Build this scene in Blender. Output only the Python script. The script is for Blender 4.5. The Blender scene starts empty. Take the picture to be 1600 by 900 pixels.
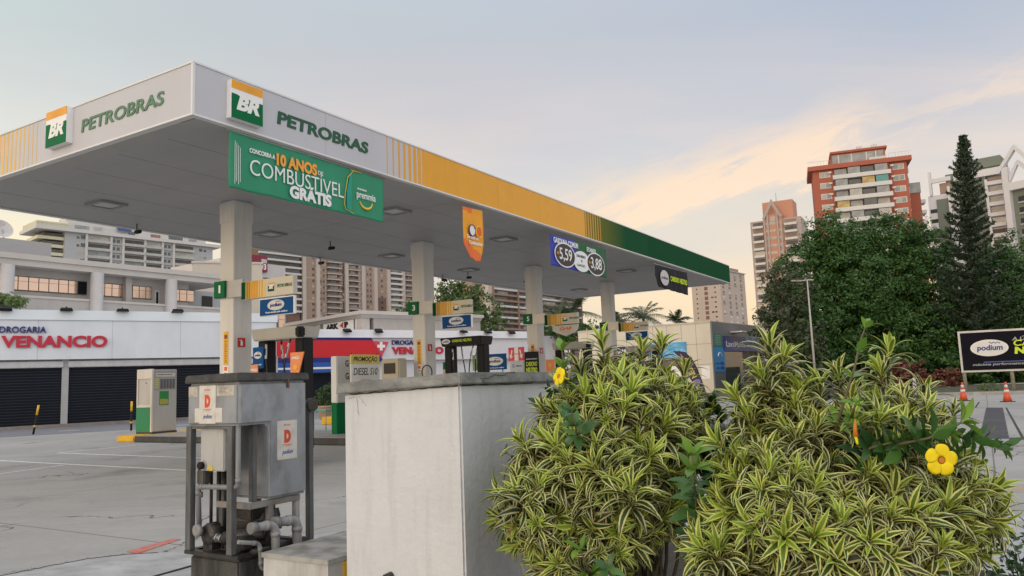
import bpy, bmesh, math, random
import numpy as np
from mathutils import Vector, Matrix
random.seed(7); rng = np.random.default_rng(7)
R_ = math.radians
sc = bpy.context.scene
COL = sc.collection
# ------------------------------------------------------------------ camera
F, PIT, ROL, H0 = 1203., R_(6.835), R_(2.156), 1.5          # focal length in pixels of the 1600 px photograph, pitch, roll, eye height
YAW = R_(31.10)                                             # heading of the forecourt canopy
CX, CY, ZB, FH, CL, CW = -4.428, 10.510, 5.4, .80, 27.3, 7.78
fw = Vector((0, math.cos(PIT), math.sin(PIT))); up0 = Vector((0, -math.sin(PIT), math.cos(PIT))); rt0 = Vector((1, 0, 0))
RT = rt0*math.cos(ROL) - up0*math.sin(ROL); UP = up0*math.cos(ROL) + rt0*math.sin(ROL)
cam = bpy.data.cameras.new('camera'); camo = bpy.data.objects.new('camera', cam); COL.objects.link(camo)
mm = Matrix((RT, UP, -fw)).transposed().to_4x4(); mm.translation = (0, 0, H0); camo.matrix_world = mm
cam.sensor_width = 36; cam.lens = 36*F/1600; cam.clip_start = .05; cam.clip_end = 6000
sc.camera = camo
# ------------------------------------------------------------------ light
SUN_AZ, SUN_EL = R_(-140), R_(9)
W = bpy.data.worlds.new('World'); sc.world = W; W.use_nodes = True
def build_world():
    nt = W.node_tree; N = nt.nodes; L = nt.links; N.clear()
    out = N.new('ShaderNodeOutputWorld'); tc = N.new('ShaderNodeTexCoord')
    sky = N.new('ShaderNodeTexSky'); sky.sky_type = 'NISHITA'; sky.sun_disc = False
    sky.sun_elevation = SUN_EL; sky.sun_rotation = SUN_AZ; sky.dust_density = 2
    b1 = N.new('ShaderNodeBackground'); b1.inputs[1].default_value = .05; L.new(sky.outputs[0], b1.inputs[0])
    sep = N.new('ShaderNodeSeparateXYZ'); L.new(tc.outputs['Generated'], sep.inputs[0])
    def math_(op, a, b=None, c=None):
        n = N.new('ShaderNodeMath'); n.operation = op
        for i, v in enumerate((a, b, c)):
            if v is None: continue
            if isinstance(v, (int, float)): n.inputs[i].default_value = v
            else: L.new(v, n.inputs[i])
        return n.outputs[0]
    X, Y, Z = sep.outputs
    def ramp(fac, stops):
        r = N.new('ShaderNodeValToRGB'); e = r.color_ramp.elements
        while len(e) > 1: e.remove(e[-1])
        e[0].position, e[0].color = stops[0][0], (*stops[0][1], 1)
        for p, c in stops[1:]:
            q = e.new(p); q.color = (*c, 1)
        L.new(fac, r.inputs[0]); return r.outputs[0]
    def mix(f, a, b, mode='MIX'):
        m = N.new('ShaderNodeMix'); m.data_type = 'RGBA'; m.blend_type = mode
        for i, v in ((0, f), (6, a), (7, b)):
            if isinstance(v, (int, float)): m.inputs[i].default_value = v
            elif isinstance(v, tuple): m.inputs[i].default_value = (*v, 1)
            else: L.new(v, m.inputs[i])
        return m.outputs[2]
    z = math_('MAXIMUM', Z, 0.0)
    # the thin dusk overcast: warm at the horizon, cool overhead, raised above the view as fill; paler to the left, bluer to the right
    right = ramp(z, [(0, (.88, .55, .28)), (.10, (.86, .55, .31)), (.19, (.63, .50, .40)), (.28, (.50, .45, .445)), (.42, (.355, .395, .475)), (.55, (.46, .52, .61)), (.8, (.95, 1.03, 1.15)), (1, (1.0, 1.08, 1.2))])
    left = ramp(z, [(0, (.95, .80, .47)), (.17, (.95, .84, .56)), (.28, (.78, .80, .71)), (.40, (.575, .64, .59)), (.55, (.56, .64, .67)), (.8, (.95, 1.03, 1.12)), (1, (1.0, 1.08, 1.2))])
    az = math_('MULTIPLY_ADD', math_('DIVIDE', X, math_('ADD', math_('ABSOLUTE', Y), .25)), .95, .62)
    N_az = N.new('ShaderNodeClamp'); L.new(az, N_az.inputs[0])
    base = mix(N_az.outputs[0], left, right)
    # sheet clouds: noise on a flat layer overhead, drawn out in one direction
    cv = N.new('ShaderNodeCombineXYZ'); zz = math_('ADD', z, .12)
    L.new(math_('DIVIDE', X, zz), cv.inputs[0]); L.new(math_('DIVIDE', Y, zz), cv.inputs[1])
    mp = N.new('ShaderNodeMapping'); L.new(cv.outputs[0], mp.inputs[0]); mp.inputs['Rotation'].default_value = (0, 0, R_(-38)); mp.inputs['Scale'].default_value = (.42, 1.5, 1)
    no = N.new('ShaderNodeTexNoise'); L.new(mp.outputs[0], no.inputs['Vector']); no.inputs['Scale'].default_value = .8; no.inputs['Detail'].default_value = 9; no.inputs['Roughness'].default_value = .58; no.inputs['Distortion'].default_value = .6
    mp2 = N.new('ShaderNodeMapping'); L.new(cv.outputs[0], mp2.inputs[0]); mp2.inputs['Location'].default_value = (3.3, 1.7, 0); mp2.inputs['Scale'].default_value = (.45, .6, 1)
    no2 = N.new('ShaderNodeTexNoise'); L.new(mp2.outputs[0], no2.inputs['Vector']); no2.inputs['Scale'].default_value = 1.1; no2.inputs['Detail'].default_value = 6
    c1 = ramp(no.outputs[0], [(.47, (0, 0, 0)), (.72, (1, 1, 1))])
    c2 = ramp(no2.outputs[0], [(.40, (0, 0, 0)), (.66, (1, 1, 1))])
    grey = mix(math_('MULTIPLY', c2, .75), base, (.55, .485, .49))
    low = ramp(z, [(.12, (0, 0, 0)), (.2, (1, 1, 1)), (.30, (.8, .8, .8)), (.45, (.12, .12, .12)), (.6, (.05, .05, .05))])
    # one lit band of cirrus rising towards the right, frayed by noise
    ys = math_('MAXIMUM', Y, .05); aa = math_('DIVIDE', X, ys); ee = math_('DIVIDE', Z, ys)
    n3 = N.new('ShaderNodeTexNoise'); cv3 = N.new('ShaderNodeCombineXYZ'); L.new(math_('ADD', aa, math_('MULTIPLY', ee, .5)), cv3.inputs[0]); L.new(math_('MULTIPLY', math_('SUBTRACT', ee, math_('MULTIPLY', aa, .33)), 4.5), cv3.inputs[1]); L.new(cv3.outputs[0], n3.inputs['Vector']); n3.inputs['Scale'].default_value = 7; n3.inputs['Detail'].default_value = 9; n3.inputs['Roughness'].default_value = .6; n3.inputs['Distortion'].default_value = .5
    wob = math_('MULTIPLY', math_('SUBTRACT', n3.outputs[0], .5), .16)
    def streak(e0, sl_, w, a0, a1):
        dd = math_('ABSOLUTE', math_('ADD', math_('SUBTRACT', ee, math_('MULTIPLY_ADD', aa, sl_, e0)), wob))
        m = N.new('ShaderNodeMapRange'); m.interpolation_type = 'SMOOTHSTEP'; L.new(dd, m.inputs[0]); m.inputs[1].default_value = 0; m.inputs[2].default_value = w; m.inputs[3].default_value = 1; m.inputs[4].default_value = 0
        g0 = N.new('ShaderNodeMapRange'); g0.interpolation_type = 'SMOOTHSTEP'; L.new(aa, g0.inputs[0]); g0.inputs[1].default_value = a0; g0.inputs[2].default_value = a0+.12
        g1 = N.new('ShaderNodeMapRange'); g1.interpolation_type = 'SMOOTHSTEP'; L.new(aa, g1.inputs[0]); g1.inputs[1].default_value = a1; g1.inputs[2].default_value = a1+.12; g1.inputs[3].default_value = 1; g1.inputs[4].default_value = 0
        return math_('MULTIPLY', math_('MULTIPLY', m.outputs[0], math_('MULTIPLY', g0.outputs[0], g1.outputs[0])), math_('MULTIPLY_ADD', n3.outputs[0], 3.6, -1.05))
    st = math_('ADD', streak(.188, .29, .055, .02, .44), streak(.155, .31, .05, .10, .38)); st = math_('ADD', st, math_('MULTIPLY', streak(.150, .33, .030, .46, .9), .5)); st = math_('MINIMUM', math_('MAXIMUM', st, 0.), 1.)
    lit0 = mix(math_('MULTIPLY', math_('MULTIPLY', c1, low), .55), grey, (.90, .64, .45))
    lit = mix(math_('MULTIPLY', st, .78), lit0, (.95, .64, .38))
    # unseen sky behind the camera, brightened as fill light, warmest low in the west
    d0 = N.new('ShaderNodeVectorMath'); d0.operation = 'DOT_PRODUCT'; L.new(tc.outputs['Generated'], d0.inputs[0]); d0.inputs[1].default_value = (.25, -.93, .2)
    bk = N.new('ShaderNodeMapRange'); L.new(d0.outputs['Value'], bk.inputs[0]); bk.inputs[1].default_value = .0; bk.inputs[2].default_value = .7; bk.inputs[4].default_value = .85
    lit = mix(bk.outputs[0], lit, (1.22, 1.20, 1.20))
    d = N.new('ShaderNodeVectorMath'); d.operation = 'DOT_PRODUCT'; L.new(tc.outputs['Generated'], d.inputs[0]); d.inputs[1].default_value = (math.sin(SUN_AZ), math.cos(SUN_AZ), .12)
    g = math_('POWER', math_('MAXIMUM', d.outputs['Value'], 0.), 5.0)
    glow = mix(math_('MULTIPLY', g, .75), lit, (1.5, 1.15, .85))
    b2 = N.new('ShaderNodeBackground'); b2.inputs[1].default_value = .92; L.new(glow, b2.inputs[0])
    ad = N.new('ShaderNodeAddShader'); L.new(b1.outputs[0], ad.inputs[0]); L.new(b2.outputs[0], ad.inputs[1]); L.new(ad.outputs[0], out.inputs[0])
build_world()
sl = bpy.data.lights.new('sun', 'SUN'); sl.energy = .30; sl.angle = R_(25); sl.color = (1, .90, .77)
so = bpy.data.objects.new('sun', sl); COL.objects.link(so)
sd = Vector((math.sin(SUN_AZ)*math.cos(SUN_EL), math.cos(SUN_AZ)*math.cos(SUN_EL), math.sin(SUN_EL)))
so.rotation_euler = (-sd).to_track_quat('-Z', 'Y').to_euler(); so.location = sd*60
vs = sc.view_settings; vs.view_transform = 'Standard'; vs.look = 'None'; vs.exposure = 0.12; vs.gamma = 1; vs.use_curve_mapping = False
sc.cycles.max_bounces = 8; sc.cycles.use_denoising = True

# ------------------------------------------------------------------ geometry helpers
def ray(px, py): return fw*F + RT*(px-800) - UP*(py-450)
def at(px, py, Y):
    d = ray(px, py); return Vector((0, 0, H0)) + d*(Y/d.y)
def atz(px, py, z):
    d = ray(px, py); return Vector((0, 0, H0)) + d*((z-H0)/d.z)
EX = Vector((math.cos(YAW), -math.sin(YAW), 0)); EY = Vector((math.sin(YAW), math.cos(YAW), 0))
def wld(x, y, z=0): return Vector((CX, CY, z)) + EX*x + EY*y
def loc(P):
    a = Vector((P[0]-CX, P[1]-CY, 0)); return Vector((a.dot(EX), a.dot(EY), P[2]))
def onx(px, py, x):
    d = ray(px, py); o = loc((0, 0, H0)); return loc(Vector((0, 0, H0)) + d*((x-o.x)/d.dot(EX)))
def ony(px, py, y):
    d = ray(px, py); o = loc((0, 0, H0)); return loc(Vector((0, 0, H0)) + d*((y-o.y)/d.dot(EY)))
class Plane:
    """a vertical front standing on the line A-B; local x runs along it, local -y faces the camera"""
    def __init__(s, A, B):
        s.A = Vector((A[0], A[1], 0)); B = Vector((B[0], B[1], 0)); s.w = (B-s.A).length; s.t = (B-s.A).normalized()
        s.rz = math.atan2(s.t.y, s.t.x); s.n = Vector((s.t.y, -s.t.x, 0))
    def hit(s, px, py, off=0):
        d = ray(px, py); o = Vector((0, 0, H0)); k = (s.A + s.n*off - o).dot(s.n)/d.dot(s.n); p = o + d*k
        return (p-s.A).dot(s.t), p.z

class MB:
    def __init__(s): s.v = []; s.f = []; s.m = []; s.s = []
    def add(s, vs, fs, mi=0, sm=False):
        b = len(s.v); s.v += [tuple(v) for v in vs]
        for f in fs: s.f.append(tuple(i+b for i in f)); s.m.append(mi); s.s.append(sm)
        return s
    def box(s, x0, x1, y0, y1, z0, z1, mi=0):
        if x0 > x1: x0, x1 = x1, x0
        if y0 > y1: y0, y1 = y1, y0
        if z0 > z1: z0, z1 = z1, z0
        v = [(x0, y0, z0), (x1, y0, z0), (x1, y1, z0), (x0, y1, z0), (x0, y0, z1), (x1, y0, z1), (x1, y1, z1), (x0, y1, z1)]
        return s.add(v, [(3, 2, 1, 0), (4, 5, 6, 7), (0, 1, 5, 4), (1, 2, 6, 5), (2, 3, 7, 6), (3, 0, 4, 7)], mi)
    def hexa(s, b, t, mi=0):          # four bottom, four top corners (counter-clockwise from above)
        return s.add(list(b)+list(t), [(3, 2, 1, 0), (4, 5, 6, 7), (0, 1, 5, 4), (1, 2, 6, 5), (2, 3, 7, 6), (3, 0, 4, 7)], mi)
    def prism(s, poly, a, b, ax='z', mi=0):   # poly counter-clockwise; ax y: poly in x,z ; ax x: poly in y,z
        n = len(poly)
        if ax == 'z': P = lambda p, q: (p[0], p[1], q)
        elif ax == 'y': P = lambda p, q: (p[0], q, p[1])
        else: P = lambda p, q: (q, p[0], p[1])
        vs = [P(p, a) for p in poly] + [P(p, b) for p in poly]
        fs = [tuple(range(n))[::-1], tuple(range(n, 2*n))] + [(i, (i+1) % n, (i+1) % n+n, i+n) for i in range(n)]
        return s.add(vs, fs, mi)
    def tube(s, pts, r, n=10, mi=0, caps=True, sm=True):
        pts = [Vector(p) for p in pts]; k = len(pts); rs = r if isinstance(r, (list, tuple)) else [r]*k
        b = len(s.v); prev = None
        for i, p in enumerate(pts):
            t = ((pts[i+1]-p).normalized() if i < k-1 else Vector()) + ((p-pts[i-1]).normalized() if i > 0 else Vector())
            t = t.normalized() if t.length > 1e-6 else Vector((0, 0, 1))
            if prev is None:
                a = t.cross(Vector((0, 0, 1)) if abs(t.z) < .9 else Vector((1, 0, 0))).normalized()
            else:
                a = (prev - t*prev.dot(t)).normalized()
            prev = a; c = t.cross(a)
            for j in range(n):
                q = 2*math.pi*j/n; s.v.append(tuple(p + (a*math.cos(q) + c*math.sin(q))*rs[i]))
        for i in range(k-1):
            for j in range(n):
                s.f.append((b+i*n+j, b+i*n+(j+1) % n, b+(i+1)*n+(j+1) % n, b+(i+1)*n+j)); s.m.append(mi); s.s.append(sm)
        if caps:
            s.f.append(tuple(b+j for j in range(n))[::-1]); s.m.append(mi); s.s.append(False)
            s.f.append(tuple(b+(k-1)*n+j for j in range(n))); s.m.append(mi); s.s.append(False)
        return s
    def lathe(s, prof, c=(0, 0, 0), n=20, mi=0, sm=True):
        b = len(s.v); k = len(prof)
        for r, z in prof:
            for j in range(n):
                q = 2*math.pi*j/n; s.v.append((c[0]+r*math.cos(q), c[1]+r*math.sin(q), c[2]+z))
        for i in range(k-1):
            for j in range(n):
                s.f.append((b+i*n+j, b+i*n+(j+1) % n, b+(i+1)*n+(j+1) % n, b+(i+1)*n+j)); s.m.append(mi); s.s.append(sm)
        s.f.append(tuple(b+j for j in range(n))[::-1]); s.m.append(mi); s.s.append(False)
        s.f.append(tuple(b+(k-1)*n+j for j in range(n))); s.m.append(mi); s.s.append(False)
        return s
    def ell(s, c, a, b, y0, y1, n=28, rot=0, mi=0, ax='y'):      # an elliptic disc, thickness y0..y1
        p = [(c[0]+a*math.cos(2*math.pi*i/n)*math.cos(rot)-b*math.sin(2*math.pi*i/n)*math.sin(rot), c[1]+a*math.cos(2*math.pi*i/n)*math.sin(rot)+b*math.sin(2*math.pi*i/n)*math.cos(rot)) for i in range(n)]
        return s.prism(p, y0, y1, ax, mi)
    def sheet(s, pts, z, mi=0): return s.add([(p[0], p[1], z) for p in pts], [tuple(range(len(pts)))], mi)
    def build(s, name, mats, parent=None, loc=None, rz=0, bevel=0, seg=2):
        me = bpy.data.meshes.new(name); me.from_pydata(s.v, [], s.f)
        if not isinstance(mats, (list, tuple)): mats = [mats]
        for m in mats: me.materials.append(m)
        me.polygons.foreach_set('material_index', s.m); me.polygons.foreach_set('use_smooth', s.s)
        bm = bmesh.new(); bm.from_mesh(me); bmesh.ops.recalc_face_normals(bm, faces=bm.faces)
        if bevel:
            es = [e for e in bm.edges if len(e.link_faces) == 2 and e.calc_face_angle(0) > .6]
            bmesh.ops.bevel(bm, geom=es, offset=bevel, segments=seg, affect='EDGES', clamp_overlap=True)
        bm.to_mesh(me); bm.free(); me.update()
        o = bpy.data.objects.new(name, me); COL.objects.link(o)
        if parent: o.parent = parent
        if loc is not None: o.location = loc
        if rz: o.rotation_euler.z = rz
        return o
def tag(o, label=None, cat=None, group=None, kind=None):
    if label: o['label'] = label
    if cat: o['category'] = cat
    if group: o['group'] = group
    if kind: o['kind'] = kind
    return o
def thing(name, label, cat, loc=(0, 0, 0), rz=0, group=None):
    o = bpy.data.objects.new(name, None); COL.objects.link(o); o.location = loc; o.rotation_euler.z = rz; o.empty_display_size = .2
    return tag(o, label, cat, group)
def copy_tree(o, parent=None):
    c = o.copy(); COL.objects.link(c)
    if parent: c.parent = parent
    for ch in [x for x in o.children]: copy_tree(ch, c)
    return c
def structure(o): o['kind'] = 'structure'; return o
def part_copy(o, loc=None, parent=None):
    c = o.copy(); COL.objects.link(c)
    if parent: c.parent = parent
    if loc is not None: c.location = loc
    return c
def npmesh(name, V, Q, mats, parent=None, uv=None, loc=None, mi=None, smooth=False):
    me = bpy.data.meshes.new(name); V = np.asarray(V, np.float32); Q = np.asarray(Q, np.int32); k = Q.shape[1]
    me.vertices.add(len(V)); me.vertices.foreach_set('co', V.ravel()); me.loops.add(Q.size); me.loops.foreach_set('vertex_index', Q.ravel())
    me.polygons.add(len(Q)); me.polygons.foreach_set('loop_start', np.arange(0, Q.size, k, dtype=np.int32))
    for m in (mats if isinstance(mats, (list, tuple)) else [mats]): me.materials.append(m)
    if uv is not None:
        l = me.uv_layers.new(name='UVMap'); l.data.foreach_set('uv', np.asarray(uv, np.float32)[Q.ravel()].ravel())
    if mi is not None: me.polygons.foreach_set('material_index', np.asarray(mi, np.int32))
    me.update(calc_edges=True); me.validate()
    if smooth: me.polygons.foreach_set('use_smooth', np.ones(len(Q), bool))
    o = bpy.data.objects.new(name, me); COL.objects.link(o)
    if parent: o.parent = parent
    if loc is not None: o.location = loc
    return o
# lettering: Blender's built-in typeface as thin raised letters
def text_mesh(body, bold=0., shear=0., ext=.003):
    cu = bpy.data.curves.new('t', 'FONT'); cu.body = body; cu.size = 1; cu.offset = bold; cu.shear = shear; cu.extrude = .02; cu.resolution_u = 4
    ob = bpy.data.objects.new('t', cu); COL.objects.link(ob)
    dg = bpy.context.evaluated_depsgraph_get(); me = bpy.data.meshes.new_from_object(ob.evaluated_get(dg))
    bpy.data.objects.remove(ob); bpy.data.curves.remove(cu)
    return me
def text(name, body, m, parent, org, right, upv, w, h, bold=0., shear=0., ext=.004, anchor='l'):
    """letters in the box w x h whose lower left corner is org, on the plane spanned by right and upv"""
    me = text_mesh(body, bold, shear); n = len(me.vertices); a = np.empty(n*3, np.float32); me.vertices.foreach_get('co', a); a = a.reshape(-1, 3)
    lo, hi = a.min(0), a.max(0); r = Vector(right).normalized(); u = Vector(upv).normalized(); q = r.cross(u)
    if w is None: w = h*(hi[0]-lo[0])/(hi[1]-lo[1])
    if h is None: h = w*(hi[1]-lo[1])/(hi[0]-lo[0])
    x = (a[:, 0]-lo[0])/(hi[0]-lo[0])*w; y = (a[:, 1]-lo[1])/(hi[1]-lo[1])*h; z = np.where(a[:, 2] > 0, ext, -.0006)
    if anchor == 'c': x = x - w/2; y = y - h/2
    b = np.array(org)[None] + x[:, None]*np.array(r) + y[:, None]*np.array(u) + z[:, None]*np.array(q)
    me.vertices.foreach_set('co', b.astype(np.float32).ravel()); me.name = name; me.materials.clear(); me.materials.append(m); me.update()
    o = bpy.data.objects.new(name, me); COL.objects.link(o); o.parent = parent
    return o
def textF(name, body, m, parent, x, z, w, h, y, **k):   # on a front facing -y
    return text(name, body, m, parent, (x, y, z), (1, 0, 0), (0, 0, 1), w, h, **k)
def textR(name, body, m, parent, y, z, w, h, x, **k):   # on a side facing +x
    return text(name, body, m, parent, (x, y, z), (0, 1, 0), (0, 0, 1), w, h, **k)

# ------------------------------------------------------------------ materials
def lin(r, g, b):
    f = lambda c: c/12.92 if c <= .04045 else ((c+.055)/1.055)**2.4
    return (f(r/255), f(g/255), f(b/255))
MATS = {}
def M(name, rgb, rough=.6, metal=0., var=.12, scale=2., bump=0., bscale=None, dirt=None, dirt_amt=.5, dirt_scale=(3, 3, .6), spec=.5, lo=.45, hi=.75):
    if name in MATS: return MATS[name]
    m = bpy.data.materials.new(name); m.use_nodes = True; nt = m.node_tree; N = nt.nodes; L = nt.links
    p = N['Principled BSDF']; p.inputs['Roughness'].default_value = rough; p.inputs['Metallic'].default_value = metal; p.inputs['Specular IOR Level'].default_value = spec
    tc = N.new('ShaderNodeTexCoord'); no = N.new('ShaderNodeTexNoise'); L.new(tc.outputs['Object'], no.inputs['Vector']); no.inputs['Scale'].default_value = scale; no.inputs['Detail'].default_value = 7; no.inputs['Roughness'].default_value = .62
    mr = N.new('ShaderNodeMapRange'); L.new(no.outputs[0], mr.inputs[0]); mr.inputs[1].default_value = .3; mr.inputs[2].default_value = .7; mr.inputs[3].default_value = 1-var; mr.inputs[4].default_value = 1+var
    mx = N.new('ShaderNodeVectorMath'); mx.operation = 'SCALE'; mx.inputs[0].default_value = rgb; L.new(mr.outputs[0], mx.inputs['Scale']); col = mx.outputs[0]
    if dirt:
        mp = N.new('ShaderNodeMapping'); mp.inputs['Scale'].default_value = dirt_scale; L.new(tc.outputs['Object'], mp.inputs[0])
        n2 = N.new('ShaderNodeTexNoise'); L.new(mp.outputs[0], n2.inputs['Vector']); n2.inputs['Scale'].default_value = 1; n2.inputs['Detail'].default_value = 8; n2.inputs['Roughness'].default_value = .65
        r2 = N.new('ShaderNodeMapRange'); L.new(n2.outputs[0], r2.inputs[0]); r2.inputs[1].default_value = lo; r2.inputs[2].default_value = hi; r2.inputs[3].default_value = 0; r2.inputs[4].default_value = dirt_amt
        mi = N.new('ShaderNodeMix'); mi.data_type = 'RGBA'; L.new(r2.outputs[0], mi.inputs[0]); L.new(col, mi.inputs[6]); mi.inputs[7].default_value = (*dirt, 1); col = mi.outputs[2]
    L.new(col, p.inputs['Base Color'])
    rr = N.new('ShaderNodeMapRange'); L.new(no.outputs[0], rr.inputs[0]); rr.inputs[3].default_value = max(0, rough-.08); rr.inputs[4].default_value = min(1, rough+.08); L.new(rr.outputs[0], p.inputs['Roughness'])
    if bump:
        nb = N.new('ShaderNodeTexNoise'); L.new(tc.outputs['Object'], nb.inputs['Vector']); nb.inputs['Scale'].default_value = bscale or scale*8; nb.inputs['Detail'].default_value = 6
        bu = N.new('ShaderNodeBump'); bu.inputs['Strength'].default_value = bump; bu.inputs['Distance'].default_value = .02; L.new(nb.outputs[0], bu.inputs['Height']); L.new(bu.outputs[0], p.inputs['Normal'])
    MATS[name] = m; return m
def leafmat(name, c0, c1, trans=.3, rough=.5):
    m = bpy.data.materials.new(name); m.use_nodes = True; nt = m.node_tree; N = nt.nodes; L = nt.links; p = N['Principled BSDF']; out = N['Material Output']
    g = N.new('ShaderNodeNewGeometry'); r = N.new('ShaderNodeValToRGB'); r.color_ramp.elements[0].color = (*c0, 1); r.color_ramp.elements[1].color = (*c1, 1)
    L.new(g.outputs['Random Per Island'], r.inputs[0]); L.new(r.outputs[0], p.inputs['Base Color']); p.inputs['Roughness'].default_value = rough
    t = N.new('ShaderNodeBsdfTranslucent'); L.new(r.outputs[0], t.inputs[0]); mx = N.new('ShaderNodeMixShader'); mx.inputs[0].default_value = trans
    L.new(p.outputs[0], mx.inputs[1]); L.new(t.outputs[0], mx.inputs[2]); L.new(mx.outputs[0], out.inputs[0]); return m
WHITE = M('white_paint', (.72, .72, .72), .45, var=.04, dirt=(.35, .34, .32), dirt_amt=.25)
FASCIA_W = M('white_panel', (.52, .52, .555), .35, var=.03, scale=.7, dirt=(.42, .41, .40), dirt_amt=.22, dirt_scale=(2, 2, .3))
YELLOW = M('yellow_panel', lin(228, 160, 20), .35, var=.04, dirt=(.35, .2, .03), dirt_amt=.15)
GREEN = M('green_panel', lin(0, 72, 40), .6, var=.05, spec=.08)
GREENL = M('green_sign', lin(0, 104, 60), .5, var=.05, spec=.15)
LETTER_G = M('green_letter', lin(0, 80, 50), .4, var=.03)
SIGN_W = M('sign_white', (.84, .83, .81), .4, var=.03)
SIGN_BEIGE = M('sign_beige', (.62, .58, .46), .4, var=.04)
SIGN_BLUE = M('sign_blue', lin(4, 74, 132), .55, var=.05, spec=.15)
NAVY = M('sign_navy', lin(30, 30, 120), .5, var=.05)
INK = M('ink_dark', (.02, .02, .025), .6, var=.1, spec=.2)
RED = M('sign_red', lin(196, 20, 30), .45, var=.05)
ORANGE = M('sign_orange', lin(226, 100, 28), .5, var=.06)
SILVER = M('sign_silver', (.55, .56, .58), .3, metal=.3, var=.05)
LIME = M('lime_letter', lin(196, 220, 30), .5, var=.03)
BLACK = M('black_plastic', (.012, .012, .014), .55, var=.2, spec=.2)
RUBBER = M('rubber_hose', (.012, .012, .013), .6, var=.2)
STEEL = M('galvanised_steel', (.38, .39, .40), .45, metal=.6, var=.15, dirt=(.12, .1, .08), dirt_amt=.4)
SOFFIT = M('soffit_metal', (.40, .405, .42), .5, var=.05, scale=.5, dirt=(.30, .30, .31), dirt_amt=.4, dirt_scale=(.25, 1.4, 1))
PILLAR = M('pillar_paint', (.68, .665, .63), .4, var=.04, dirt=(.34, .32, .28), dirt_amt=.30, dirt_scale=(5, 5, .4))
DGLASS = M('dark_glass', (.012, .013, .016), .12, var=.2, spec=.35)
# ================================================================== THE GROUND
def ground_mat():
    m = bpy.data.materials.new('concrete_ground'); m.use_nodes = True; nt = m.node_tree; N = nt.nodes; L = nt.links; p = N['Principled BSDF']
    tc = N.new('ShaderNodeTexCoord')
    def noise(s, d=8, r=.6, sc_=None):
        n = N.new('ShaderNodeTexNoise'); n.inputs['Scale'].default_value = s; n.inputs['Detail'].default_value = d; n.inputs['Roughness'].default_value = r
        if sc_:
            mp = N.new('ShaderNodeMapping'); mp.inputs['Scale'].default_value = sc_; mp.inputs['Rotation'].default_value = (0, 0, YAW); L.new(tc.outputs['Object'], mp.inputs[0]); L.new(mp.outputs[0], n.inputs['Vector'])
        else: L.new(tc.outputs['Object'], n.inputs['Vector'])
        return n
    def rng_(src, a, b, c, d):
        r = N.new('ShaderNodeMapRange'); L.new(src, r.inputs[0])
        for i, v in enumerate((a, b, c, d)): r.inputs[i+1].default_value = v
        return r.outputs[0]
    def mixc(f, a, b):
        x = N.new('ShaderNodeMix'); x.data_type = 'RGBA'; L.new(f, x.inputs[0])
        for i, v in ((6, a), (7, b)):
            if isinstance(v, tuple): x.inputs[i].default_value = (*v, 1)
            else: L.new(v, x.inputs[i])
        return x.outputs[2]
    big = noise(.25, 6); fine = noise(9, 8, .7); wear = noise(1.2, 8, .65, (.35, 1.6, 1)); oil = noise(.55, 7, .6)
    c = mixc(rng_(big.outputs[0], .3, .7, 0, 1), (.345, .335, .315), (.45, .44, .42))
    c = mixc(rng_(wear.outputs[0], .45, .75, 0, .55), c, (.30, .285, .26))
    c = mixc(rng_(fine.outputs[0], .4, .75, 0, .35), c, (.24, .23, .21))
    c = mixc(rng_(oil.outputs[0], .56, .70, 0, .6), c, (.17, .165, .155)); shade_pat = noise(.11, 4, .5); c = mixc(rng_(shade_pat.outputs[0], .42, .62, 0, .35), c, (.27, .265, .25)); spt = noise(3.2, 3, .5); c = mixc(rng_(spt.outputs[0], .70, .76, 0, .55), c, (.12, .115, .11))  # oil, spots, and broad random patches put in for shade under the canopy
    # slab joints and wandering cracks
    wn = noise(1.1, 5); mul = N.new('ShaderNodeVectorMath'); mul.operation = 'SCALE'; L.new(wn.outputs['Color'], mul.inputs[0]); mul.inputs['Scale'].default_value = .9
    ad = N.new('ShaderNodeVectorMath'); ad.operation = 'ADD'; L.new(tc.outputs['Object'], ad.inputs[0]); L.new(mul.outputs[0], ad.inputs[1])
    vo = N.new('ShaderNodeTexVoronoi'); vo.feature = 'DISTANCE_TO_EDGE'; vo.inputs['Scale'].default_value = .24; L.new(ad.outputs[0], vo.inputs['Vector'])
    gate = noise(.35, 3); gm = rng_(gate.outputs[0], .48, .56, 0, 1)
    ck = rng_(vo.outputs['Distance'], .0015, .0045, .85, 0); mm_ = N.new('ShaderNodeMath'); mm_.operation = 'MULTIPLY'; L.new(ck, mm_.inputs[0]); L.new(gm, mm_.inputs[1])
    c = mixc(mm_.outputs[0], c, (.07, .065, .06))
    br = N.new('ShaderNodeTexBrick'); mp = N.new('ShaderNodeMapping'); mp.inputs['Rotation'].default_value = (0, 0, YAW); L.new(tc.outputs['Object'], mp.inputs[0]); L.new(mp.outputs[0], br.inputs['Vector'])
    br.offset = 0; br.inputs['Scale'].default_value = 1; br.inputs['Brick Width'].default_value = 6.25; br.inputs['Row Height'].default_value = 5; br.inputs['Mortar Size'].default_value = .012; br.inputs['Color1'].default_value = br.inputs['Color2'].default_value = (0, 0, 0, 1); br.inputs['Mortar'].default_value = (.7, .7, .7, 1)
    c = mixc(br.outputs['Color'], c, (.10, .095, .09))
    L.new(c, p.inputs['Base Color']); p.inputs['Roughness'].default_value = .8; p.inputs['Specular IOR Level'].default_value = .25
    bu = N.new('ShaderNodeBump'); bu.inputs['Strength'].default_value = .25; bu.inputs['Distance'].default_value = .01; L.new(fine.outputs[0], bu.inputs['Height']); L.new(bu.outputs[0], p.inputs['Normal'])
    return m
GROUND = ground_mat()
structure(MB().sheet([(-2500, -2500), (2500, -2500), (2500, 2500), (-2500, 2500)], 0).build('ground', GROUND))
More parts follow.
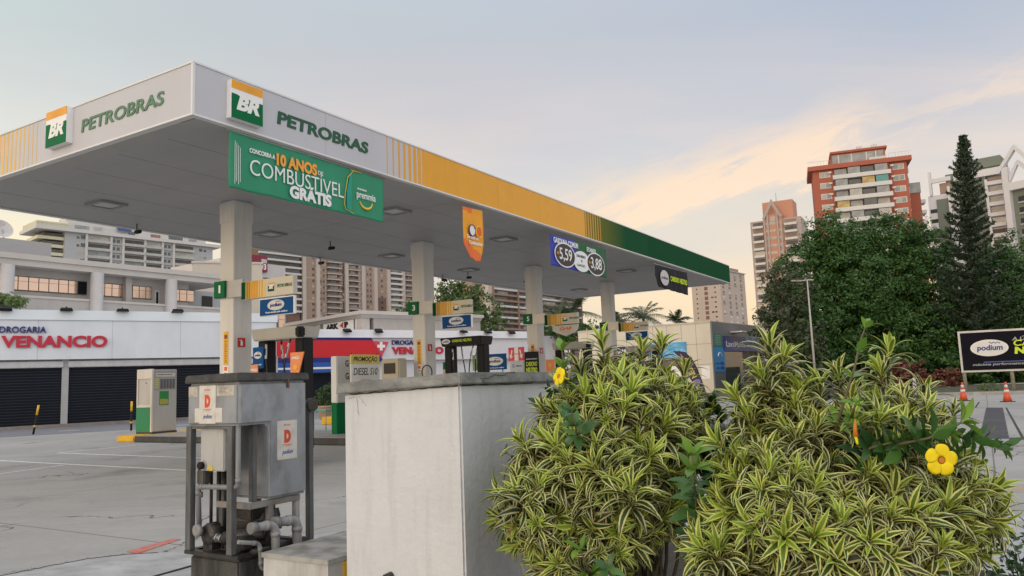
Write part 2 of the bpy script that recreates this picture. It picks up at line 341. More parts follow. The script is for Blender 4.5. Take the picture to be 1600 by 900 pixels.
PAINT = M('road_paint', (.74, .72, .68), .7, var=.1, scale=6, dirt=(.36, .35, .33), dirt_amt=.6, dirt_scale=(7, 7, 7), lo=.48, hi=.66)
PAINT_Y = M('kerb_yellow_paint', lin(222, 172, 30), .6, var=.1, scale=4, dirt=(.28, .22, .1), dirt_amt=.6, dirt_scale=(6, 6, 6))
PAINT_R = M('red_ground_paint', lin(205, 92, 74), .75, var=.1, scale=8, dirt=(.36, .30, .27), dirt_amt=.9, dirt_scale=(9, 9, 9), lo=.42, hi=.62)
def mark(p, q, w, m=PAINT, name='road_marking'):
    a, b = atz(*p, 0), atz(*q, 0); t = (b-a).normalized(); n = Vector((-t.y, t.x, 0))*w/2
    structure(MB().sheet([a-n, b-n, b+n, a+n], .004).build(name, m))
mark((-40, 717.8), (345, 738), .12); mark((90, 708), (345, 717), .12); mark((90, 708), (212, 696), .11); mark((-60, 748.5), (100, 727), .11)
structure(MB().sheet([atz(*p, 0) for p in ((197, 862), (214, 866), (283, 843), (270, 842))], .004).build('road_marking', PAINT_R))
ASPH = M('asphalt', (.20, .205, .225), .8, var=.15, scale=1.2, bump=.2, bscale=40, dirt=(.13, .13, .14), dirt_amt=.6, dirt_scale=(.5, 1.5, 1))
SH = Plane((-25.66, 38.67), (-25.66+math.cos(R_(33.5)), 38.67+math.sin(R_(33.5))))       # line of the pharmacy's shutters
def shw(s, off, z=0): p = SH.A + SH.t*s + SH.n*off; p.z = z; return p                       # along the front, off towards the forecourt
structure(MB().sheet([shw(-30, 9.2), shw(32, 9.2), shw(60, .9), shw(-30, .9)], .004).build('road', ASPH))
for (s0, s1, o, w) in ((2.2, 3.0, 6.3, .25), (6.0, 7.4, 7.6, .3), (9, 9.7, 3.7, .2), (-2, -1.2, 5, .2)):
    structure(MB().sheet([shw(s0, o), shw(s1, o), shw(s1, o-w), shw(s0, o-w)], .008).build('road_marking', PAINT))
PAVE = M('pavement', (.22, .2, .19), .85, var=.2, scale=2, dirt=(.12, .08, .06), dirt_amt=.5)
k = MB(); a = [shw(-30, .9), shw(32, .9), shw(32, -.0), shw(-30, -.0)]; k.hexa([(*p[:2], 0) for p in a], [(*p[:2], .13) for p in a]); structure(k.build('pavement', PAVE))
# broken apron of the planted strip at the lower left, with its grassy edge
APRON = M('worn_apron', (.42, .42, .42), .85, var=.18, scale=3, bump=.5, bscale=14, dirt=(.2, .2, .19), dirt_amt=.7, dirt_scale=(2.5, 5, 3))
E0 = [atz(*p, 0) for p in ((-160, 948), (20, 899), (135, 881), (185, 874), (285, 866), (430, 850))]
for e, (dx, dy) in zip(E0, ((0, 0), (.03, -.05), (-.02, .05), (.04, .03), (0, -.04), (0, 0))): e.x += dx; e.y += dy
low = [Vector((6.5, 5.5, 0)), Vector((5.5, -3, 0)), Vector((-9, -3, 0))]
k = MB(); poly = [(p.x, p.y) for p in E0] + [(-1.0, 8.6), (1.2, 11.6)] + [(p.x, p.y) for p in low]
k.prism(poly[::-1], -.05, .035); structure(k.build('kerb_apron', APRON))
SEAM = M('seam_tar', (.03, .03, .03), .8)
a, b = atz(200, 912, .04), atz(300, 884, .04)
structure(MB().tube([(a.x, a.y, .036), (b.x, b.y, .036)], .012, 6).build('pavement_seam', SEAM))
GRASS = leafmat('grass_blade', (.05, .08, .02), (.14, .17, .05), .3)
def grass(name, pts, n, h, spread):
    V = []; Q = []; cl = [(random.random()*(len(pts)-1), random.uniform(.02, .09), random.uniform(.3, 1.3)) for _ in range(70)]
    for i in range(n):
        c0 = random.choice(cl); t = min(len(pts)-1.001, max(0, random.gauss(c0[0], c0[1]))); j = int(t); p = pts[j].lerp(pts[j+1], t-j)
        x, y = p.x+random.gauss(0, spread), p.y+random.gauss(0, spread); a = random.random()*6.28; hh = h*c0[2]*random.uniform(.3, 1.1); w = .003; l = random.uniform(-1.2, 1.2)*hh
        c, s = math.cos(a), math.sin(a); b = len(V)
        V += [(x-c*w, y-s*w, .0), (x+c*w, y+s*w, .0), (x+s*l+c*w*.3, y-c*l+s*w*.3, hh), (x+s*l-c*w*.3, y-c*l-s*w*.3, hh)]; Q.append((b, b+1, b+2, b+3))
    o = npmesh(name, V, Q, GRASS); tag(o, 'short grass growing along the broken kerb edge', 'grass', kind='stuff'); return o
MOSS = M('moss', (.05, .055, .025), .95, var=.5, scale=14, bump=.8, bscale=60, dirt=(.10, .085, .06), dirt_amt=.9, dirt_scale=(18, 18, 18), lo=.45, hi=.6)
kk = MB(); ea = []; eb = []
for i in range(61):
    t = i/60*3.6; j = min(4, int(t)); p = E0[j].lerp(E0[j+1], t-j); q = (E0[j+1]-E0[j]).normalized(); n_ = Vector((-q.y, q.x, 0)); w0 = .075*max(0, 1.1-i/60)*random.uniform(.3, 1.5); ea.append(p+n_*w0); eb.append(p-n_*w0*.7)
for i in range(60): kk.add([(*eb[i][:2], .041), (*eb[i+1][:2], .041), (*ea[i+1][:2], .006), (*ea[i][:2], .006)], [(0, 1, 2, 3)])
tag(kk.build('moss', MOSS), 'dark moss and dirt along the broken kerb edge at lower left', 'moss', kind='stuff')
grass('grass', E0[:4], 1500, .035, .03)
# planted bed under the shrubs
SOIL = M('dark_soil', (.045, .038, .03), .95, var=.3, scale=8, bump=.8, bscale=25)
structure(MB().prism([(-.1, 2.2), (3.4, 2.2), (3.9, 4.3), (2.9, 6.2), (1.3, 7.2), (-.2, 5.6)], 0, .06).build('soil_bed', SOIL))
KSTONE = M('kerb_stone', (.34, .33, .31), .8, var=.15, scale=4, dirt=(.15, .14, .13), dirt_amt=.5)
# drive on the right: drain grate, joints, kerb with a worn yellow edge
def gsheet(name, pts, m, z=.004): structure(MB().sheet([atz(*p, 0) for p in pts], z).build(name, m))
PLATE = M('iron_plate', (.05, .045, .05), .6, metal=.3, var=.3, scale=6, dirt=(.12, .1, .1), dirt_amt=.6)
gsheet('drain_cover', ((1530, 686), (1577, 685.5), (1567, 637), (1541, 637)), PLATE)
for t in (.4, .75):
    y = 637+49*t; gsheet('drain_joint', ((1541-11*t, y), (1567+10*t, y), (1567+10*t, y+.8), (1541-11*t, y+.8)), M('joint_line', (.16, .15, .15), .8), .008)
gsheet('drain_slot', ((1577, 684), (1640, 682), (1640, 687), (1577, 687.5)), PLATE)
for p, q in (((1450, 637), (1541, 637)), ((1380, 628), (1545, 626)), ((1530, 628), (1524, 637)), ((1572, 637), (1598, 684)), ((1340, 660), (1535, 660))): mark(p, q, .05, SEAM, 'pavement_seam')
k = MB(); a = [atz(*p, 0) for p in ((1400, 775), (1700, 765))]; t = (a[1]-a[0]).normalized(); n = Vector((-t.y, t.x, 0))
k.hexa([a[0], a[1], a[1]+n*.14, a[0]+n*.14], [p+Vector((0, 0, .09)) for p in (a[0], a[1], a[1]+n*.14, a[0]+n*.14)]); structure(k.build('kerb', M('worn_yellow_kerb', (.44, .36, .24), .8, var=.2, scale=4, dirt=(.4, .39, .37), dirt_amt=.9, dirt_scale=(4, 4, 4), lo=.35, hi=.55)))
KR = Plane(tuple(atz(1330, 622, 0))[:2], tuple(atz(1640, 615, 0))[:2])
k = MB(); a = [(*KR.A[:2],), (KR.A+KR.t*40)[:2], (KR.A+KR.t*40-KR.n*.2)[:2], (KR.A-KR.n*.2)[:2]]
k.hexa([(*p, 0) for p in a], [(*p, .16) for p in a]); structure(k.build('kerb', KSTONE))
VERGE = M('verge_soil', (.08, .075, .045), .95, var=.3, scale=3, bump=.5, bscale=12)
a = [KR.A-KR.n*.2-KR.t*14, KR.A-KR.n*.2+KR.t*60, KR.A-KR.n*40+KR.t*60, KR.A-KR.n*40-KR.t*14]
k = MB(); k.hexa([(*p[:2], 0) for p in a], [(*p[:2], .12) for p in a]); structure(k.build('verge', VERGE))

# ================================================================== THE CANOPY  (local x to the right, y away along the long side)
can = thing('station_canopy', 'long white yellow and green fuel station canopy on four square pillars', 'canopy', wld(0, 0, 0), -YAW)
T = .10
k = MB(); k.box(-CW+.02, -T, T, CL-.02, ZB+.03, ZB+.60); soff = k.build('roof_slab', SOFFIT, can)
# soffit seams (pressed joints between the ceiling sheets) and the lowered rim strip
k = MB()
for x in np.arange(-CW+1.3, -.5, 1.3): k.box(x-.003, x+.003, .5, CL-.4, ZB+.027, ZB+.031)
for y in (6.8, 13.1, 19.4): k.box(-CW+.3, -.45, y-.004, y+.004, ZB+.0265, ZB+.0305)
k.build('ceiling_joint', M('soffit_joint', (.30, .30, .31), .6), can)
k = MB(); k.box(-.42, -T, .12, CL-.05, ZB-.005, ZB+.06); k.box(-CW+.1, -.42, .10, .40, ZB-.004, ZB+.06); k.build('rim_strip', M('rim_metal', (.40, .40, .40), .5, var=.06), can)
zt = ZB+FH
def panelR(name, y0, y1, m, z0=ZB+.03, z1=zt-.03, x=0.): return MB().box(-T, x, y0, y1, z0, z1).build(name, m, can)
panelR('fascia_panel', .0, 2.6, FASCIA_W); panelR('fascia_panel', 2.605, 5.37, FASCIA_W)
for a, b in ((5.37, 8.08), (8.085, 10.4), (10.405, 12.68)): panelR('yellow_fascia', a, b, YELLOW)
k = MB()
ys = [(4.19, .022), (4.36, .034), (4.525, .05), (4.68, .065), (4.835, .08), (4.985, .092), (5.125, .10), (5.262, .10)]
for y, w in ys: k.box(-.01, .003, y, y+w, ZB+.035, zt-.035)
k.build('fascia_stripe', YELLOW, can)
def grad_mat():
    m = bpy.data.materials.new('yellow_to_green_print'); m.use_nodes = True; N = m.node_tree.nodes; L = m.node_tree.links; p = N['Principled BSDF']
    tc = N.new('ShaderNodeTexCoord'); s = N.new('ShaderNodeSeparateXYZ'); L.new(tc.outputs['Object'], s.inputs[0]); r = N.new('ShaderNodeMapRange'); L.new(s.outputs[1], r.inputs[0]); r.inputs[1].default_value = 13.3; r.inputs[2].default_value = 15.6
    c = N.new('ShaderNodeValToRGB'); c.color_ramp.elements[0].color = (*lin(112, 112, 40), 1); c.color_ramp.elements[1].color = (*lin(0, 74, 42), 1); L.new(r.outputs[0], c.inputs[0]); L.new(c.outputs[0], p.inputs['Base Color']); p.inputs['Roughness'].default_value = .6; p.inputs['Specular IOR Level'].default_value = .1; return m
GRAD = grad_mat()
panelR('green_fascia', 12.68, 17.5, GRAD); panelR('green_fascia', 17.505, 22.4, GREEN); panelR('green_fascia', 22.405, CL, GREEN)
k = MB()
for i in range(7): k.box(-.01, .003, 12.70+i*.165, 12.70+i*.165+.10*(1-i*.09), ZB+.035, zt-.035)
k.build('fascia_stripe', M('mustard_panel', lin(196, 142, 28), .35, var=.04), can)
# left face
MB().box(-5.5, -T, 0, T, ZB+.03, zt-.03).build('fascia_panel', FASCIA_W, can)
MB().box(-CW, -5.505, 0, T, ZB+.03, zt-.03).build('yellow_fascia', YELLOW, can)
k = MB()
for i in range(11): k.box(-4.12-.135*i-.012-.008*i, -4.12-.135*i, -.003, .01, ZB+.035, zt-.035)
k.build('fascia_stripe', M('pale_yellow', lin(226, 182, 92), .4), can)  # paler yellow than the stripes on the right face
MB().box(-CW, -CW+T, T, CL-T, ZB+.03, zt-.03).build('rear_fascia', FASCIA_W, can)
MB().box(-CW, -T, CL-T, CL, ZB+.03, zt-.03).build('end_fascia', GREEN, can)
TRIM = M('trim_metal', (.70, .70, .70), .35, metal=.2, var=.04)
k = MB()
for z0, z1 in ((ZB, ZB+.028), (zt-.028, zt)):
    k.box(-T, .012, -.012, CL+.012, z0, z1); k.box(-CW-.012, -T-.001, -.012, T, z0, z1); k.box(-CW-.012, -CW+T, T+.001, CL+.012, z0, z1); k.box(-CW+T+.001, -T-.001, CL-T, CL+.012, z0, z1)
k.box(-.03, .010, -.010, .03, ZB+.03, zt-.03)
k.build('edge_trim', TRIM, can)
# pillars
PY = [3.70, 10.02, 16.28, 22.52]; PX0, PX1 = -4.12, -3.69; PD = .46
for y in PY:
    k = MB(); k.box(PX0, PX1, y, y+PD, 0.1, ZB+.035); pl = k.build('pillar', PILLAR, can, bevel=.012)
    MB().box(PX0-.012, PX1+.012, y-.012, y+PD+.012, ZB-.42, ZB-.003).build('pillar_collar', PILLAR, pl)
    MB().box(PX0-.02, PX1+.02, y-.02, y+PD+.02, .1, .45).build('pillar_base', M('grey_base', (.2, .2, .2), .6), pl)
# brand plates and lettering on the fascia
def logo(parent, org, r, u, s):
    """square plate: orange band, white wave, green field with white slanted letters; org lower left, r/u unit vectors"""
    r = Vector(r); u = Vector(u); n = r.cross(u); org = Vector(org)
    def solid(name, poly, a, b, m, par):
        k = MB(); c = len(poly); P = lambda p, q: org + r*p[0]*s + u*p[1]*s + n*q
        k.add([P(p, a) for p in poly]+[P(p, b) for p in poly], [tuple(range(c))[::-1], tuple(range(c, 2*c))]+[(i, (i+1) % c, (i+1) % c+c, i+c) for i in range(c)]); return k.build(name, m, par)
    d = .11 if s > .3 else .02
    pl = solid('logo_plate', [(0, 0), (1, 0), (1, 1), (0, 1)], 0, d, SIGN_W, parent)
    solid('orange_band', [(0, .78), (1, .78), (1, 1), (0, 1)], d-.004, d+.004, M('logo_orange', lin(232, 160, 30), .4), pl)
    solid('green_field', [(0, 0), (1, 0), (1, .60), (.9, .60), (.86, .585), (.8, .60), (.28, .60), (.22, .63), (.1, .645), (0, .64)], d-.004, d+.004, GREENL if s > .3 else GREEN, pl)
    text('letters', 'BR', SIGN_W, pl, org+r*.15*s+u*.24*s+n*(d+.003), r, u, .74*s, .40*s, bold=.05, shear=.25, ext=.004)
    return pl
logo(can, (.0, .575, 5.51), (0, 1, 0), (0, 0, 1), .58)
logo(can, (-3.64, 0., 5.58), (1, 0, 0), (0, 0, 1), .60)
textR('lettering', 'PETROBRAS', LETTER_G, can, 1.535, 5.69, 2.13, .215, .001, bold=.032, shear=.08, ext=.012)
textF('lettering', 'PETROBRAS', M('pale_letter', lin(84, 122, 94), .5), can, -2.78, 5.70, 2.13, .21, -.001, bold=.022, shear=.08, ext=.012)  # paler green than the lettering on the right face
# square recessed ceiling lights
LENS = M('lamp_lens', (.55, .56, .57), .3, var=.03)
lnames = {(0, 0): 'in the front bay nearest the left fascia', (0, 1): 'above the first pump, in the rear row', (1, 1): 'behind the hanging green banner', (0, 2): 'left of the second pillar, in the rear row', (1, 2): 'right of the orange hanging banner', (0, 3): 'in the rear row behind the orange banner', (1, 3): 'above the third pillar, in the fascia row', (1, 4): 'below the price banner, by the last pillar', (0, 4): 'in the rear row behind the price banner', (0, 5): 'at the far dark end of the rear row'}
for (i, j), w in lnames.items():
    x = (-5.9, -1.86)[i]; y = (2.3, 6.6, 11.3, 15.45, 20.0, 24.2)[j]
    t = thing('ceiling_light', 'flat square canopy light '+w, 'ceiling light', wld(x, y, ZB+.03), -YAW, 'square lights in the canopy ceiling')
    k = MB()
    for a in ((-.29, .29, -.29, -.22), (-.29, .29, .22, .29), (-.29, -.22, -.22, .22), (.22, .29, -.22, .22)): k.box(*a, -.05, -.0)
    k.build('frame', M('lamp_frame', (.30, .30, .30), .5), t); MB().box(-.219, .219, -.219, .219, -.03, 0).build('lens', LENS, t)
# small cameras / speakers hanging from the ceiling
for (px, py, w) in ((516, 379, 'beside the middle of the ceiling between the first two pillars'), (692, 431, 'at the rear ceiling edge behind the orange banner'), (731, 427, 'below the rear square light behind the orange banner'), (214, 352, 'at the rear ceiling edge over the white apartment block'), (500, 403, 'at the rear ceiling edge in front of the brown high-rise')):
    p = loc(atz(px, py, ZB)); t = thing('ceiling_camera', 'small dark surveillance camera hanging '+w, 'camera', wld(p.x, p.y, ZB+.03), -YAW)
    MB().tube([(0, 0, 0), (0, 0, -.16)], .012, 8).build('bracket', BLACK, t)
    k = MB(); k.box(-.05, .13, -.04, .04, -.23, -.15); k.build('housing', BLACK, t, bevel=.01); MB().tube([(.13, 0, -.19), (.155, 0, -.19)], .03, 10).build('camera_lens', DGLASS, t)

# ---------------------------------------------------------- cloth banners hung under the right fascia
def cloth(name, m, parent, f, ny=40, nz=14, wave=.012, x0=0., mfun=None, mats=None, seed=0):
    """f(u,v)->(y,z) over the unit square (v up); a thin sheet with folds, 3 mm thick"""
    V = []; Q = []; mi = []
    for j in range(nz+1):
        for i in range(ny+1):
            u, v = i/ny, j/nz; y, z = f(u, v); V.append((x0+wave*(math.sin(y*9+seed)*.5+math.sin(y*21+z*3+seed*2)*.3+math.sin(z*7+y*4)*.3)*(1.15-v*.5), y, z))
    for j in range(nz):
        for i in range(ny):
            a = j*(ny+1)+i; Q.append((a, a+1, a+ny+2, a+ny+1)); mi.append(mfun((i+.5)/ny, (j+.5)/nz) if mfun else 0)
    o = npmesh(name, V, Q, mats or m, parent, mi=mi, smooth=True); md = o.modifiers.new('thick', 'SOLIDIFY'); md.thickness = .004; return o
def bil(c):   # bilinear from corners ll, lr, ur, ul
    return lambda u, v: tuple((c[0][i]*(1-u)+c[1][i]*u)*(1-v) + (c[3][i]*(1-u)+c[2][i]*u)*v for i in (0, 1))
BAN_G = M('banner_green', lin(38, 138, 102), .6, var=.05); BAN_TEAL = M('banner_teal', lin(20, 150, 130), .6); BT_W = M('banner_white', (.80, .82, .82), .5, var=.02)
BT_O = M('banner_orange', lin(240, 165, 60), .5, var=.03); BT_Y = M('banner_yellow', lin(244, 200, 60), .5, var=.03)
BX = -.05
b = thing('hanging_banner', 'green cloth banner reading COMBUSTÍVEL GRÁTIS hung below the white fascia', 'banner', wld(0, 0, 0), -YAW)
cloth('banner_cloth', BAN_G, b, bil(((.66, 4.49), (4.11, 4.50), (4.13, 5.32), (.66, 5.36))), 90, 20, .017, BX, seed=1)
xb = BX+.024
textR('lettering', 'CONCORRA A', BT_W, b, 1.02, 5.10, .50, .075, xb, bold=.03); textR('lettering', '10 ANOS', BT_O, b, 1.55, 5.02, .87, .20, xb, bold=.045); textR('lettering', 'DE', BT_W, b, 2.45, 5.055, .11, .07, xb)
textR('lettering', 'COMBUSTÍVEL', BT_W, b, 1.03, 4.76, 2.02, .31, xb, bold=-.004); textR('lettering', 'GRÁTIS', BT_W, b, 1.82, 4.545, .93, .26, xb, bold=.05)
textR('lettering', 'PETROBRAS', BT_W, b, 3.40, 4.985, .24, .035, xb, bold=.02); textR('lettering', 'premmia', BT_W, b, 3.38, 4.80, .50, .165, xb, bold=.012)
k = MB(); pts = [(xb+.004, 3.62+.17*math.cos(a), 4.84+.15*math.sin(a)-.02) for a in np.linspace(math.pi*1.08, math.pi*1.97, 16)]; k.tube(pts, [.004+.02*math.sin(math.pi*i/15) for i in range(16)], 6); k.build('smile_mark', BT_Y, b)
k = MB(); k.tube([(xb, 3.30, 5.30), (xb, 3.16, 5.16), (xb, 3.09, 4.85), (xb, 3.07, 4.66), (xb, 3.10, 4.58), (xb, 3.30, 4.53)], .006, 6); k.tube([(xb, 3.24, 5.31), (xb, 3.52, 5.31)], .006, 6); k.build('card_outline', BT_Y, b)
MB().prism([(3.12, 4.60), (3.24, 4.56), (3.27, 5.22), (3.22, 5.22), (3.13, 4.9)], xb-.002, xb+.002, 'x').build('card_edge', BAN_TEAL, b)
k = MB()
for i in range(4): k.box(xb-.002, xb+.002, .75+i*.032, .757+i*.032, 4.56+.04*(i % 2), 5.22-.03*i)
k.build('fine_print', BT_W, b)
MB().tube([(BX-.01, .60, 5.37), (BX-.01, 4.2, 5.345)], .012, 8).build('hanging_rail', STEEL, b)
# orange banner
b = thing('hanging_banner', 'narrow orange and yellow cloth banner with curled lower end under the yellow fascia', 'banner', wld(0, 0, 0), -YAW)
def fo(u, v):
    l = 6.71+.30*max(0, (.30-v)/.30)**1.5; r = 7.50-.17*max(0, (.35-v)/.35); return (l*(1-u)+r*u, (4.10+.06*(1-u)+.02*math.sin(u*9)) * (1-v) + (5.27+.03*u)*v)
OR1 = M('banner_amber', lin(236, 160, 34), .6, var=.08, scale=3); OR2 = M('banner_tangerine', lin(228, 112, 50), .6, var=.08, scale=3)
cloth('banner_cloth', None, b, fo, 24, 30, .015, BX, mfun=lambda u, v: 1 if v+.25*u < .38 or (v > .93-.2*u*u and u < .45) else 0, mats=[OR1, OR2], seed=4)
for c, w in ((7.02, M('glasses_white', (.75, .76, .76), .4)), (7.28, ORANGE)):
    k = MB(); k.ell((c, 4.78), .105, .115, xb-.001, xb+.006, ax='x'); k.build('lens_mark', w, b)
    MB().tube([(xb+.006, c+.115*math.cos(a), 4.78+.125*math.sin(a)) for a in np.linspace(0.3, 5.6, 18)], .012, 6).build('ring_mark', BT_Y if c > 7.1 else NAVY, b)
textR('lettering', 'De olho no', BT_W, b, 6.82, 4.585, .44, .085, xb, bold=.02); textR('lettering', 'Combustível', BT_W, b, 6.90, 4.47, .50, .085, xb, bold=.02)
# price banner
b = thing('price_banner', 'blue and green fuel price banner with ovals reading 5,59 and 3,88', 'banner', wld(0, 0, 0), -YAW)
BL = M('banner_blue', lin(48, 62, 170), .6, var=.05); DG = M('banner_dark_green', lin(30, 92, 56), .6, var=.05)
cloth('banner_cloth', None, b, bil(((10.66, 4.42), (14.12, 4.40), (14.14, 5.27), (10.66, 5.22))), 70, 16, .014, BX, mfun=lambda u, v: 0 if u < .47+.1*(.5-v) else 1, mats=[BL, DG], seed=2)
textR('lettering', 'GASOLINA COMUM', BT_W, b, 10.80, 5.03, 1.42, .15, xb, bold=.03); textR('lettering', 'ETANOL', BT_W, b, 12.78, 5.03, .62, .13, xb, bold=.03)
MB().ell((12.42, 4.70), .52, .29, xb-.004, xb+.004, ax='x').build('oval_patch', BT_W, b)
OV = M('oval_black', (.035, .028, .03), .5, var=.3)
for c, z, s, w in ((11.42, 4.76, '5,59', .72), (13.33, 4.72, '3,88', .72)):
    r_ = MB().ell((c, z), .60, .335, xb-.002, xb+.008, ax='x').build('price_oval', BT_W, b); MB().ell((c, z), .56, .30, xb+.004, xb+.012, ax='x').build('oval_field', OV, r_)
    textR('digits', s, BT_W, r_, c-.34, z-.19, w, .37, xb+.012, bold=.01, shear=-.0); textR('currency', 'R$', BT_O, r_, c-.47, z-.03, .09, .08, xb+.012, bold=.02)
for i, s in enumerate(('DINHEIRO', 'e', 'CARTÃO')): textR('lettering', s, INK, b, 12.10 if i != 1 else 12.38, 4.80-.125*i, .56 if i == 0 else (.06 if i == 1 else .5), .075, xb+.005, bold=.01)
# black banner near the far end
b = thing('hanging_banner', 'black cloth banner with green letters folded over at one end near the green fascia', 'banner', wld(0, 0, 0), -YAW)
BK = M('banner_black', (.014, .014, .02), .6, var=.2, spec=.2)
cloth('banner_cloth', BK, b, lambda u, v: ((18.15+.35*max(0, .5-v)*(1-u)*2)*(1-u)+21.5*u, (4.50-.06*u)*(1-v)+(5.25+.05*u)*v), 50, 16, .03, BX, seed=3)
xk = BX+.045
MB().ell((18.95, 4.86), .42, .27, xk-.004, xk+.004, ax='x').build('silver_oval', SILVER, b); textR('lettering', 'podium', NAVY, b, 18.62, 4.78, .66, .14, xk+.004, bold=.01)
textR('lettering', 'CARBONO', LIME, b, 19.55, 4.80, .92, .19, xk, bold=.03); textR('lettering', 'NEUTRO', LIME, b, 20.55, 4.79, .80, .20, xk, bold=.04)
MB().tube([(BX-.01, 18.1, 5.28), (BX-.01, 21.6, 5.31)], .014, 8).build('hanging_rail', STEEL, b)
# ================================================================== PILLAR SIGNS, ISLANDS, PUMPS
ord_ = ['first', 'second', 'third', 'fourth']
NUM = ['1', '3', '5', '7']
def podium_logo(parent, cx, cz, a, b, y, fr='F', navy=NAVY):
    """silver oval with the word podium, on a front facing -y (F) or a side facing +x (R)"""
    ax = 'y' if fr == 'F' else 'x'; sg = -1 if fr == 'F' else 1
    o = MB().ell((cx, cz), a, b, y, y+sg*.008, ax=ax).build('silver_oval', SILVER, parent)
    MB().ell((cx, cz), a*.92, b*.88, y+sg*.004, y+sg*.011, ax=ax).build('oval_field', M('oval_pale', (.62, .63, .62), .35, var=.04), o)
    fn = textF if fr == 'F' else textR
    fn('letters', 'podium', navy, o, cx-a*.66, cz-b*.50, a*1.36, b*.86, y+sg*.011, bold=.035, shear=.12)
    k = MB()
    for i in range(6):
        for j in range(2):
            if (i+j) % 2: 
                p0, p1 = cx+a*(.0+.1*i), cz+b*(.50+.10*j); q0, q1 = p0+a*.1, p1+b*.1
                k.box(p0, q0, y+sg*.010, y+sg*.014, p1, q1) if fr == 'F' else k.box(y+sg*.010, y+sg*.014, p0, q0, p1, q1)
    k.build('check_flag', navy, o); return o
BANDS = [(-3.36, -3.24, GREEN), (-3.24, -3.10, M('olive_print', lin(150, 125, 40), .4)), (-3.10, -2.88, M('gold_print', lin(222, 160, 30), .4)), (-2.88, -2.66, M('cream_print', lin(226, 200, 140), .4)), (-2.66, -1.88, SIGN_BEIGE)]
for i, y in enumerate(PY):
    yy = y-.03
    t = thing('number_sign', f'small green plate with the white number {NUM[i]} on the {ord_[i]} canopy pillar', 'sign', wld(0, yy, 0), -YAW)
    k = MB(); k.box(-4.20, -3.86, -.06, .029, 3.40, 3.745); k.build('plate', GREENL, t, bevel=.006)
    textF('lettering', NUM[i], SIGN_W, t, -4.045, 3.50, .055 if i == 0 else .095, .16, -.06, bold=.02)
    MB().box(-3.858, -3.37, -.02, .028, 3.385, 3.735).build('side_plate', M('brushed_sign', (.42, .41, .40), .35, metal=.4), t)
    t = thing('blade_sign', f'cream blade sign with green and yellow end reading PETROBRAS on the {ord_[i]} canopy pillar', 'sign', wld(0, yy, 0), -YAW)
    dx = 0 if i == 0 else -.22
    k = MB(); k.box(-3.36, -1.885+dx, -.05, .05, 3.30, 3.66); body = k.build('panel', M('sign_side', (.6, .58, .52), .4, var=.04), t)
    for a, b, m in BANDS: MB().box(a+.001, (b+dx if b == -1.88 else b)-.008, -.054, -.0495, 3.306, 3.654).build('colour_band', m, t)
    k = MB()
    for q in range(7): k.box(-3.22+q*.075, -3.22+q*.075+.012+.004*q, -.057, -.053, 3.306, 3.654)
    k.build('colour_stripe', M('gold_print', (0, 0, 0)), t)
    logo(t, (-2.56+dx*.4, -.054, 3.40), (1, 0, 0), (0, 0, 1), .165); textF('lettering', 'PETROBRAS', LETTER_G, t, -2.33+dx*.4, 3.455, .42+dx*.2, .066, -.054, bold=.03, shear=.2)
    what = 'orange and cream shield panel reading Grid' if i == 2 else 'blue panel with silver podium oval'
    t = thing('panel_sign', what+f' hung under the {ord_[i]} pillar blade sign', 'sign', wld(dx, yy, 0), -YAW)
    if i != 2:
        MB().box(-2.86, -1.885, -.03, .03, 2.925, 3.275).build('panel', SIGN_W, t, bevel=.004); MB().box(-2.84, -1.91, -.034, -.028, 2.935, 3.255).build('blue_face', SIGN_BLUE, t)
        podium_logo(t, -2.38, 3.125, .235, .105, -.034); textF('lettering', 'Você movido pelo melhor.', SIGN_W, t, -2.68, 2.965, .62, .045, -.034, bold=.02)
    else:
        MB().prism([(-2.86, 3.27), (-2.86, 3.10), (-2.70, 3.02), (-2.36, 2.90), (-2.02, 3.02), (-1.93, 3.10), (-1.89, 3.27)], -.03, .03, 'y').build('panel', M('grid_cream', (.60, .58, .50), .45), t)
        textF('lettering', 'Grid', ORANGE, t, -2.58, 3.10, .44, .12, -.03, bold=.03, shear=.2); textF('lettering', 'Você no máximo', ORANGE, t, -2.50, 3.03, .30, .03, -.03)
    # yellow strip with small writing, orange and white stickers, red extinguisher sign
    t = thing('notice_strip', f'narrow yellow notice strip on the left face of the {ord_[i]} canopy pillar', 'sign', wld(0, y, 0), -YAW)
    MB().box(-3.985, -3.845, -.006, -.001, 2.03, 2.70).build('strip', M('notice_yellow', lin(226, 168, 40), .5, var=.04), t)
    k = MB(); k.box(-3.96, -3.87, -.009, -.005, 2.56, 2.64); [k.box(-3.955+.01*(q % 2), -3.875-.012*(q % 3), -.009, -.005, 2.08+q*.035, 2.092+q*.035) for q in range(13)]; k.build('lettering', M('notice_ink', lin(130, 70, 20), .6), t)
    t = thing('notice_sticker', f'white and orange sticker below the yellow strip on the {ord_[i]} canopy pillar', 'sticker', wld(0, y, 0), -YAW)
    MB().box(-3.985, -3.845, -.006, -.001, 1.80, 2.01).build('sheet', SIGN_W, t); MB().box(-3.96, -3.87, -.009, -.005, 1.91, 1.99).build('orange_mark', ORANGE, t); textF('lettering', 'Ru', INK, t, -3.945, 1.835, .07, .04, -.006, bold=.02)
    t = thing('extinguisher_sign', f'red square fire extinguisher sign on the right face of the {ord_[i]} canopy pillar', 'sign', wld(0, y, 0), -YAW)
    MB().box(PX1+.001, PX1+.006, .10, .29, 2.38, 2.57).build('plate', RED, t, bevel=.001); k = MB(); k.box(PX1+.005, PX1+.008, .17, .225, 2.41, 2.50); k.box(PX1+.005, PX1+.008, .185, .205, 2.50, 2.53); k.box(PX1+.005, PX1+.008, .14, .185, 2.515, 2.528); k.build('symbol', SIGN_W, t)
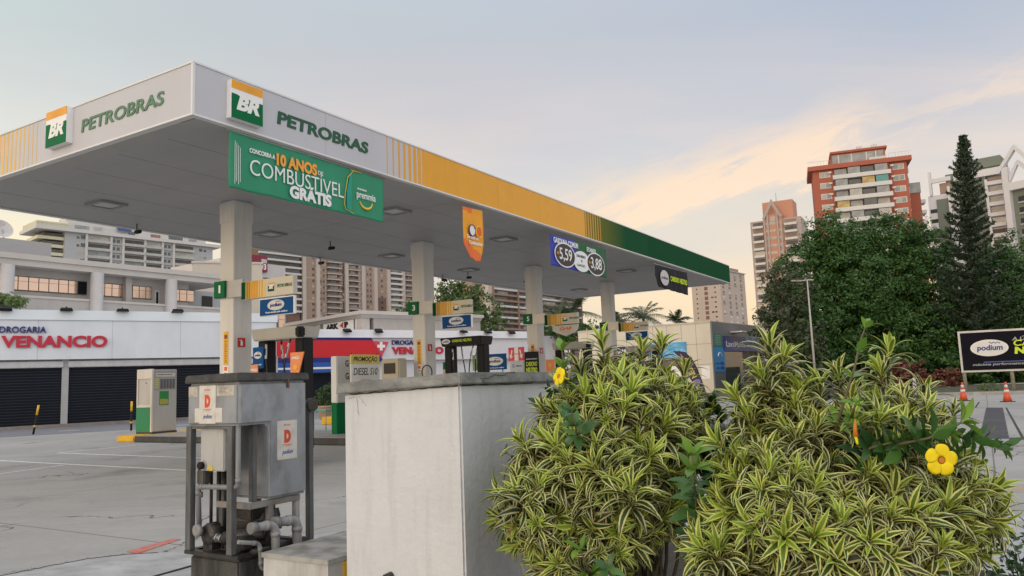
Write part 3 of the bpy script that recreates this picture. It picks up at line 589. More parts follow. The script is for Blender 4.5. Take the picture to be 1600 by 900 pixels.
KERB = M('island_kerb', (.05, .05, .05), .8, var=.2, scale=3, dirt=(.12, .115, .11), dirt_amt=.4); ITOP = M('island_top', (.30, .29, .28), .8, var=.12, scale=2, dirt=(.15, .14, .13), dirt_amt=.5)
def island(x0, x1, y0, y1, h, label):
    t = thing('pump_island', label, 'kerb island', wld(0, 0, 0), -YAW, 'raised pump islands')
    k = MB(); k.box(x0+.95, x1, y0, y1, 0, h-.02); k.build('kerb', KERB, t, bevel=.03)
    MB().box(x0+1.0, x1-.1, y0+.12, y1-.12, h-.03, h).build('top_slab', ITOP, t); MB().box(x0, x0+.948, y0, y1, 0, h).build('yellow_end', PAINT_Y, t, bevel=.04)
island(-4.1, -2.5, 3.3, 4.4, .2, 'kerb island with yellow end below the first canopy pillar'); island(-14.85, -.6, 8.15, 10.95, .2, 'long kerb island with yellow end carrying the green and white price totem')
island(-6.2, -.6, 15.5, 17.4, .2, 'kerb island below the third canopy pillar'); island(-6.2, -.6, 21.7, 23.6, .2, 'kerb island below the fourth canopy pillar')
PGREY = M('pump_grey', (.40, .385, .34), .45, var=.06, dirt=(.2, .19, .17), dirt_amt=.3); PBODY = M('pump_body', (.62, .60, .54), .45, var=.05, dirt=(.3, .28, .25), dirt_amt=.3)
def pump(y, label, dark, seed):
    t = thing('fuel_pump', label, 'fuel pump', wld(-2.5, y, .2), -YAW, 'fuel pumps under the canopy')
    hw = .66; R0 = random.Random(seed)
    MB().box(-.50, .50, -.02, .5, .0, .14).build('plinth', KERB, t)
    k = MB(); k.box(-.44, .44, .02, .46, .14, 1.22); cab = k.build('cabinet', PBODY if not dark else M('pump_dark_body', (.05, .07, .06), .4), t, bevel=.02)
    k = MB(); k.box(-.34, .34, -.01, .03, .92, 1.18); k.build('display_panel', BLACK, cab, bevel=.006)
    k = MB(); k.box(-.28, -.04, -.016, -.008, 1.0, 1.12); k.box(.04, .28, -.016, -.008, 1.0, 1.12); k.build('screen', M('lcd', (.16, .19, .15), .25), cab)
    k = MB(); k.box(-.40, .40, .05, .43, 1.22, 1.34); k.box(-.30, .05, .02, .44, 1.34, 1.44); k.build('top_tray', M('tray_grey', (.36, .35, .28), .5), cab, bevel=.015)
    for s in (-1, 1):
        k = MB(); k.box(s*.52-.115, s*.52+.115, .12, .40, .14, 2.27); k.build('post', BLACK, t, bevel=.02)
    k = MB(); z0, z1 = 2.26, 2.49
    k.hexa([(-hw+.03, -.01, z0), (hw-.03, -.01, z0), (hw-.03, .53, z0), (-hw+.03, .53, z0)], [(-hw, -.05, z1), (hw, -.05, z1), (hw, .57, z1), (-hw, .57, z1)])
    hd = k.build('header', M('header_black', (.013, .014, .016), .45, var=.1, spec=.25) if dark else PGREY, t, bevel=.02)
    if dark:
        podium_logo(hd, -.44, 2.385, .14, .065, -.06); textF('lettering', 'CARBONO NEUTRO', LIME, hd, -.24, 2.36, .62, .07, -.06, bold=.02)
    else:
        k = MB(); k.box(hw-.03, hw+.12, -.10, .06, 2.27, 2.47); k.build('speaker_box', BLACK, hd, bevel=.03)
    for s in (-1, 1):
        for q in (0, 1):
            x = s*(.29-.07*q); pts = [(x+s*.05, .1+.3*q, 2.28), (x, .02+.35*q, 2.0), (x-s*.06, -.0+.4*q, 1.5), (x-s*.02, -.05+.45*q, .75), (x+s*.08, -.04+.43*q, .45), (x+s*.14, -.01+.4*q, .7), (x+s*.14, .0+.38*q, 1.1)]
            k = MB(); P = [Vector(p) for p in pts]; Q = []
            for a, b, c, d in zip([P[0]]+P[:-2], P[:-1], P[1:], P[2:]+[P[-1]]):
                for u in (0, .25, .5, .75): Q.append(.5*((2*b)+(c-a)*u+(2*a-5*b+4*c-d)*u*u+(3*b-a-3*c+d)*u**3))
            k.tube(Q+[P[-1]], .016, 7); h = k.build('hose', RUBBER, t)
            k = MB(); k.tube([P[-1], P[-1]+Vector((0, -.02, .2))], .03, 8); k.tube([P[-1]+Vector((0, -.02, .2)), P[-1]+Vector((-s*.1, -.04, .26))], .018, 8); k.build('nozzle', M('nozzle_shell', (.05, .05, .05) if q else (.28, .05, .04), .4), h)
            MB().tube([Q[2]+Vector((0, 0, .01)), Q[5]], .022, 8).build('coupling', M('coupling_white', (.6, .6, .6), .4), h)
    return t
p1_ = pump(3.72, 'fuel pump with grey beige header and black speaker beside the first canopy pillar', 0, 1)
p2_ = pump(10.0, 'fuel pump with black header reading CARBONO NEUTRO beside the second canopy pillar', 1, 2)
p3_ = pump(16.3, 'fuel pump with grey header half hidden by the yellow green shrub', 0, 3)
pump(22.6, 'fuel pump with grey header beside the fourth canopy pillar', 0, 4)
# small signs clipped to the pumps
t = thing('plate_sign', 'small blue podium plate on the left post of the first fuel pump', 'sign', wld(-2.5, 3.72, .2), -YAW)
k = MB(); k.box(-.66, -.36, .02, .05, 1.72, 2.14); k.build('plate', SIGN_BLUE, t); podium_logo(t, -.51, 1.98, .11, .07, .019); textF('lettering', 'Você movido', SIGN_W, t, -.61, 1.78, .2, .03, .019)
def flagshape(p, label, y, m, dy=0):
    t = thing('tag_sign', label, 'sign', wld(-2.5, y, .2), -YAW)
    MB().prism(p, .02+dy, .045+dy, 'y').build('plate', m, t, bevel=.004); cx = sum(q[0] for q in p)/len(p); z1 = max(q[1] for q in p)
    textF('lettering', 'AMIGO', SIGN_W, t, cx-.1, z1-.13, .2, .05, .02+dy, bold=.02); MB().ell((cx-.0, z1-.28), .05, .05, .012+dy, .021+dy).build('mark', BT_O, t)
OR3 = M('tag_orange', lin(222, 138, 84), .5, var=.06)
flagshape([(.50, 1.52), (.70, 1.52), (.86, 1.98), (.50, 1.98)], 'slanted orange tag sign on the right post of the first fuel pump', 3.72, OR3, -.1)
flagshape([(-.70, 1.50), (-.50, 1.50), (-.50, 1.80), (-.70, 1.80)], 'pale orange tag sign low on the left post of the first fuel pump', 3.72, M('tag_orange_pale', lin(214, 140, 90), .5), -.02)
t = thing('plate_sign', 'rounded green sign plate left of the black headed fuel pump', 'sign', wld(-2.5, 10.0, .2), -YAW)
k = MB(); k.box(-.80, -.60, .25, .28, 1.42, 1.86); k.build('plate', GREENL, t, bevel=.01); MB().box(-.78, -.63, .243, .249, 1.50, 1.66).build('picture', M('picture_pale', (.5, .5, .4), .5, var=.5, scale=12), t)
# ---- price totem and boards on the long island
t = thing('price_totem', 'tall white and green price totem with letters G G D on the long island', 'price sign', wld(-6.5, 9.28, .2), -YAW)
k = MB(); k.box(0, .24, 0, 1.15, .86, 2.16); k.build('upper_panel', M('totem_white', (.68, .69, .71), .4, var=.03), t, bevel=.02); k = MB(); k.box(0, .24, 0, 1.15, 0, .858); k.build('lower_panel', GREENL, t, bevel=.02)
for j, (s, m, w) in enumerate((('G', INK, 'aditivada'), ('G', INK, 'comum'), ('D', ORANGE, 'podium'))): textR('lettering', s, m, t, .34, 1.86-.36*j, .13, .19, .242, bold=.02); textR('lettering', w, m, t, .60, 1.89-.36*j, .36, .08, .242)
t = thing('promotion_board', 'white board reading PROMOÇÃO DIESEL S10 with yellow head by the price totem', 'sign board', wld(-5.5, 9.02, .2), -YAW)
for q in (.06, 1.10): MB().tube([(-.03, q, 0), (-.03, q, 2.2)], .02, 8).build('stand_pole', BLACK, t)
MB().box(-.01, .02, 0, 1.16, 1.0, 1.90).build('white_field', SIGN_W, t); MB().box(-.01, .02, 0, 1.16, 1.902, 2.17).build('yellow_head', M('promo_yellow', lin(228, 208, 120), .5), t)
textR('lettering', 'PROMOÇÃO', INK, t, .09, 1.945, .98, .19, .02, bold=.018, shear=.2); textR('lettering', 'DIESEL S10', M('ink_soft', (.05, .05, .06), .5), t, .09, 1.60, .98, .20, .02, bold=.008, shear=.2); podium_logo(t, .58, 1.30, .40, .19, .02, 'R', INK)
t = thing('payment_kiosk', 'beige payment terminal with dark screen and pink sticker behind the white wall', 'kiosk', wld(-4.66, 9.3, .2), -YAW)
k = MB(); k.box(0, .62, 0, .35, 0, 2.0); k.build('housing', M('kiosk_beige', (.46, .42, .32), .5, var=.05), t, bevel=.03); k = MB(); k.box(.10, .50, -.008, .004, 1.60, 1.88); k.build('screen', DGLASS, t)
k = MB(); k.box(.11, .30, -.006, .004, 1.24, 1.44); k.build('pink_sticker', M('sticker_pink', lin(236, 60, 150), .5), t); k = MB(); k.box(.302, .40, -.006, .004, 1.24, 1.44); k.build('orange_sticker', ORANGE, t); MB().box(.402, .50, -.006, .004, 1.24, 1.44).build('lilac_sticker', M('sticker_lilac', lin(190, 150, 230), .5), t)
# ---- boards round the third island
yb = 15.6
t = thing('panel_sign', 'blue podium banner with green picture end left of the third pillar', 'sign', wld(0, yb, 0), -YAW)
MB().box(-5.40, -4.57, -.02, .02, 1.88, 2.42).build('blue_panel', SIGN_BLUE, t); MB().box(-5.95, -5.402, -.02, .02, 1.88, 2.42).build('picture_panel', M('picture_green', (.06, .16, .05), .5, var=.6, scale=6, dirt=(.5, .5, .3), dirt_amt=.8, dirt_scale=(5, 5, 5)), t)
podium_logo(t, -5.02, 2.17, .33, .15, -.02); textF('lettering', 'movido pelo melhor', SIGN_W, t, -5.25, 1.92, .6, .05, -.02, bold=.02)
for q in (-5.7, -4.75): MB().tube([(q, .03, .0), (q, .03, 2.3)], .02, 8).build('stand_pole', STEEL, t)
t = thing('waste_bin', 'low cream counter box below the blue podium banner', 'box', wld(-5.75, 15.3, .0), -YAW)
k = MB(); k.box(0, 1.05, -.2, .2, 0, 1.7); k.build('body', PBODY, t, bevel=.02); k = MB(); k.box(-.04, 1.09, -.24, .24, 1.70, 1.77); k.build('lid', M('lid_cream', (.55, .53, .46), .5), t, bevel=.02)
t = thing('price_totem', 'pale price totem with pink arrow head and letters G E beside the third pillar', 'price sign', wld(-4.43, 15.6, .0), -YAW)
k = MB(); k.box(0, .53, 0, .2, 0, 2.14); k.build('board', M('totem_pale', (.50, .55, .60), .45), t)
k = MB(); k.box(-.03, .20, -.03, .03, 2.15, 2.60); k.box(.36, .56, -.03, .03, 2.15, 2.60); k.build('pink_panel', M('pink_panel', lin(222, 60, 90), .45), t); MB().box(.202, .358, -.03, .03, 2.15, 2.60).build('white_panel', SIGN_W, t)
k = MB()
for x, s in ((.085, -1), (.46, 1)):
    k.prism([(x-.05*s, 2.50), (x-.01*s, 2.52), (x+.03*s, 2.34), (x+.08*s, 2.36), (x+.03*s, 2.22), (x-.06*s, 2.30), (x-.01*s, 2.32)], -.036, -.029, 'y')
k.build('arrow_mark', SIGN_W, t)
for j, s in enumerate(('G', 'E')): textF('lettering', s, NAVY, t, .10, 1.92-.26*j, .07, .13, -.001, bold=.015); textF('lettering', ('Aditivada', 'Etanol')[j], NAVY, t, .22, 1.95-.26*j, .24, .06, -.001)
textF('lettering', 'Entrada', RED, t, .215, 2.36, .13, .045, -.03)
t = thing('board_sign', 'black board reading CARBONO NEUTRO in front of the third pillar', 'sign board', wld(-3.78, 15.5, .2), -YAW)
MB().box(0, .52, -.02, .02, 1.0, 2.22).build('board', BK, t); MB().box(.24, .28, -.01, .01, 0, .998).build('stand_pole', BLACK, t); textF('lettering', 'AÚNICA GASOLINA', SIGN_W, t, .05, 1.96, .42, .05, -.02, bold=.01, shear=.15); textF('lettering', 'CARBONO', LIME, t, .05, 1.74, .42, .15, -.02, bold=.02); textF('lettering', 'NEUTRO', LIME, t, .05, 1.53, .42, .17, -.02, bold=.045)
t = thing('tag_sign', 'plain orange tag sign between the third pillar and the grey pump', 'sign', wld(-3.05, 15.6, .2), -YAW); k = MB(); k.prism([(0, 1.5), (.30, 1.5), (.34, 1.93), (0, 1.93)], -.02, .02, 'y'); k.build('plate', OR3, t); MB().ell((.16, 1.75), .06, .06, -.028, -.019).build('mark', BT_O, t); MB().tube([(.15, .03, 0), (.15, .03, 1.6)], .015, 8).build('stand_pole', BLACK, t)
# fire extinguisher with coiled hose by the second pillar
p = ony(668, 590, 9.9); t = thing('fire_extinguisher', 'red fire extinguisher with black looped hose beside the second pillar', 'fire extinguisher', wld(p.x, 9.9, 1.05), -YAW)
MB().lathe([(.03, 0), (.085, .02), (.09, .05), (.09, .42), (.06, .50), (.03, .53), (.03, .60)], n=18).build('cylinder', M('extinguisher_red', lin(190, 20, 28), .3), t)
MB().tube([(.0+.17*math.cos(a), -.02, .75+.19*math.sin(a)) for a in np.linspace(-1.2, 4.4, 22)], .016, 8).build('hose', RUBBER, t); k = MB(); k.box(-.10, .09, -.02, .02, .58, .62); k.build('handle', BLACK, t); MB().box(-.06, .06, .09, .12, -.85, .3).build('stand', STEEL, t)
p = ony(374, 586, 3.6); t = thing('fire_extinguisher', 'fire extinguisher with thin looped hose beside the first pillar behind the grey tank', 'fire extinguisher', wld(p.x, 3.55, .9), -YAW)
MB().lathe([(.03, 0), (.085, .02), (.09, .05), (.09, .42), (.06, .50), (.03, .53), (.03, .60)], n=18).build('cylinder', M('extinguisher_red', (0, 0, 0)), t)
MB().tube([(.0+.19*math.cos(a), -.02, .75+.16*math.sin(a)) for a in np.linspace(-.6, 3.7, 22)], .014, 8).build('hose', RUBBER, t); MB().box(-.06, .06, .09, .12, -.7, .3).build('stand', STEEL, t)
# the old dispenser at the left end of the long island
t = thing('service_dispenser', 'white and green air and water dispenser cabinet at the end of the long island', 'dispenser', wld(-15.0, 8.93, .2), -YAW)
DW = M('dispenser_white', (.58, .55, .49), .5, var=.05, dirt=(.3, .28, .25), dirt_amt=.35); DG_ = M('dispenser_grey', (.44, .42, .39), .5, var=.05, dirt=(.28, .26, .24), dirt_amt=.4)
w_, d_ = .84, .93
k = MB(); k.box(.0, w_, .0, d_, 0, .06); k.build('plinth', KERB, t); k = MB(); k.box(.06, w_, .02, d_-.02, .06, 2.10); k.build('cabinet', DG_, t, bevel=.02)
k = MB(); k.box(0, w_-.002, -.01, .06, 1.80, 2.12); k.box(0, .07, -.01, .05, .94, 1.80); k.box(w_-.10, w_-.002, -.01, .05, .94, 1.80); k.box(0, w_-.002, -.01, .05, .86, .94); k.build('front_frame', DW, t, bevel=.008)
MB().box(.07, w_-.10, .021, .026, .94, 1.80).build('recess_panel', M('recess_beige', (.36, .33, .29), .6), t); MB().ell((.48, 1.66), .02, .02, .01, .022).build('keyhole', BLACK, t)
k = MB(); k.box(0, w_-.08, -.012, .05, .06, .858); k.build('green_door', M('dispenser_green', lin(30, 122, 78), .5, var=.05), t, bevel=.006); k = MB(); k.box(w_-.078, w_-.002, -.012, .05, .06, .858); k.build('corner_post', DW, t, bevel=.006)
MB().box(w_+.001, w_+.010, .06, d_-.05, 1.42, 2.05).build('meter_panel', M('meter_grey', (.32, .31, .30), .45), t); MB().box(w_+.008, w_+.014, .12, d_-.10, 1.86, 1.98).build('meter_label', DW, t); textR('lettering', 'ABASTECIMENTO AUTOMOTIVO', INK, t, .16, 1.91, .55, .03, w_+.014, bold=.01)
k = MB()
for j in range(5): k.box(w_+.009, w_+.013, .28+j*.112, .28+j*.112+.09, 1.46, 1.78)
k.build('meter_window', M('meter_dark', (.10, .10, .11), .3), t); k = MB()
for j in range(6): k.box(w_+.009, w_+.0125, .08, .22, 1.47+j*.06, 1.505+j*.06)
k.build('price_label', M('label_lime', (.55, .52, .16), .5), t)
MB().box(w_+.001, w_+.008, .26, .60, .92, 1.38).build('green_poster', M('poster_green', lin(40, 130, 60), .5), t); k = MB(); k.box(w_+.006, w_+.011, .28, .58, .94, 1.12); k.build('poster_picture', M('poster_yellow', (.45, .38, .06), .5, var=.7, scale=9, dirt=(.05, .2, .06), dirt_amt=.9, dirt_scale=(9, 9, 9)), t)
t = thing('yellow_block', 'small yellow painted kerb block behind the white dispenser cabinet', 'block', wld(-15.75, 9.6, 0), -YAW); k = MB(); k.box(0, .5, 0, .5, 0, .55); k.build('block', PAINT_Y, t, bevel=.03)
# plant pot and turquoise bar table between the islands
t = thing('potted_shrub', 'round clipped green shrub in a terracotta pot behind the price totem', 'potted plant', tuple(atz(508, 655, 0)))
MB().lathe([(.22, 0), (.24, .02), (.32, .55), (.36, .56), (.36, .64), (.30, .64), (.28, .58)], n=20).build('pot', M('terracotta', (.42, .28, .20), .8, var=.12), t)
POTBUSH = t
t = thing('steel_table', 'thin turquoise steel frame table in front of the potted shrub', 'table', tuple(atz(503, 675, 0)), -YAW)
TQ = M('turquoise_paint', lin(70, 160, 140), .45); k = MB(); k.box(-.7, .5, -.3, .3, .72, .76); k.build('table_top', TQ, t)
for a, b in ((-.65, -.26), (.45, -.26), (-.65, .26), (.45, .26)): MB().tube([(a, b, 0), (a, b, .72)], .018, 8).build('leg', TQ, t)
t = thing('yellow_block', 'low yellow concrete block beside the turquoise table', 'block', tuple(atz(510, 664, 0)), -YAW); k = MB(); k.box(-.3, .5, 0, .3, 0, .32); k.build('block', PAINT_Y, t, bevel=.04)
# ================================================================== FOREGROUND: FILTER TANK, POST, METAL BOX, WALL
TF = Vector((-1.963, 5.49, 0)); LF = loc(TF)
def tx(px, py, xv=0.): p = onx(px, py, LF.x+xv); return (p.y-LF.y, p.z)
def ty(px, py, yv=0.): p = ony(px, py, LF.y+yv); return (p.x-LF.x, p.z)
TANK = M('tank_grey_paint', (.27, .285, .305), .45, var=.10, scale=2.5, bump=.06, bscale=30, dirt=(.09, .085, .075), dirt_amt=.9, dirt_scale=(5, 5, 3), lo=.45, hi=.80)
TBOX = M('box_grey_paint', (.40, .40, .385), .45, var=.07, scale=4, dirt=(.16, .15, .13), dirt_amt=.6, dirt_scale=(6, 6, 1.5), lo=.5, hi=.8)
FRAME = M('frame_steel', (.13, .135, .14), .5, metal=.25, var=.2, scale=6, dirt=(.05, .045, .04), dirt_amt=.8, dirt_scale=(9, 9, 2.2), lo=.4, hi=.7)
OILY = M('oily_iron', (.022, .021, .02), .38, var=.4, scale=9, bump=.3, bscale=40, dirt=(.07, .06, .05), dirt_amt=.5, dirt_scale=(12, 12, 12))
LIDM = M('weathered_lid', (.075, .075, .073), .85, var=.3, scale=5, bump=.5, bscale=30, dirt=(.028, .027, .026), dirt_amt=.85, dirt_scale=(6, 6, 5), lo=.4, hi=.65)
PVC = M('grey_pvc', (.21, .215, .22), .4, var=.1, scale=9, dirt=(.12, .11, .1), dirt_amt=.6, dirt_scale=(14, 14, 6))
PED = M('stained_concrete', (.085, .083, .078), .85, var=.3, scale=5, bump=.5, bscale=30, dirt=(.02, .02, .02), dirt_amt=.9, dirt_scale=(8, 8, 2), lo=.35, hi=.65)
PAPER = M('sticker_paper', (.60, .58, .53), .6, var=.06, scale=8, dirt=(.3, .27, .2), dirt_amt=.5, dirt_scale=(10, 10, 10)); OLDP = M('aged_label', (.48, .45, .38), .7, var=.2, scale=12, dirt=(.2, .18, .15), dirt_amt=.7, dirt_scale=(14, 14, 14))
INK_R = M('ink_orange_red', lin(206, 74, 40), .6, var=.05); INK_B = M('ink_blue', lin(46, 70, 140), .6, var=.05)
tk = thing('fuel_filter_tank', 'grey steel diesel filter tank with dark lid and pump frame in the foreground', 'filter tank', TF, -YAW)
X0 = -.585; Y1 = .665
k = MB(); k.box(X0+.03, -.025, .03, Y1-.03, -.02, .325); k.build('pedestal', PED, tk, bevel=.015)
k = MB(); k.box(X0, 0, 0, .06, .335, .362); k.box(X0, 0, Y1-.06, Y1, .335, .362); k.box(X0, X0+.06, .06, Y1-.06, .335, .362); k.box(-.06, 0, .06, Y1-.06, .335, .362); k.box(X0+.06, -.06, .06, Y1-.06, .338, .35); k.box(X0+.02, -.02, .28, .36, .352, .39); k.build('base_plate', OILY, tk, bevel=.004)
zl = 1.562
y_e, _ = tx(423, 700)
k = MB(); k.prism([(.004, 1.252), (y_e-.012, 1.252), (y_e-.012, .705), (Y1-.01, .705), (Y1-.01, zl), (.004, zl)], X0+.01, -.004, 'x'); up_ = k.build('tank_body', TANK, tk, bevel=.02, seg=3)
k = MB()
k.hexa([(X0-.006, -.012, zl+.002), (.012, -.012, zl+.002), (.012, Y1+.006, zl+.002), (X0-.006, Y1+.006, zl+.002)], [(X0+.0, -.006, zl+.062), (.006, -.006, zl+.066), (.006, Y1, zl+.058), (X0+.0, Y1, zl+.055)]); k.build('lid', LIDM, tk, bevel=.008)
y_e, _ = tx(423, 700); y_b, zb_ = tx(440, 770)
ye2, _ = tx(408, 700)
k = MB(); k.box(-.10, -.055, ye2-.03, ye2+.012, .70, 1.25); k.build('tank_rib', FRAME, tk, bevel=.004)
# lifting lug with rust
ya, za = tx(451, 590, .01); k = MB(); k.box(-.004, .010, ya-.011, ya+.011, za-.075, za+.02); k.build('lug', M('rusty_iron', (.12, .06, .04), .8, var=.3, scale=20), tk, bevel=.003)
# electric box under the upper tank
xa, _ = ty(313, 700, .03); xb_, zc = ty(350, 737, .03)
k = MB(); k.box(xa, xb_, .03, ye2-.04, zc, 1.249); eb = k.build('electric_box', TBOX, tk, bevel=.008)
xk_, zk = ty(318, 727, .03); MB().tube([(xk_, .03, zk), (xk_, -.005, zk), (xk_, -.012, zk)], [.027, .027, .02], 16).build('knob', BLACK, eb); MB().tube([(xk_, .03, zk), (xk_, .02, zk)], .036, 16).build('knob_ring', STEEL, eb)
xk_, zk = ty(325, 735.5, .03); MB().box(xk_, xk_+.055, .026, .031, zk, zk+.038).build('caution_label', M('caution_yellow', lin(196, 176, 90), .6, var=.2, scale=30), eb)
# frame posts
for (xa, ya, n) in ((X0+.004, .004, 0), (-.125, .002, 0), (X0+.004, Y1-.05, 0)):
    k = MB(); k.box(xa, xa+.058, ya, ya+.045, .363, 1.25); k.build('frame_post', FRAME, tk, bevel=.003)
k = MB(); k.box(X0+.064, -.127, .006, .03, 1.232, 1.25); k.build('frame_rail', FRAME, tk)
# cradle under the lower tank
k = MB(); k.box(-.40, -.06, .13, .155, .655, .70); k.box(-.06, -.03, .13, Y1-.06, .655, .70); k.box(-.40, -.06, Y1-.09, Y1-.06, .655, .70); k.build('cradle', M('cradle_steel', (.24, .235, .22), .55, var=.15, scale=7, dirt=(.12, .07, .04), dirt_amt=.7, dirt_scale=(9, 9, 9)), tk, bevel=.003)
for a in (Y1-.105,): 
    k = MB(); k.box(-.075, -.032, a, a+.042, .363, .654); k.build('cradle_leg', M('leg_light', (.36, .36, .36), .5, var=.12, scale=6, dirt=(.15, .13, .11), dirt_amt=.6, dirt_scale=(9, 9, 3)), tk, bevel=.003)
k = MB(); k.box(-.38, -.34, .14, .18, .363, .654); k.build('cradle_leg', FRAME, tk)
def pipe(name, pts, r, m=PVC, bend=.05, n=14, collars=()):
    """a pipe with rounded elbows and sockets"""
    P = [Vector(p) for p in pts]; Q = [P[0]]; E = []
    for a, b, c in zip(P[:-2], P[1:-1], P[2:]):
        u = (a-b).normalized(); v = (c-b).normalized(); d = min(bend, (a-b).length*.45, (c-b).length*.45); E.append((b+u*d, u)); E.append((b+v*d, v))
        for t in np.linspace(0, 1, 7): Q.append((b+u*d)*(1-t)**2 + b*2*t*(1-t) + (b+v*d)*t*t)
    Q.append(P[-1]); k = MB(); k.tube(Q, r, n)
    for p, u in E: k.tube([p-u*.012, p+u*.022], r*1.16, n)
    return k.build(name, m, tk)
# thin grey conduit: down the front, across to the left and down again
xp, zp0 = ty(375, 680, .05); _, zq = ty(360, 761, .03); xr, _ = ty(312, 790, .05); _, zs = ty(312, 822, .05)
pipe('conduit', [(xp, .035, 1.25), (xp, .035, zq), (xr, .035, zq-.012), (xr, .05, .47)], .0185, bend=.04)
MB().tube([(xr, .047, zq-.09), (xr, .047, zq-.05)], .025, 14).build('conduit_union', PVC, tk)
# switch block and dark risers
xs, zs = ty(307, 757, .06); k = MB(); k.box(xs, xs+.085, .06, .12, zs-.0, zs+.11); k.build('switch_block', M('switch_grey', (.09, .09, .085), .5, var=.2), tk, bevel=.008)
for px in (330, 342, 350): xq, _ = ty(px, 780, .16); MB().tube([(xq, .16, .36), (xq, .16, .95)], .017 if px != 330 else .012, 10).build('riser', OILY, tk)
MB().prism([(-.50, .55), (-.44, .78), (-.40, .78), (-.40, .55)], .25, .28, 'y').build('guard_plate', OILY, tk)
# pumps and motors on the base
def motor(c, ax, r, l, name, m=OILY):
    c = Vector(c); a = Vector(ax).normalized(); k = MB()
    k.tube([c-a*l/2, c-a*l*.42, c-a*l*.40, c+a*l*.34, c+a*l*.36, c+a*l*.5], [r*.55, r*.9, r, r, r*.86, r*.7], 22)
    q = a.cross(Vector((0, 0, 1)))
    for i in range(10):
        t = 2*math.pi*i/10; d = q*math.cos(t)+Vector((0, 0, 1))*math.sin(t); p = c+d*r*1.03; k.tube([p-a*l*.34, p+a*l*.28], .006, 5)
    k.box(c.x-.05, c.x+.05, c.y-.06, c.y+.06, .363, c.z-r*.7); return k.build(name, m, tk)
motor((-.235, .36, .545), (.9, .45, 0), .105, .30, 'motor', M('motor_grey', (.055, .055, .055), .45, var=.3, scale=7, dirt=(.015, .015, .015), dirt_amt=.8, dirt_scale=(9, 9, 9)))
motor((-.40, .12, .47), (0, 1, 0), .075, .15, 'gear_pump')
xg, zg = ty(313, 828, .03); MB().tube([(xg, .02, zg), (xg, -.005, zg), (xg, -.012, zg)], [.045, .045, .03], 18).build('pump_cover', M('pump_cover', (.24, .24, .235), .5, var=.2, scale=12), tk)
k = MB(); k.tube([(-.36, .09, .455), (-.27, .08, .45)], .022, 12); k.tube([(-.33, .086, .453), (-.305, .084, .452)], .034, 6); k.tube([(-.285, .082, .451), (-.26, .08, .45)], .031, 6); k.build('union_nut', M('union_steel', (.3, .3, .3), .35, metal=.6, var=.2, scale=20), tk)
k = MB(); k.tube([(-.26, .08, .45), (-.05, .25, .47), (-.03, .27, .47)], .048, 14); k.box(-.28, -.05, .10, .40, .38, .47); k.build('pump_body', OILY, tk, bevel=.008)
k = MB(); k.box(-.30, -.12, .22, .45, .56, .655); k.build('terminal_box', OILY, tk, bevel=.01)
# big pale elbows dropping in front of the base
y1, z1 = tx(405, 825, .04); y2, z2 = tx(431, 828, .06)
PVL = M('pale_pvc', (.30, .305, .31), .4, var=.08, scale=9, dirt=(.16, .15, .14), dirt_amt=.5, dirt_scale=(12, 12, 5))
def elbow(ya, yb, z, x, r):
    pipe('drop_pipe', [(x-.03, ya, z), (x, yb, z-.002), (x, yb, .02)], r, PVL, bend=.065, n=18); MB().tube([(x-.03, ya-.03, z), (x-.026, ya+.02, z)], r*1.32, 18).build('pipe_collar', M('collar_grey', (.2, .2, .2), .45, var=.2, scale=12), tk)
elbow(y1-.03, y2+.01, z1+.005, .045, .030)
y3, z3 = tx(440, 817, .03); y4, z4 = tx(464, 820, .045)
elbow(y3-.03, y4+.01, z3+.005, .035, .034)
MB().tube([(-.06, y3, z3), (.0, y3, z3)], .036, 12).build('inlet_pipe', OILY, tk)
y5, z5 = tx(421, 800, -.05); MB().tube([(-.05, y5, .44), (-.05, y5, .66)], .032, 14).build('drain_pipe', M('drain_iron', (.12, .105, .10), .5, var=.3, scale=12), tk)
MB().tube([(-.03, y5+.06, .63), (-.03, y5+.075, .58), (-.02, y5+.06, .54), (-.03, y5+.09, .48)], .008, 8).build('cable', RUBBER, tk)
y6, z6 = tx(372, 847, .012); y7, z7 = tx(405, 849, .03); y8, z8 = tx(408, 890, .05)
pipe('small_pipe', [(.012, y6, z6), (.035, y7, z7), (.045, y7+.004, z8), (.07, y7+.1, z8-.015)], .0145, PVC, bend=.035)
MB().tube([(.0, .12, .368), (.0, Y1-.05, .368)], .02, 8).build('base_pipe', OILY, tk)
# stickers: a big D, the word podium
def sticker(fr, x0, x1, z0, z1, off, tabs):
    sg = -1 if fr == 'F' else 1
    def bx(k, a, b, c, d, o0, o1): return k.box(a, b, off+sg*o0, off+sg*o1, c, d) if fr == 'F' else k.box(off+sg*o0, off+sg*o1, a, b, c, d)
    k = MB(); bx(k, x0, x1, z0, z1, .0005, .002)
    s = k.build('sticker', PAPER, up_); w = x1-x0; h = z1-z0; tf = textF if fr == 'F' else textR; o = off+sg*.002
    if tabs:
        k = MB(); bx(k, x0-.05, x0-.001, z0+.01, z0+.30*h+.03, .0005, .0015); k.build('tape', PAPER, s); k = MB(); bx(k, x1+.001, x1+.07, z0+.01, z0+.30*h+.03, .0005, .0015); k.build('tape', PAPER, s)
    tf('letters', 'FILTRO', INK_R, s, x0+w*.32, z0+h*.86, w*.36, h*.045, o, bold=.02, ext=.0008)
    tf('letter', 'D', INK_R, s, x0+w*.34, z0+h*.42, w*.34, h*.34, o, bold=.09, ext=.0008)
    k = MB(); bx(k, x0+w*.26, x0+w*.74, z0+h*.365, z0+h*.38, .001, .003); bx(k, x0+w*.38, x0+w*.64, z0+h*.33, z0+h*.34, .001, .003); k.build('rule', INK_R, s)
    tf('letters', 'podium', INK_B, s, x0+w*.24, z0+h*.10, w*.54, h*.15, o, bold=.02, shear=.3, ext=.0008)
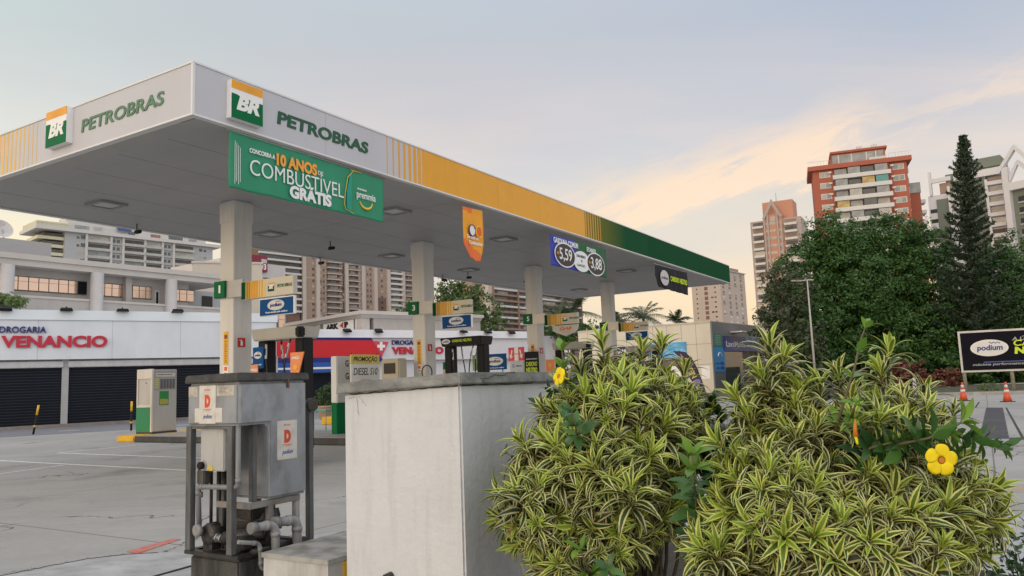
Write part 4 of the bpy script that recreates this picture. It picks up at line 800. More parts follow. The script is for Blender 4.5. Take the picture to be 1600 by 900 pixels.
xa, za = ty(312, 603, .004); xb_, zb2 = ty(337, 662, .004); sticker('F', xa, xb_, zb2, za, .004, True)
ya, za = tx(433, 658, -.004); yb2, zb2 = tx(464, 715, -.004); sticker('R', ya, yb2, zb2, za-.0, -.004, False)
for (p, q) in (((288, 605), (309, 620)), ((339, 602), (366, 618))):
    a = ty(*p, .004); b = ty(*q, .004); a = (max(a[0], X0+.03), a[1]); MB().box(a[0], b[0], .0025, .0036, b[1], a[1]-.002).build('old_label', OLDP, up_)
for j in range(6): 
    a = ty(341+j % 2, 603.5+j*2.2, .0025); MB().box(a[0], a[0]+.07+.012*(j % 3), .0018, .0026, a[1], a[1]+.003).build('fine_print', M('faded_ink', (.14, .13, .11), .7), up_)
# steel post with clamp behind the tank
P0 = at(484, 843, 6.35); t = thing('steel_post', 'dark square steel post with a clamp standing behind the filter tank', 'post', (P0.x, P0.y, 0), -YAW)
k = MB(); k.box(-.024, .024, -.024, .024, 0, 1.40); k.build('shaft', FRAME, t, bevel=.003)
k = MB(); k.tube([(-.10, -.0, 1.36), (.03, 0, 1.365)], .045, 14); k.tube([(.0, 0, 1.365), (.05, 0, 1.365)], .055, 14); k.build('clamp', OILY, t)
k = MB(); k.tube([(-.10, 0, 1.40), (-.10, 0, 1.56)], .025, 10); k.box(-.13, .0, -.02, .02, 1.20, 1.23); k.build('bracket', OILY, t); k = MB(); k.tube([(-.09, .02, 1.2), (-.11, .03, 1.0), (-.07, .02, .85), (-.12, .02, .75)], .016, 8); k.build('cable', RUBBER, t)
# chequer plate metal box
def chequer():
    m = bpy.data.materials.new('chequer_plate'); m.use_nodes = True; nt = m.node_tree; N = nt.nodes; L = nt.links; p = N['Principled BSDF']
    tc = N.new('ShaderNodeTexCoord'); hs = []
    for a in (45, -45):
        mp = N.new('ShaderNodeMapping'); mp.inputs['Rotation'].default_value = (0, 0, R_(a)); mp.inputs['Scale'].default_value = (15, 27, 1); L.new(tc.outputs['Object'], mp.inputs[0])
        v = N.new('ShaderNodeTexVoronoi'); v.inputs['Randomness'].default_value = 0; v.inputs['Scale'].default_value = 1; L.new(mp.outputs[0], v.inputs['Vector']); hs.append(v.outputs['Distance'])
    mi = N.new('ShaderNodeMath'); mi.operation = 'MINIMUM'; L.new(hs[0], mi.inputs[0]); L.new(hs[1], mi.inputs[1])
    mr = N.new('ShaderNodeMapRange'); L.new(mi.outputs[0], mr.inputs[0]); mr.inputs[1].default_value = .15; mr.inputs[2].default_value = .4; mr.inputs[3].default_value = 1; mr.inputs[4].default_value = 0
    bu = N.new('ShaderNodeBump'); bu.inputs['Strength'].default_value = 1; bu.inputs['Distance'].default_value = .012; L.new(mr.outputs[0], bu.inputs['Height']); L.new(bu.outputs[0], p.inputs['Normal'])
    no = N.new('ShaderNodeTexNoise'); no.inputs['Scale'].default_value = 7; no.inputs['Detail'].default_value = 7; L.new(tc.outputs['Object'], no.inputs['Vector']); r = N.new('ShaderNodeValToRGB'); r.color_ramp.elements[0].position = .35; r.color_ramp.elements[0].color = (.20, .185, .16, 1); r.color_ramp.elements[1].position = .6; r.color_ramp.elements[1].color = (.38, .38, .355, 1); L.new(no.outputs[0], r.inputs[0]); mxx = N.new('ShaderNodeMix'); mxx.data_type = 'RGBA'; L.new(mr.outputs[0], mxx.inputs[0]); L.new(r.outputs[0], mxx.inputs[6]); mxx.inputs[7].default_value = (.60, .60, .57, 1); L.new(mxx.outputs[2], p.inputs['Base Color']); p.inputs['Roughness'].default_value = .5; p.inputs['Metallic'].default_value = .15; return m
mbz = .40; a = atz(412, 863, mbz); t = thing('metal_box', 'low pale metal box with chequer plate lid and yellow side between tank and white wall', 'box', (a.x, a.y, 0), -YAW)
BW = .60; BD = .78
k = MB(); k.box(-.012, BW+.012, -.012, BD, mbz-.032, mbz); k.build('lid', chequer(), t, bevel=.003)
BXW = M('box_white_paint', (.50, .50, .48), .6, var=.08, scale=4, dirt=(.22, .2, .18), dirt_amt=.6, dirt_scale=(6, 6, 1.5)); k = MB(); k.box(0, BW, 0, BD-.01, 0, mbz-.034); k.build('body', BXW, t)
MB().box(BW+.001, BW+.008, .13, BD-.02, 0, mbz-.036).build('yellow_panel', PAINT_Y, t); MB().box(.0, BW*.01, -.003, .0, 0, .2).build('panel_joint', SEAM, t)
# white rendered wall with concrete coping
SW = .85; A = Vector((-.36, 5.0, 0))*SW; LA = loc(A); wl = 1.01*SW; wr = 1.75*SW
WALL = M('rendered_wall', (.565, .58, .595), .8, var=.06, scale=1.6, bump=.28, bscale=22, dirt=(.29, .29, .28), dirt_amt=.38, dirt_scale=(11, 11, 1.5), lo=.50, hi=.82)
COPE = M('concrete_coping', (.24, .245, .235), .85, var=.22, scale=4, bump=.5, bscale=28, dirt=(.10, .105, .10), dirt_amt=.8, dirt_scale=(5, 5, 9), lo=.42, hi=.68)
t = thing('rendered_block', 'white rendered masonry block with cracked grey concrete coping in the foreground', 'wall', A, -YAW)
# local: corner at the origin, left end at x = -wl, right side runs along +y
zc, zl_, zr = 1.489, 1.456, 1.480; zr2 = zc+(zr-zc)*wr/(1.31*SW)
k = MB(); k.hexa([(-wl, 0, -.05), (0, 0, -.05), (0, wr, -.05), (-wl, wr, -.05)], [(-wl, 0, zl_), (0, 0, zc), (0, wr, zr2), (-wl, wr, zl_+zr2-zc)]); wb = k.build('block', WALL, t, bevel=.012, seg=2)
o_ = .036; k = MB()
bt = [(-wl-o_, -o_, zl_+.001), (o_, -o_, zc+.001), (o_, wr+o_, zr2+.001), (-wl-o_, wr+o_, zl_+zr2-zc+.001)]
k.hexa(bt, [(x+(.012 if x < -.5 else -.004), y+.004, z+.064) for x, y, z in bt]); cp = k.build('coping', COPE, t, bevel=.006)
random.seed(3)
def crack(par, pts, m, r=.0022, jit=.006, sub=6):
    P = [Vector(p) for p in pts]; Q = []
    for a, b in zip(P[:-1], P[1:]):
        for u in np.linspace(0, 1, sub, endpoint=False): Q.append(a.lerp(b, u)+Vector((0, random.gauss(0, jit*.6), random.gauss(0, jit))))
    Q.append(P[-1]); MB().tube(Q, [r*random.uniform(.4, 1.3) for _ in Q], 5).build('crack', m, par)
CRK = M('crack_dark', (.05, .05, .048), .9)
crack(cp, [(o_, .15, zc+.025), (o_, .22, zc+.03), (o_, .29, zc+.047), (o_, .53, zc+.058)], CRK, .0016, .004); crack(cp, [(o_, .17, zc+.02), (o_, .19, zc+.0)], CRK, .0016, .004)
crack(wb, [(-.82, .0, 1.43), (-.77, .0, 1.435), (-.71, 0, 1.42), (-.68, .0, 1.38)], CRK, .001); crack(wb, [(-.75, .0, 1.43), (-.74, .0, 1.33)], CRK, .001)
crack(wb, [(-.81, .0, zl_-.004), (-.42, .0, (zl_+zc)/2-.006), (-.02, 0, zc-.006)], CRK, .003, .003, 10); crack(wb, [(0, .02, zc-.006), (0, .8, zc-.010)], CRK, .003, .003, 10)
xq, zq = ty(611, 897, 0); p = ony(611, 899, LA.y); MB().tube([(p.x-LA.x, .01, p.z), (p.x-LA.x, -.05, p.z-.005)], .022, 12).build('drain_stub', OILY, wb)
# ================================================================== SHOPS AND BUILDINGS
SHOPW = M('shop_panel', (.66, .71, .77), .45, var=.04, scale=.6, dirt=(.44, .46, .48), dirt_amt=.35, dirt_scale=(.6, .6, .2))
SHOPT = M('shop_cornice', (.70, .77, .83), .45, var=.04, scale=.6)
def shutter_mat():
    m = bpy.data.materials.new('roller_shutter'); m.use_nodes = True; nt = m.node_tree; N = nt.nodes; L = nt.links; p = N['Principled BSDF']
    tc = N.new('ShaderNodeTexCoord'); s = N.new('ShaderNodeSeparateXYZ'); L.new(tc.outputs['Object'], s.inputs[0]); w = N.new('ShaderNodeMath'); w.operation = 'MULTIPLY'; w.inputs[1].default_value = 7; L.new(s.outputs[2], w.inputs[0])
    f = N.new('ShaderNodeMath'); f.operation = 'FRACT'; L.new(w.outputs[0], f.inputs[0]); bu = N.new('ShaderNodeBump'); bu.inputs['Strength'].default_value = 1; bu.inputs['Distance'].default_value = .03; L.new(f.outputs[0], bu.inputs['Height']); L.new(bu.outputs[0], p.inputs['Normal'])
    no = N.new('ShaderNodeTexNoise'); no.inputs['Scale'].default_value = 1.5; L.new(tc.outputs['Object'], no.inputs['Vector']); r = N.new('ShaderNodeValToRGB'); r.color_ramp.elements[0].color = (.004, .006, .010, 1); r.color_ramp.elements[1].color = (.012, .015, .024, 1); L.new(no.outputs[0], r.inputs[0]); sl_ = N.new('ShaderNodeMapRange'); L.new(f.outputs[0], sl_.inputs[0]); sl_.inputs[1].default_value = .65; sl_.inputs[2].default_value = .9; mx_ = N.new('ShaderNodeMix'); mx_.data_type = 'RGBA'; L.new(sl_.outputs[0], mx_.inputs[0]); L.new(r.outputs[0], mx_.inputs[6]); mx_.inputs[7].default_value = (.030, .038, .055, 1); L.new(mx_.outputs[2], p.inputs['Base Color']); p.inputs['Roughness'].default_value = .55; p.inputs['Specular IOR Level'].default_value = .2; return m  # paler stripe on each slat, in colour, stands in for its relief shading
SHUT = shutter_mat()
VRED = M('venancio_red', lin(186, 30, 56), .45, var=.04); VNAVY = M('venancio_navy', lin(24, 24, 110), .45)
def rounded_word(parent, word, x, z, w, h, y, m, bold):
    return textF('lettering', word, m, parent, x, z, w, h, y, bold=bold, ext=.10)
def sh(px, py): return SH.hit(px, py)
L1 = sh(-70, 560)[0]; Rr = sh(430, 560)[0]; ztop = sh(0, 484)[1]; zc1 = (sh(0, 499)[1]+sh(330, 504)[1])/2; zs = (sh(0, 561)[1]+sh(337, 560)[1])/2; zsh = zs-.42
t = thing('pharmacy_store', 'long low pharmacy with white sign band and closed black shutters on the left', 'shop', SH.A, SH.rz)
MB().box(L1-6, Rr, .30, 14, 0, ztop-.3).build('wall', SHOPW, t); MB().box(L1-6, Rr, -.25, .298, zs, zc1).build('sign_band', SHOPW, t); MB().box(L1-6, Rr+.05, -.32, .31, zc1+.002, ztop).build('cornice', SHOPT, t)
k = MB()
for s in np.arange(L1, Rr, 3.4): k.box(s-.01, s+.01, -.256, -.249, zs, zc1)
k.build('panel_joint', M('panel_seam', (.42, .44, .47), .5), t)
xs = [L1-6, sh(101, 620)[0], sh(345, 620)[0]+1.2, Rr]
for a, b in zip(xs[:-1], xs[1:]):
    MB().box(a+.16, b-.16, .08, .12, .1, zsh).build('shutter', SHUT, t); k = MB(); k.box(a+.1, b-.1, -.12, .29, zsh+.001, zs-.10); k.build('shutter_box', M('shutter_box', (.50, .52, .54), .4, var=.05, dirt=(.25, .24, .22), dirt_amt=.4), t, bevel=.03)
for a in xs[1:]: MB().box(a-.155, a+.155, -.02, .25, .0, zs).build('pillar', M('shop_pillar', (.36, .37, .38), .5, var=.06), t)
MB().box(L1-6, Rr, -.02, .29, .0, .14).build('threshold', PAVE, t)
a, b = sh(-1, 520), sh(72, 511); rounded_word(t, 'DROGARIA', a[0], a[1]-.02, b[0]-a[0], b[1]-a[1]+.02, -.25, VNAVY, .01)
a, b = sh(1, 544), sh(167, 525); rounded_word(t, 'VENANCIO', a[0], a[1], b[0]-a[0], b[1]-a[1], -.25, VRED, .04)
def floodlight(P, rz, label, s=1., tilt=.5):
    t = thing('floodlight', label, 'floodlight', P, rz, 'floodlights along the shop fronts'); MB().tube([(0, .2*s, .0), (0, -.3*s, .12*s), (0, -.42*s, .06*s)], .03*s, 8).build('arm', BLACK, t)
    k = MB(); c, q = math.cos(tilt), math.sin(tilt)
    def R(x, y, z): return (x*s, (-.42+y*c-z*q)*s, (.02+y*q+z*c)*s)
    k.hexa([R(-.24, -.16, -.06), R(.24, -.16, -.06), R(.24, .16, -.06), R(-.24, .16, -.06)], [R(-.2, -.13, .05), R(.2, -.13, .05), R(.2, .13, .05), R(-.2, .13, .05)]); k.build('housing', BLACK, t); k = MB(); k.hexa([R(-.2, -.13, -.066), R(.2, -.13, -.066), R(.2, .13, -.066), R(-.2, .13, -.066)], [R(-.2, -.13, -.061), R(.2, -.13, -.061), R(.2, .13, -.061), R(-.2, .13, -.061)]); k.build('lens', DGLASS, t)
FL1 = [(8, 'at the left picture edge of the pharmacy roof'), (103, 'above the shutter joint of the left pharmacy'), (190, 'above the blank white band of the left pharmacy'), (275, 'on the left pharmacy roof nearest the first pillar')]
for i, (px, w) in enumerate(FL1):
    s, z = sh(px, 490); p = SH.A+SH.t*s; floodlight((p.x-SH.n.x*.1, p.y-SH.n.y*.1, ztop+.02), SH.rz, 'black floodlight '+w, 1.25, .5-.25*i)
def bollard(px, py, lean, label):
    p = atz(px, py, .13); t = thing('bollard', label, 'bollard', (p.x, p.y, .0), SH.rz, 'striped bollards before the shutters'); t.rotation_euler = (0, lean, SH.rz)
    MB().tube([(0, 0, 0), (0, 0, .8)], .042, 10).build('black_section', BLACK, t); MB().tube([(0, 0, .802), (0, 0, 1.22)], .044, 10).build('yellow_section', PAINT_Y, t); MB().tube([(0, 0, .3), (0, 0, .38)], .053, 10).build('yellow_band', PAINT_Y, t)
bollard(52, 674, .13, 'leaning black and yellow bollard before the left black shutter'); bollard(205, 668, .0, 'upright black and yellow bollard left of the white dispenser')
# second pharmacy front farther back, red and navy panels on white
S2 = Plane((-15.12, 56), (2.45, 69.6))
def s2(px, py, off=0): return S2.hit(px, py, off)
W0 = M('white_front', (.66, .66, .70), .45, var=.04, scale=.6)
zt2 = 5.75; zb2 = 3.4; e0 = s2(478, 540)[0]; e1 = s2(846, 540)[0]; e2 = s2(872, 540)[0]
t = thing('pharmacy_store', 'white pharmacy with red and navy sloped panel and cross emblem behind the pumps', 'shop', S2.A, S2.rz)
MB().box(e0-5, e1, .3, 10, 0, zt2-.4).build('wall', W0, t); MB().box(e0, e1, -.2, .29, zb2, zt2-.62).build('sign_band', W0, t)
k = MB(); k.hexa([(e0-.05, -.45, zt2-.618), (e1, -.45, zt2-.618), (e1, .3, zt2-.618), (e0-.05, .3, zt2-.618)], [(e0-.02, -.25, zt2), (e1, -.25, zt2), (e1, .3, zt2), (e0-.02, .3, zt2)]); k.build('cornice', W0, t)
MB().box(e1+.002, e2, .1, 9, 0, zt2-.35).build('side_wing', W0, t)
xr1, xr2 = s2(660, 512)[0], s2(682, 560)[0]
a0 = s2(400, 540)[0]; xt = s2(577, 525)[0]; xb2 = s2(600, 572)[0]
def band(z0, z1, m, y):
    f = lambda z: xt+(xb2-xt)*((zt2-.62)-z)/((zt2-.62)-2.95)
    MB().prism([(a0, z0), (f(z0), z0), (f(z1), z1), (a0, z1)], y, y+.1, 'y').build('colour_panel', m, t)
zz = lambda py: s2(500, py)[1]
band(zz(532), zt2-.62, NAVY, -.32); band(zz(559), zz(532)-.002, M('shop_red', lin(205, 18, 32), .45, var=.05), -.33); band(zz(566.5), zz(559)-.002, NAVY, -.32)
BLU = M('awning_blue', lin(20, 80, 165), .4, var=.06); k = MB(); k.box(a0, s2(570, 575)[0], -.6, .2, zz(582), zz(566.5)-.01); k.build('awning_band', BLU, t); MB().box(a0, s2(570, 575)[0], -.61, -.6, zz(577), zz(574)).build('awning_stripe', SIGN_W, t)
MB().box(a0, s2(575, 600)[0], .18, .29, .1, zz(583)).build('shutter', SHUT, t)
# emblem: a red triangle with a white cross
a, b, c = s2(582, 533, .3), s2(607, 534, .3), s2(596, 558, .3)
EM = M('emblem_red', lin(200, 70, 90), .45, var=.04); em = MB().prism([c, b, a], -.36, -.26, 'y').build('emblem', EM, t)
cx, cz = s2(595, 541, .3); k = MB(); k.box(cx-.11, cx+.11, -.38, -.355, cz-.33, cz+.33); k.box(cx-.33, cx-.111, -.38, -.355, cz-.11, cz+.11); k.box(cx+.111, cx+.33, -.38, -.355, cz-.11, cz+.11); k.build('cross', SIGN_W, em)
a, b = s2(610, 539), s2(657, 532); rounded_word(t, 'DROGARIA', a[0], a[1], b[0]-a[0], b[1]-a[1], -.2, VNAVY, .01)
a, b = s2(610, 554), s2(690, 542); rounded_word(t, 'VENANCIO', a[0], a[1], b[0]-a[0], b[1]-a[1], -.2, VRED, .05)
for i, (px, w) in enumerate(((486, 'over the left end of the red panel'), (538, 'over the middle of the red panel'), (587, 'over the triangular cross emblem'), (719, 'over the black pump header'), (757, 'right of the black pump header'), (794, 'just left of the third pillar'))):
    p = S2.A+S2.t*s2(px, 518)[0]; floodlight((p.x, p.y, zt2-.1), S2.rz, 'black floodlight on the far pharmacy '+w, 1.3, .3+.2*(i % 3))
# ---------------------------------------------------------- the pale two-storey mall above the pharmacy
ML = Plane(tuple(at(0, 420, 48))[:2], tuple(at(340, 445, 61))[:2])
ml = ML.hit
STUC = M('mall_stucco', (.44, .41, .38), .75, var=.06, scale=1, dirt=(.30, .28, .26), dirt_amt=.4, dirt_scale=(1, 1, .4)); STUCL = M('mall_cornice', (.52, .48, .44), .7, var=.05, scale=1)
PINKG = M('sunset_mirror_glass', (.68, .50, .40), .12, metal=.8, var=.06, scale=.5)  # sunset pink of the reflected sky is put into the glass colour
t = thing('mall_building', 'pale two storey mall with round columns and pink reflecting windows above the pharmacy', 'building', ML.A, ML.rz)
c0 = ml(0, 404)[1]; c1 = ml(0, 414)[1]; m0 = ml(-60, 430)[0]; m1 = ml(341, 450)[0]; zf = ml(0, 461)[1]; mw = ml(303, 470)[0]
MB().box(m0, mw, .7, 12, 0, c1).build('wall', STUC, t); MB().box(m0, m1+.6, -.55, 12, c1+.002, c0).build('cornice', STUCL, t); MB().box(m0, m1+.6, -.7, 12, c0+.002, c0+.35).build('cornice_cap', STUCL, t)
MB().box(m0, m1, -.3, .698, 0, zf-.1).build('balcony_wall', STUC, t); MB().box(m0, m1, -.36, -.1, zf-.098, zf+.06).build('balcony_coping', STUCL, t)
k = MB(); k.tube([(m0, -.5, zf-1.4), (mw+2, -.5, zf-1.4)], .05, 8); k.tube([(m0, -.5, zf-.9), (mw+2, -.5, zf-.9)], .03, 8); k.build('handrail', STEEL, t)
for px in (5, 146, 262): 
    s = ml(px, 450)[0]; k = MB(); k.tube([(s, -.45, 0), (s, -.45, c1)], .42, 24); k.build('column', M('mall_column', (.50, .48, .47), .6, var=.05), t)
s = ml(204, 450)[0]; MB().box(s-.22, s+.22, .2, .69, zf-.1, c1).build('pilaster', STUC, t)
def strip(p0, p1, z0, z1, n, dark_end=0):
    a, b = ml(p0, 450, -.7)[0], ml(p1, 450, -.7)[0]
    w = MB().box(a, b, .63, .69, z0, z1).build('window', M('window_frame_dark', (.10, .09, .09), .5), t)
    for i in range(n):
        x0, x1 = a+(b-a)*i/n+.03, a+(b-a)*(i+1)/n-.03
        MB().box(x0, x1, .60, .628, z0+.05, z0+(z1-z0)*.64).build('pane', DGLASS if i >= n-dark_end else PINKG, w); MB().box(x0, x1, .60, .628, z0+(z1-z0)*.66, z1-.05).build('pane', DGLASS if i >= n-dark_end else PINKG, w)
zlo = ml(60, 456, -.7)[1]; zhi = ml(60, 434, -.7)[1]
strip(10, 135, zlo, zhi, 8, 1); strip(151, 196, zlo, zhi, 4); strip(206, 237, zlo, zhi, 3); strip(268, 302, zlo, zhi, 3)
a, b = ml(241, 470, -.7)[0], ml(248, 470, -.7)[0]; dr = MB().box(a, b, .63, .69, zf-.1, zhi-.2).build('door', M('door_frame_white', (.55, .55, .55), .5), t); MB().box(a+.1, b-.1, .60, .628, zf-.05, zhi-.35).build('pane', DGLASS, dr)
a, b = ml(305, 475, -4)[0], ml(340, 475, -4)[0]; MB().box(mw+.01, b+3, 4, 12, 0, c1-.01).build('side_wall', M('mall_grey', (.40, .41, .42), .7, var=.05), t); MB().box(a+.6, a+1.6, 3.94, 3.99, zf+.4, zf+1.5).build('window', DGLASS, t)
t = thing('plant_room', 'plain pale roof block left of the apartment slab carrying a satellite dish', 'building', at(0, 400, 66), ML.rz)
zt_ = at(0, 371, 66).z; MB().box(-12, (at(68, 380, 66)-at(0, 400, 66)).x*1.12, 0, 9, -at(0, 400, 66).z, zt_-at(0, 400, 66).z).build('block', M('plant_room', (.40, .39, .40), .7, var=.04), t)
dp = at(3, 357, 67); t = thing('satellite_dish', 'white satellite dish on the roof at the left picture edge', 'satellite dish', dp, 0)
k = MB(); n = 24; d = Vector((.75, -.5, .42)).normalized(); u = d.cross(Vector((0, 0, 1))).normalized(); v = u.cross(d)
rings = [(0, -.32), (.35, -.27), (.7, -.13), (.93, 0), (.97, .02)]
for r, h in rings:
    for j in range(n): q = 2*math.pi*j/n; k.v.append(tuple((u*math.cos(q)+v*math.sin(q))*r*.95+d*h))
for i in range(len(rings)-1):
    for j in range(n): k.f.append((i*n+j, i*n+(j+1) % n, (i+1)*n+(j+1) % n, (i+1)*n+j)); k.m.append(0); k.s.append(True)
k.build('reflector', M('dish_white', (.56, .54, .52), .5), t); k = MB(); k.tube([(0, .1, -.1), (0.0, .35, -1.1)], .06, 8); k.tube([tuple(u*.6-d*.1), tuple(d*.65)], .02, 6); k.build('mast', STEEL, t)

# ---------------------------------------------------------- distant apartment towers
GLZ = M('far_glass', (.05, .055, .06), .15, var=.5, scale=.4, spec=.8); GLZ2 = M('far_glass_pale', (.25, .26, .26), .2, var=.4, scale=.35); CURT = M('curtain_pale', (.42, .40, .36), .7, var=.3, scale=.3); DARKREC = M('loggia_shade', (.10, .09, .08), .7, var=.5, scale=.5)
class Tower:
    def __init__(s, name, label, A, B, depth, zt, wall, group='apartment towers in the distance', base=0):
        s.P = Plane(A, B); s.t = thing(name, label, 'apartment block', s.P.A, s.P.rz, group); s.d = depth; s.zt = zt; s.cache = {}
        MB().box(0, s.P.w, 0, depth, 0, zt).build('wall', wall, s.t)
    def part(s, name, m, *b):      # equal boxes share a mesh
        x0, x1, y0, y1, z0, z1 = b; key = (name, m.name, round(x1-x0, 2), round(y1-y0, 2), round(z1-z0, 2))
        if key in s.cache: o = s.cache[key].copy(); COL.objects.link(o)
        else: o = MB().box(0, x1-x0, 0, y1-y0, 0, z1-z0).build(name, m, s.t); s.cache[key] = o
        o.parent = s.t; o.location = (x0, y0, z0); return o
    def x(s, px, py): return s.P.hit(px, py)[0]
    def z(s, px, py): return s.P.hit(px, py)[1]
    def balcony(s, x0, x1, z, m, d=1.3, h=1.0, rec=2.45, rm=None):
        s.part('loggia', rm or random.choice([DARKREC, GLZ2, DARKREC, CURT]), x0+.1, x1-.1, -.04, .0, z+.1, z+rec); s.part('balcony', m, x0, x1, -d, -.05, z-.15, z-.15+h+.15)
    def window(s, x, z, w, h, m=None, fr=None):
        return s.part('window', m or random.choice([GLZ, GLZ, GLZ2, CURT]), x, x+w, -.05, .0, z, z+h)
BWH = M('balcony_white', (.56, .55, .53), .6, var=.06, scale=.3); BGL = M('balcony_grey', (.40, .40, .39), .6, var=.1, scale=.3)
# long pale slab on the left
zt = at(100, 362, 290).z
T1 = Tower('apartment_block', 'long pale grey apartment slab with glassy balconies and roof terraces beyond the mall', tuple(at(100, 420, 290))[:2], tuple(at(332, 420, 335))[:2], 16, zt, M('slab_grey', (.40, .41, .42), .7, var=.04, scale=.1))
X = lambda px: T1.x(px, 400)
for f in range(7):
    z = zt-3.1*(f+1)
    for a, b in ((135, 171), (193, 225), (226, 252), (272, 302)): T1.balcony(X(a), X(b), z, M('balcony_glass_grey', (.40, .41, .39), .35, var=.2, scale=.2), 1.2, .9)
    for a in (119, 125.5): T1.window(X(a), z+.9, (1.0, 1.6)[a > 120], (.9, 1.5)[a > 120])
    for a in (175, 182, 256, 262): T1.window(X(a), z+.8, 1.2, 1.3, GLZ)
    T1.window(X(311), z+.8, 1.4, 1.3); T1.window(X(318), z+.8, 1.2, 1.0)
    for a, b in ((172, 190), (254, 269)): T1.part('spandrel', BGL, X(a), X(b), -.5, -.06, z-.2, z+.45)
    yl = M('balcony_sunlit', (.58, .55, .40), .5, var=.08, scale=.2); T1.part('side_balcony', yl, -8.5-.6*(f == 0), -.01, 1+.0, 13, z-.2, z+1.0); T1.part('side_loggia', DARKREC, -7.0, -.02, 1.5, 12.5, z+1.02, z+2.3)  # warm low light on this side is put into the balcony colour
for px in (134, 172.5, 191.5, 225.5, 253, 270.5): T1.part('pier', BWH, X(px)-.4, X(px)+.4, -.9, -.02, zt-25, zt)
T1.part('roof_slab', BWH, -10.5, T1.P.w+3, -1.6, 17, zt+.01, zt+1.3); T1.part('penthouse', BWH, 2, T1.P.w*.97, 3, 14, zt+1.31, zt+4.8); T1.part('penthouse', BWH, 2, T1.P.w*.60, 5, 13, zt+4.81, zt+7.0)
T1.part('terrace_parapet', yl, -10.3, 1, -1.4, 14, zt+1.31, zt+3.0)
for a, b, h, m in ((120, 143, 2.2, GLZ2), (150, 164, 2.4, CURT), (205, 215, 2.1, GLZ), (240, 255, 2.0, M('brick_screen', (.30, .14, .10), .8)), (268, 290, 2.3, GLZ), (300, 312, 1.8, GLZ2)): T1.part('terrace_window', m, X(a), X(b), 2.9, 2.99, zt+1.5, zt+1.5+h)
sp = MB(); x0, x1 = X(186), X(208); sp.add([(x0, 1.6, zt+3.0), (x1, 1.6, zt+3.0), (x1, 3.2, zt+6.2), (x0, 3.2, zt+6.2)], [(0, 1, 2, 3)]); sp.build('solar_panel', M('solar_blue', (.03, .06, .18), .2), T1.t)
k = MB()
for q in range(60): k.box(-10+q*1.6, -9.95+q*1.6, -1.5, -1.45, zt+1.3, zt+2.3) if -10+q*1.6 < T1.P.w+3 else None
k.box(-10.4, T1.P.w+3, -1.5, -1.45, zt+2.3, zt+2.36); k.build('roof_railing', STEEL, T1.t)
# brown and cream high-rise behind the first sign
BRN = M('brown_cladding', (.17, .105, .08), .75, var=.15, scale=.15); CRM = M('cream_render', (.50, .44, .39), .7, var=.05, scale=.1); BAN = M('tan_cladding', (.34, .24, .185), .7, var=.08, scale=.15); BBR = M('balcony_brown', (.26, .18, .14), .7, var=.15, scale=.2)
zt = at(560, 372, 412).z
T2 = Tower('apartment_block', 'cream and brown high-rise with stacked balconies between the first and second pillar', tuple(at(472, 430, 385))[:2], tuple(at(660, 430, 445))[:2], 20, zt, CRM)
X = lambda px: T2.x(px, 450)
for a, b, m in ((477, 492.5, BAN), (498.5, 508.5, BAN), (532, 538, BRN), (572, 582, BAN), (588, 603, BAN)): T2.part('wall_panel', m, X(a), X(b), -.10, -.01, 2, zt-1)
T2.part('wall_panel', BRN, X(588.2), X(602.8), -.16, -.101, 2, zt-32)
for px in (473.5, 495.3, 540.3, 566, 585.5, 606, 629): T2.part('pier', CRM, X(px)-1.1, X(px)+1.1, -1.3, -.02, 0, zt)
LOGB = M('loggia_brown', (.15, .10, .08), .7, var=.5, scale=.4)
for f in range(4, 19):
    z = zt-3.0*f
    for a, b, m in ((510, 531, BBR), (543, 560, BBR), (609, 627, BWH), (632, 645, BBR)):
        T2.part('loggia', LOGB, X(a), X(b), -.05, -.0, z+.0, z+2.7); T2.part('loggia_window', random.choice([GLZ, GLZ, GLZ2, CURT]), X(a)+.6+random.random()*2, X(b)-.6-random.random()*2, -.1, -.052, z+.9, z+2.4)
        T2.part('balcony', m, X(a)-.1, X(b)+.1, -1.7, -.06, z-.1, z+.75); T2.part('balcony_slab', BWH, X(a)-.3, X(b)+.3, -1.9, -.06, z-.42, z-.102)
    for a, ww in ((487.5, 1.3), (500, .9), (504.6, .9), (533, .8), (535.6, .8), (573.2, .9), (578, .9), (595, 1.4)): T2.window(X(a), z+.8, ww, 1.3, random.choice([GLZ, GLZ, DARKREC, CURT])).location.y = -.19
    T2.part('floor_band', CRM, X(476.5), X(493), -.14, -.102, z-.3, z+.05) if f % 4 == 0 else None
T2b = Tower('apartment_block', 'brown apartment wing with white banded balconies beside the red 3693 sign', tuple(at(405, 430, 365))[:2], tuple(at(468, 430, 382))[:2], 22, at(430, 384, 372).z+8, BRN)
for f in range(1, 14):
    z = T2b.zt-3.1*f; T2b.part('balcony', BWH, -.5, T2b.P.w+.3, -1.5, -.01, z-.2, z+.75); T2b.part('loggia', GLZ if f % 2 else DARKREC, .5, T2b.P.w-.5, -.04, .0, z+.8, z+2.7)
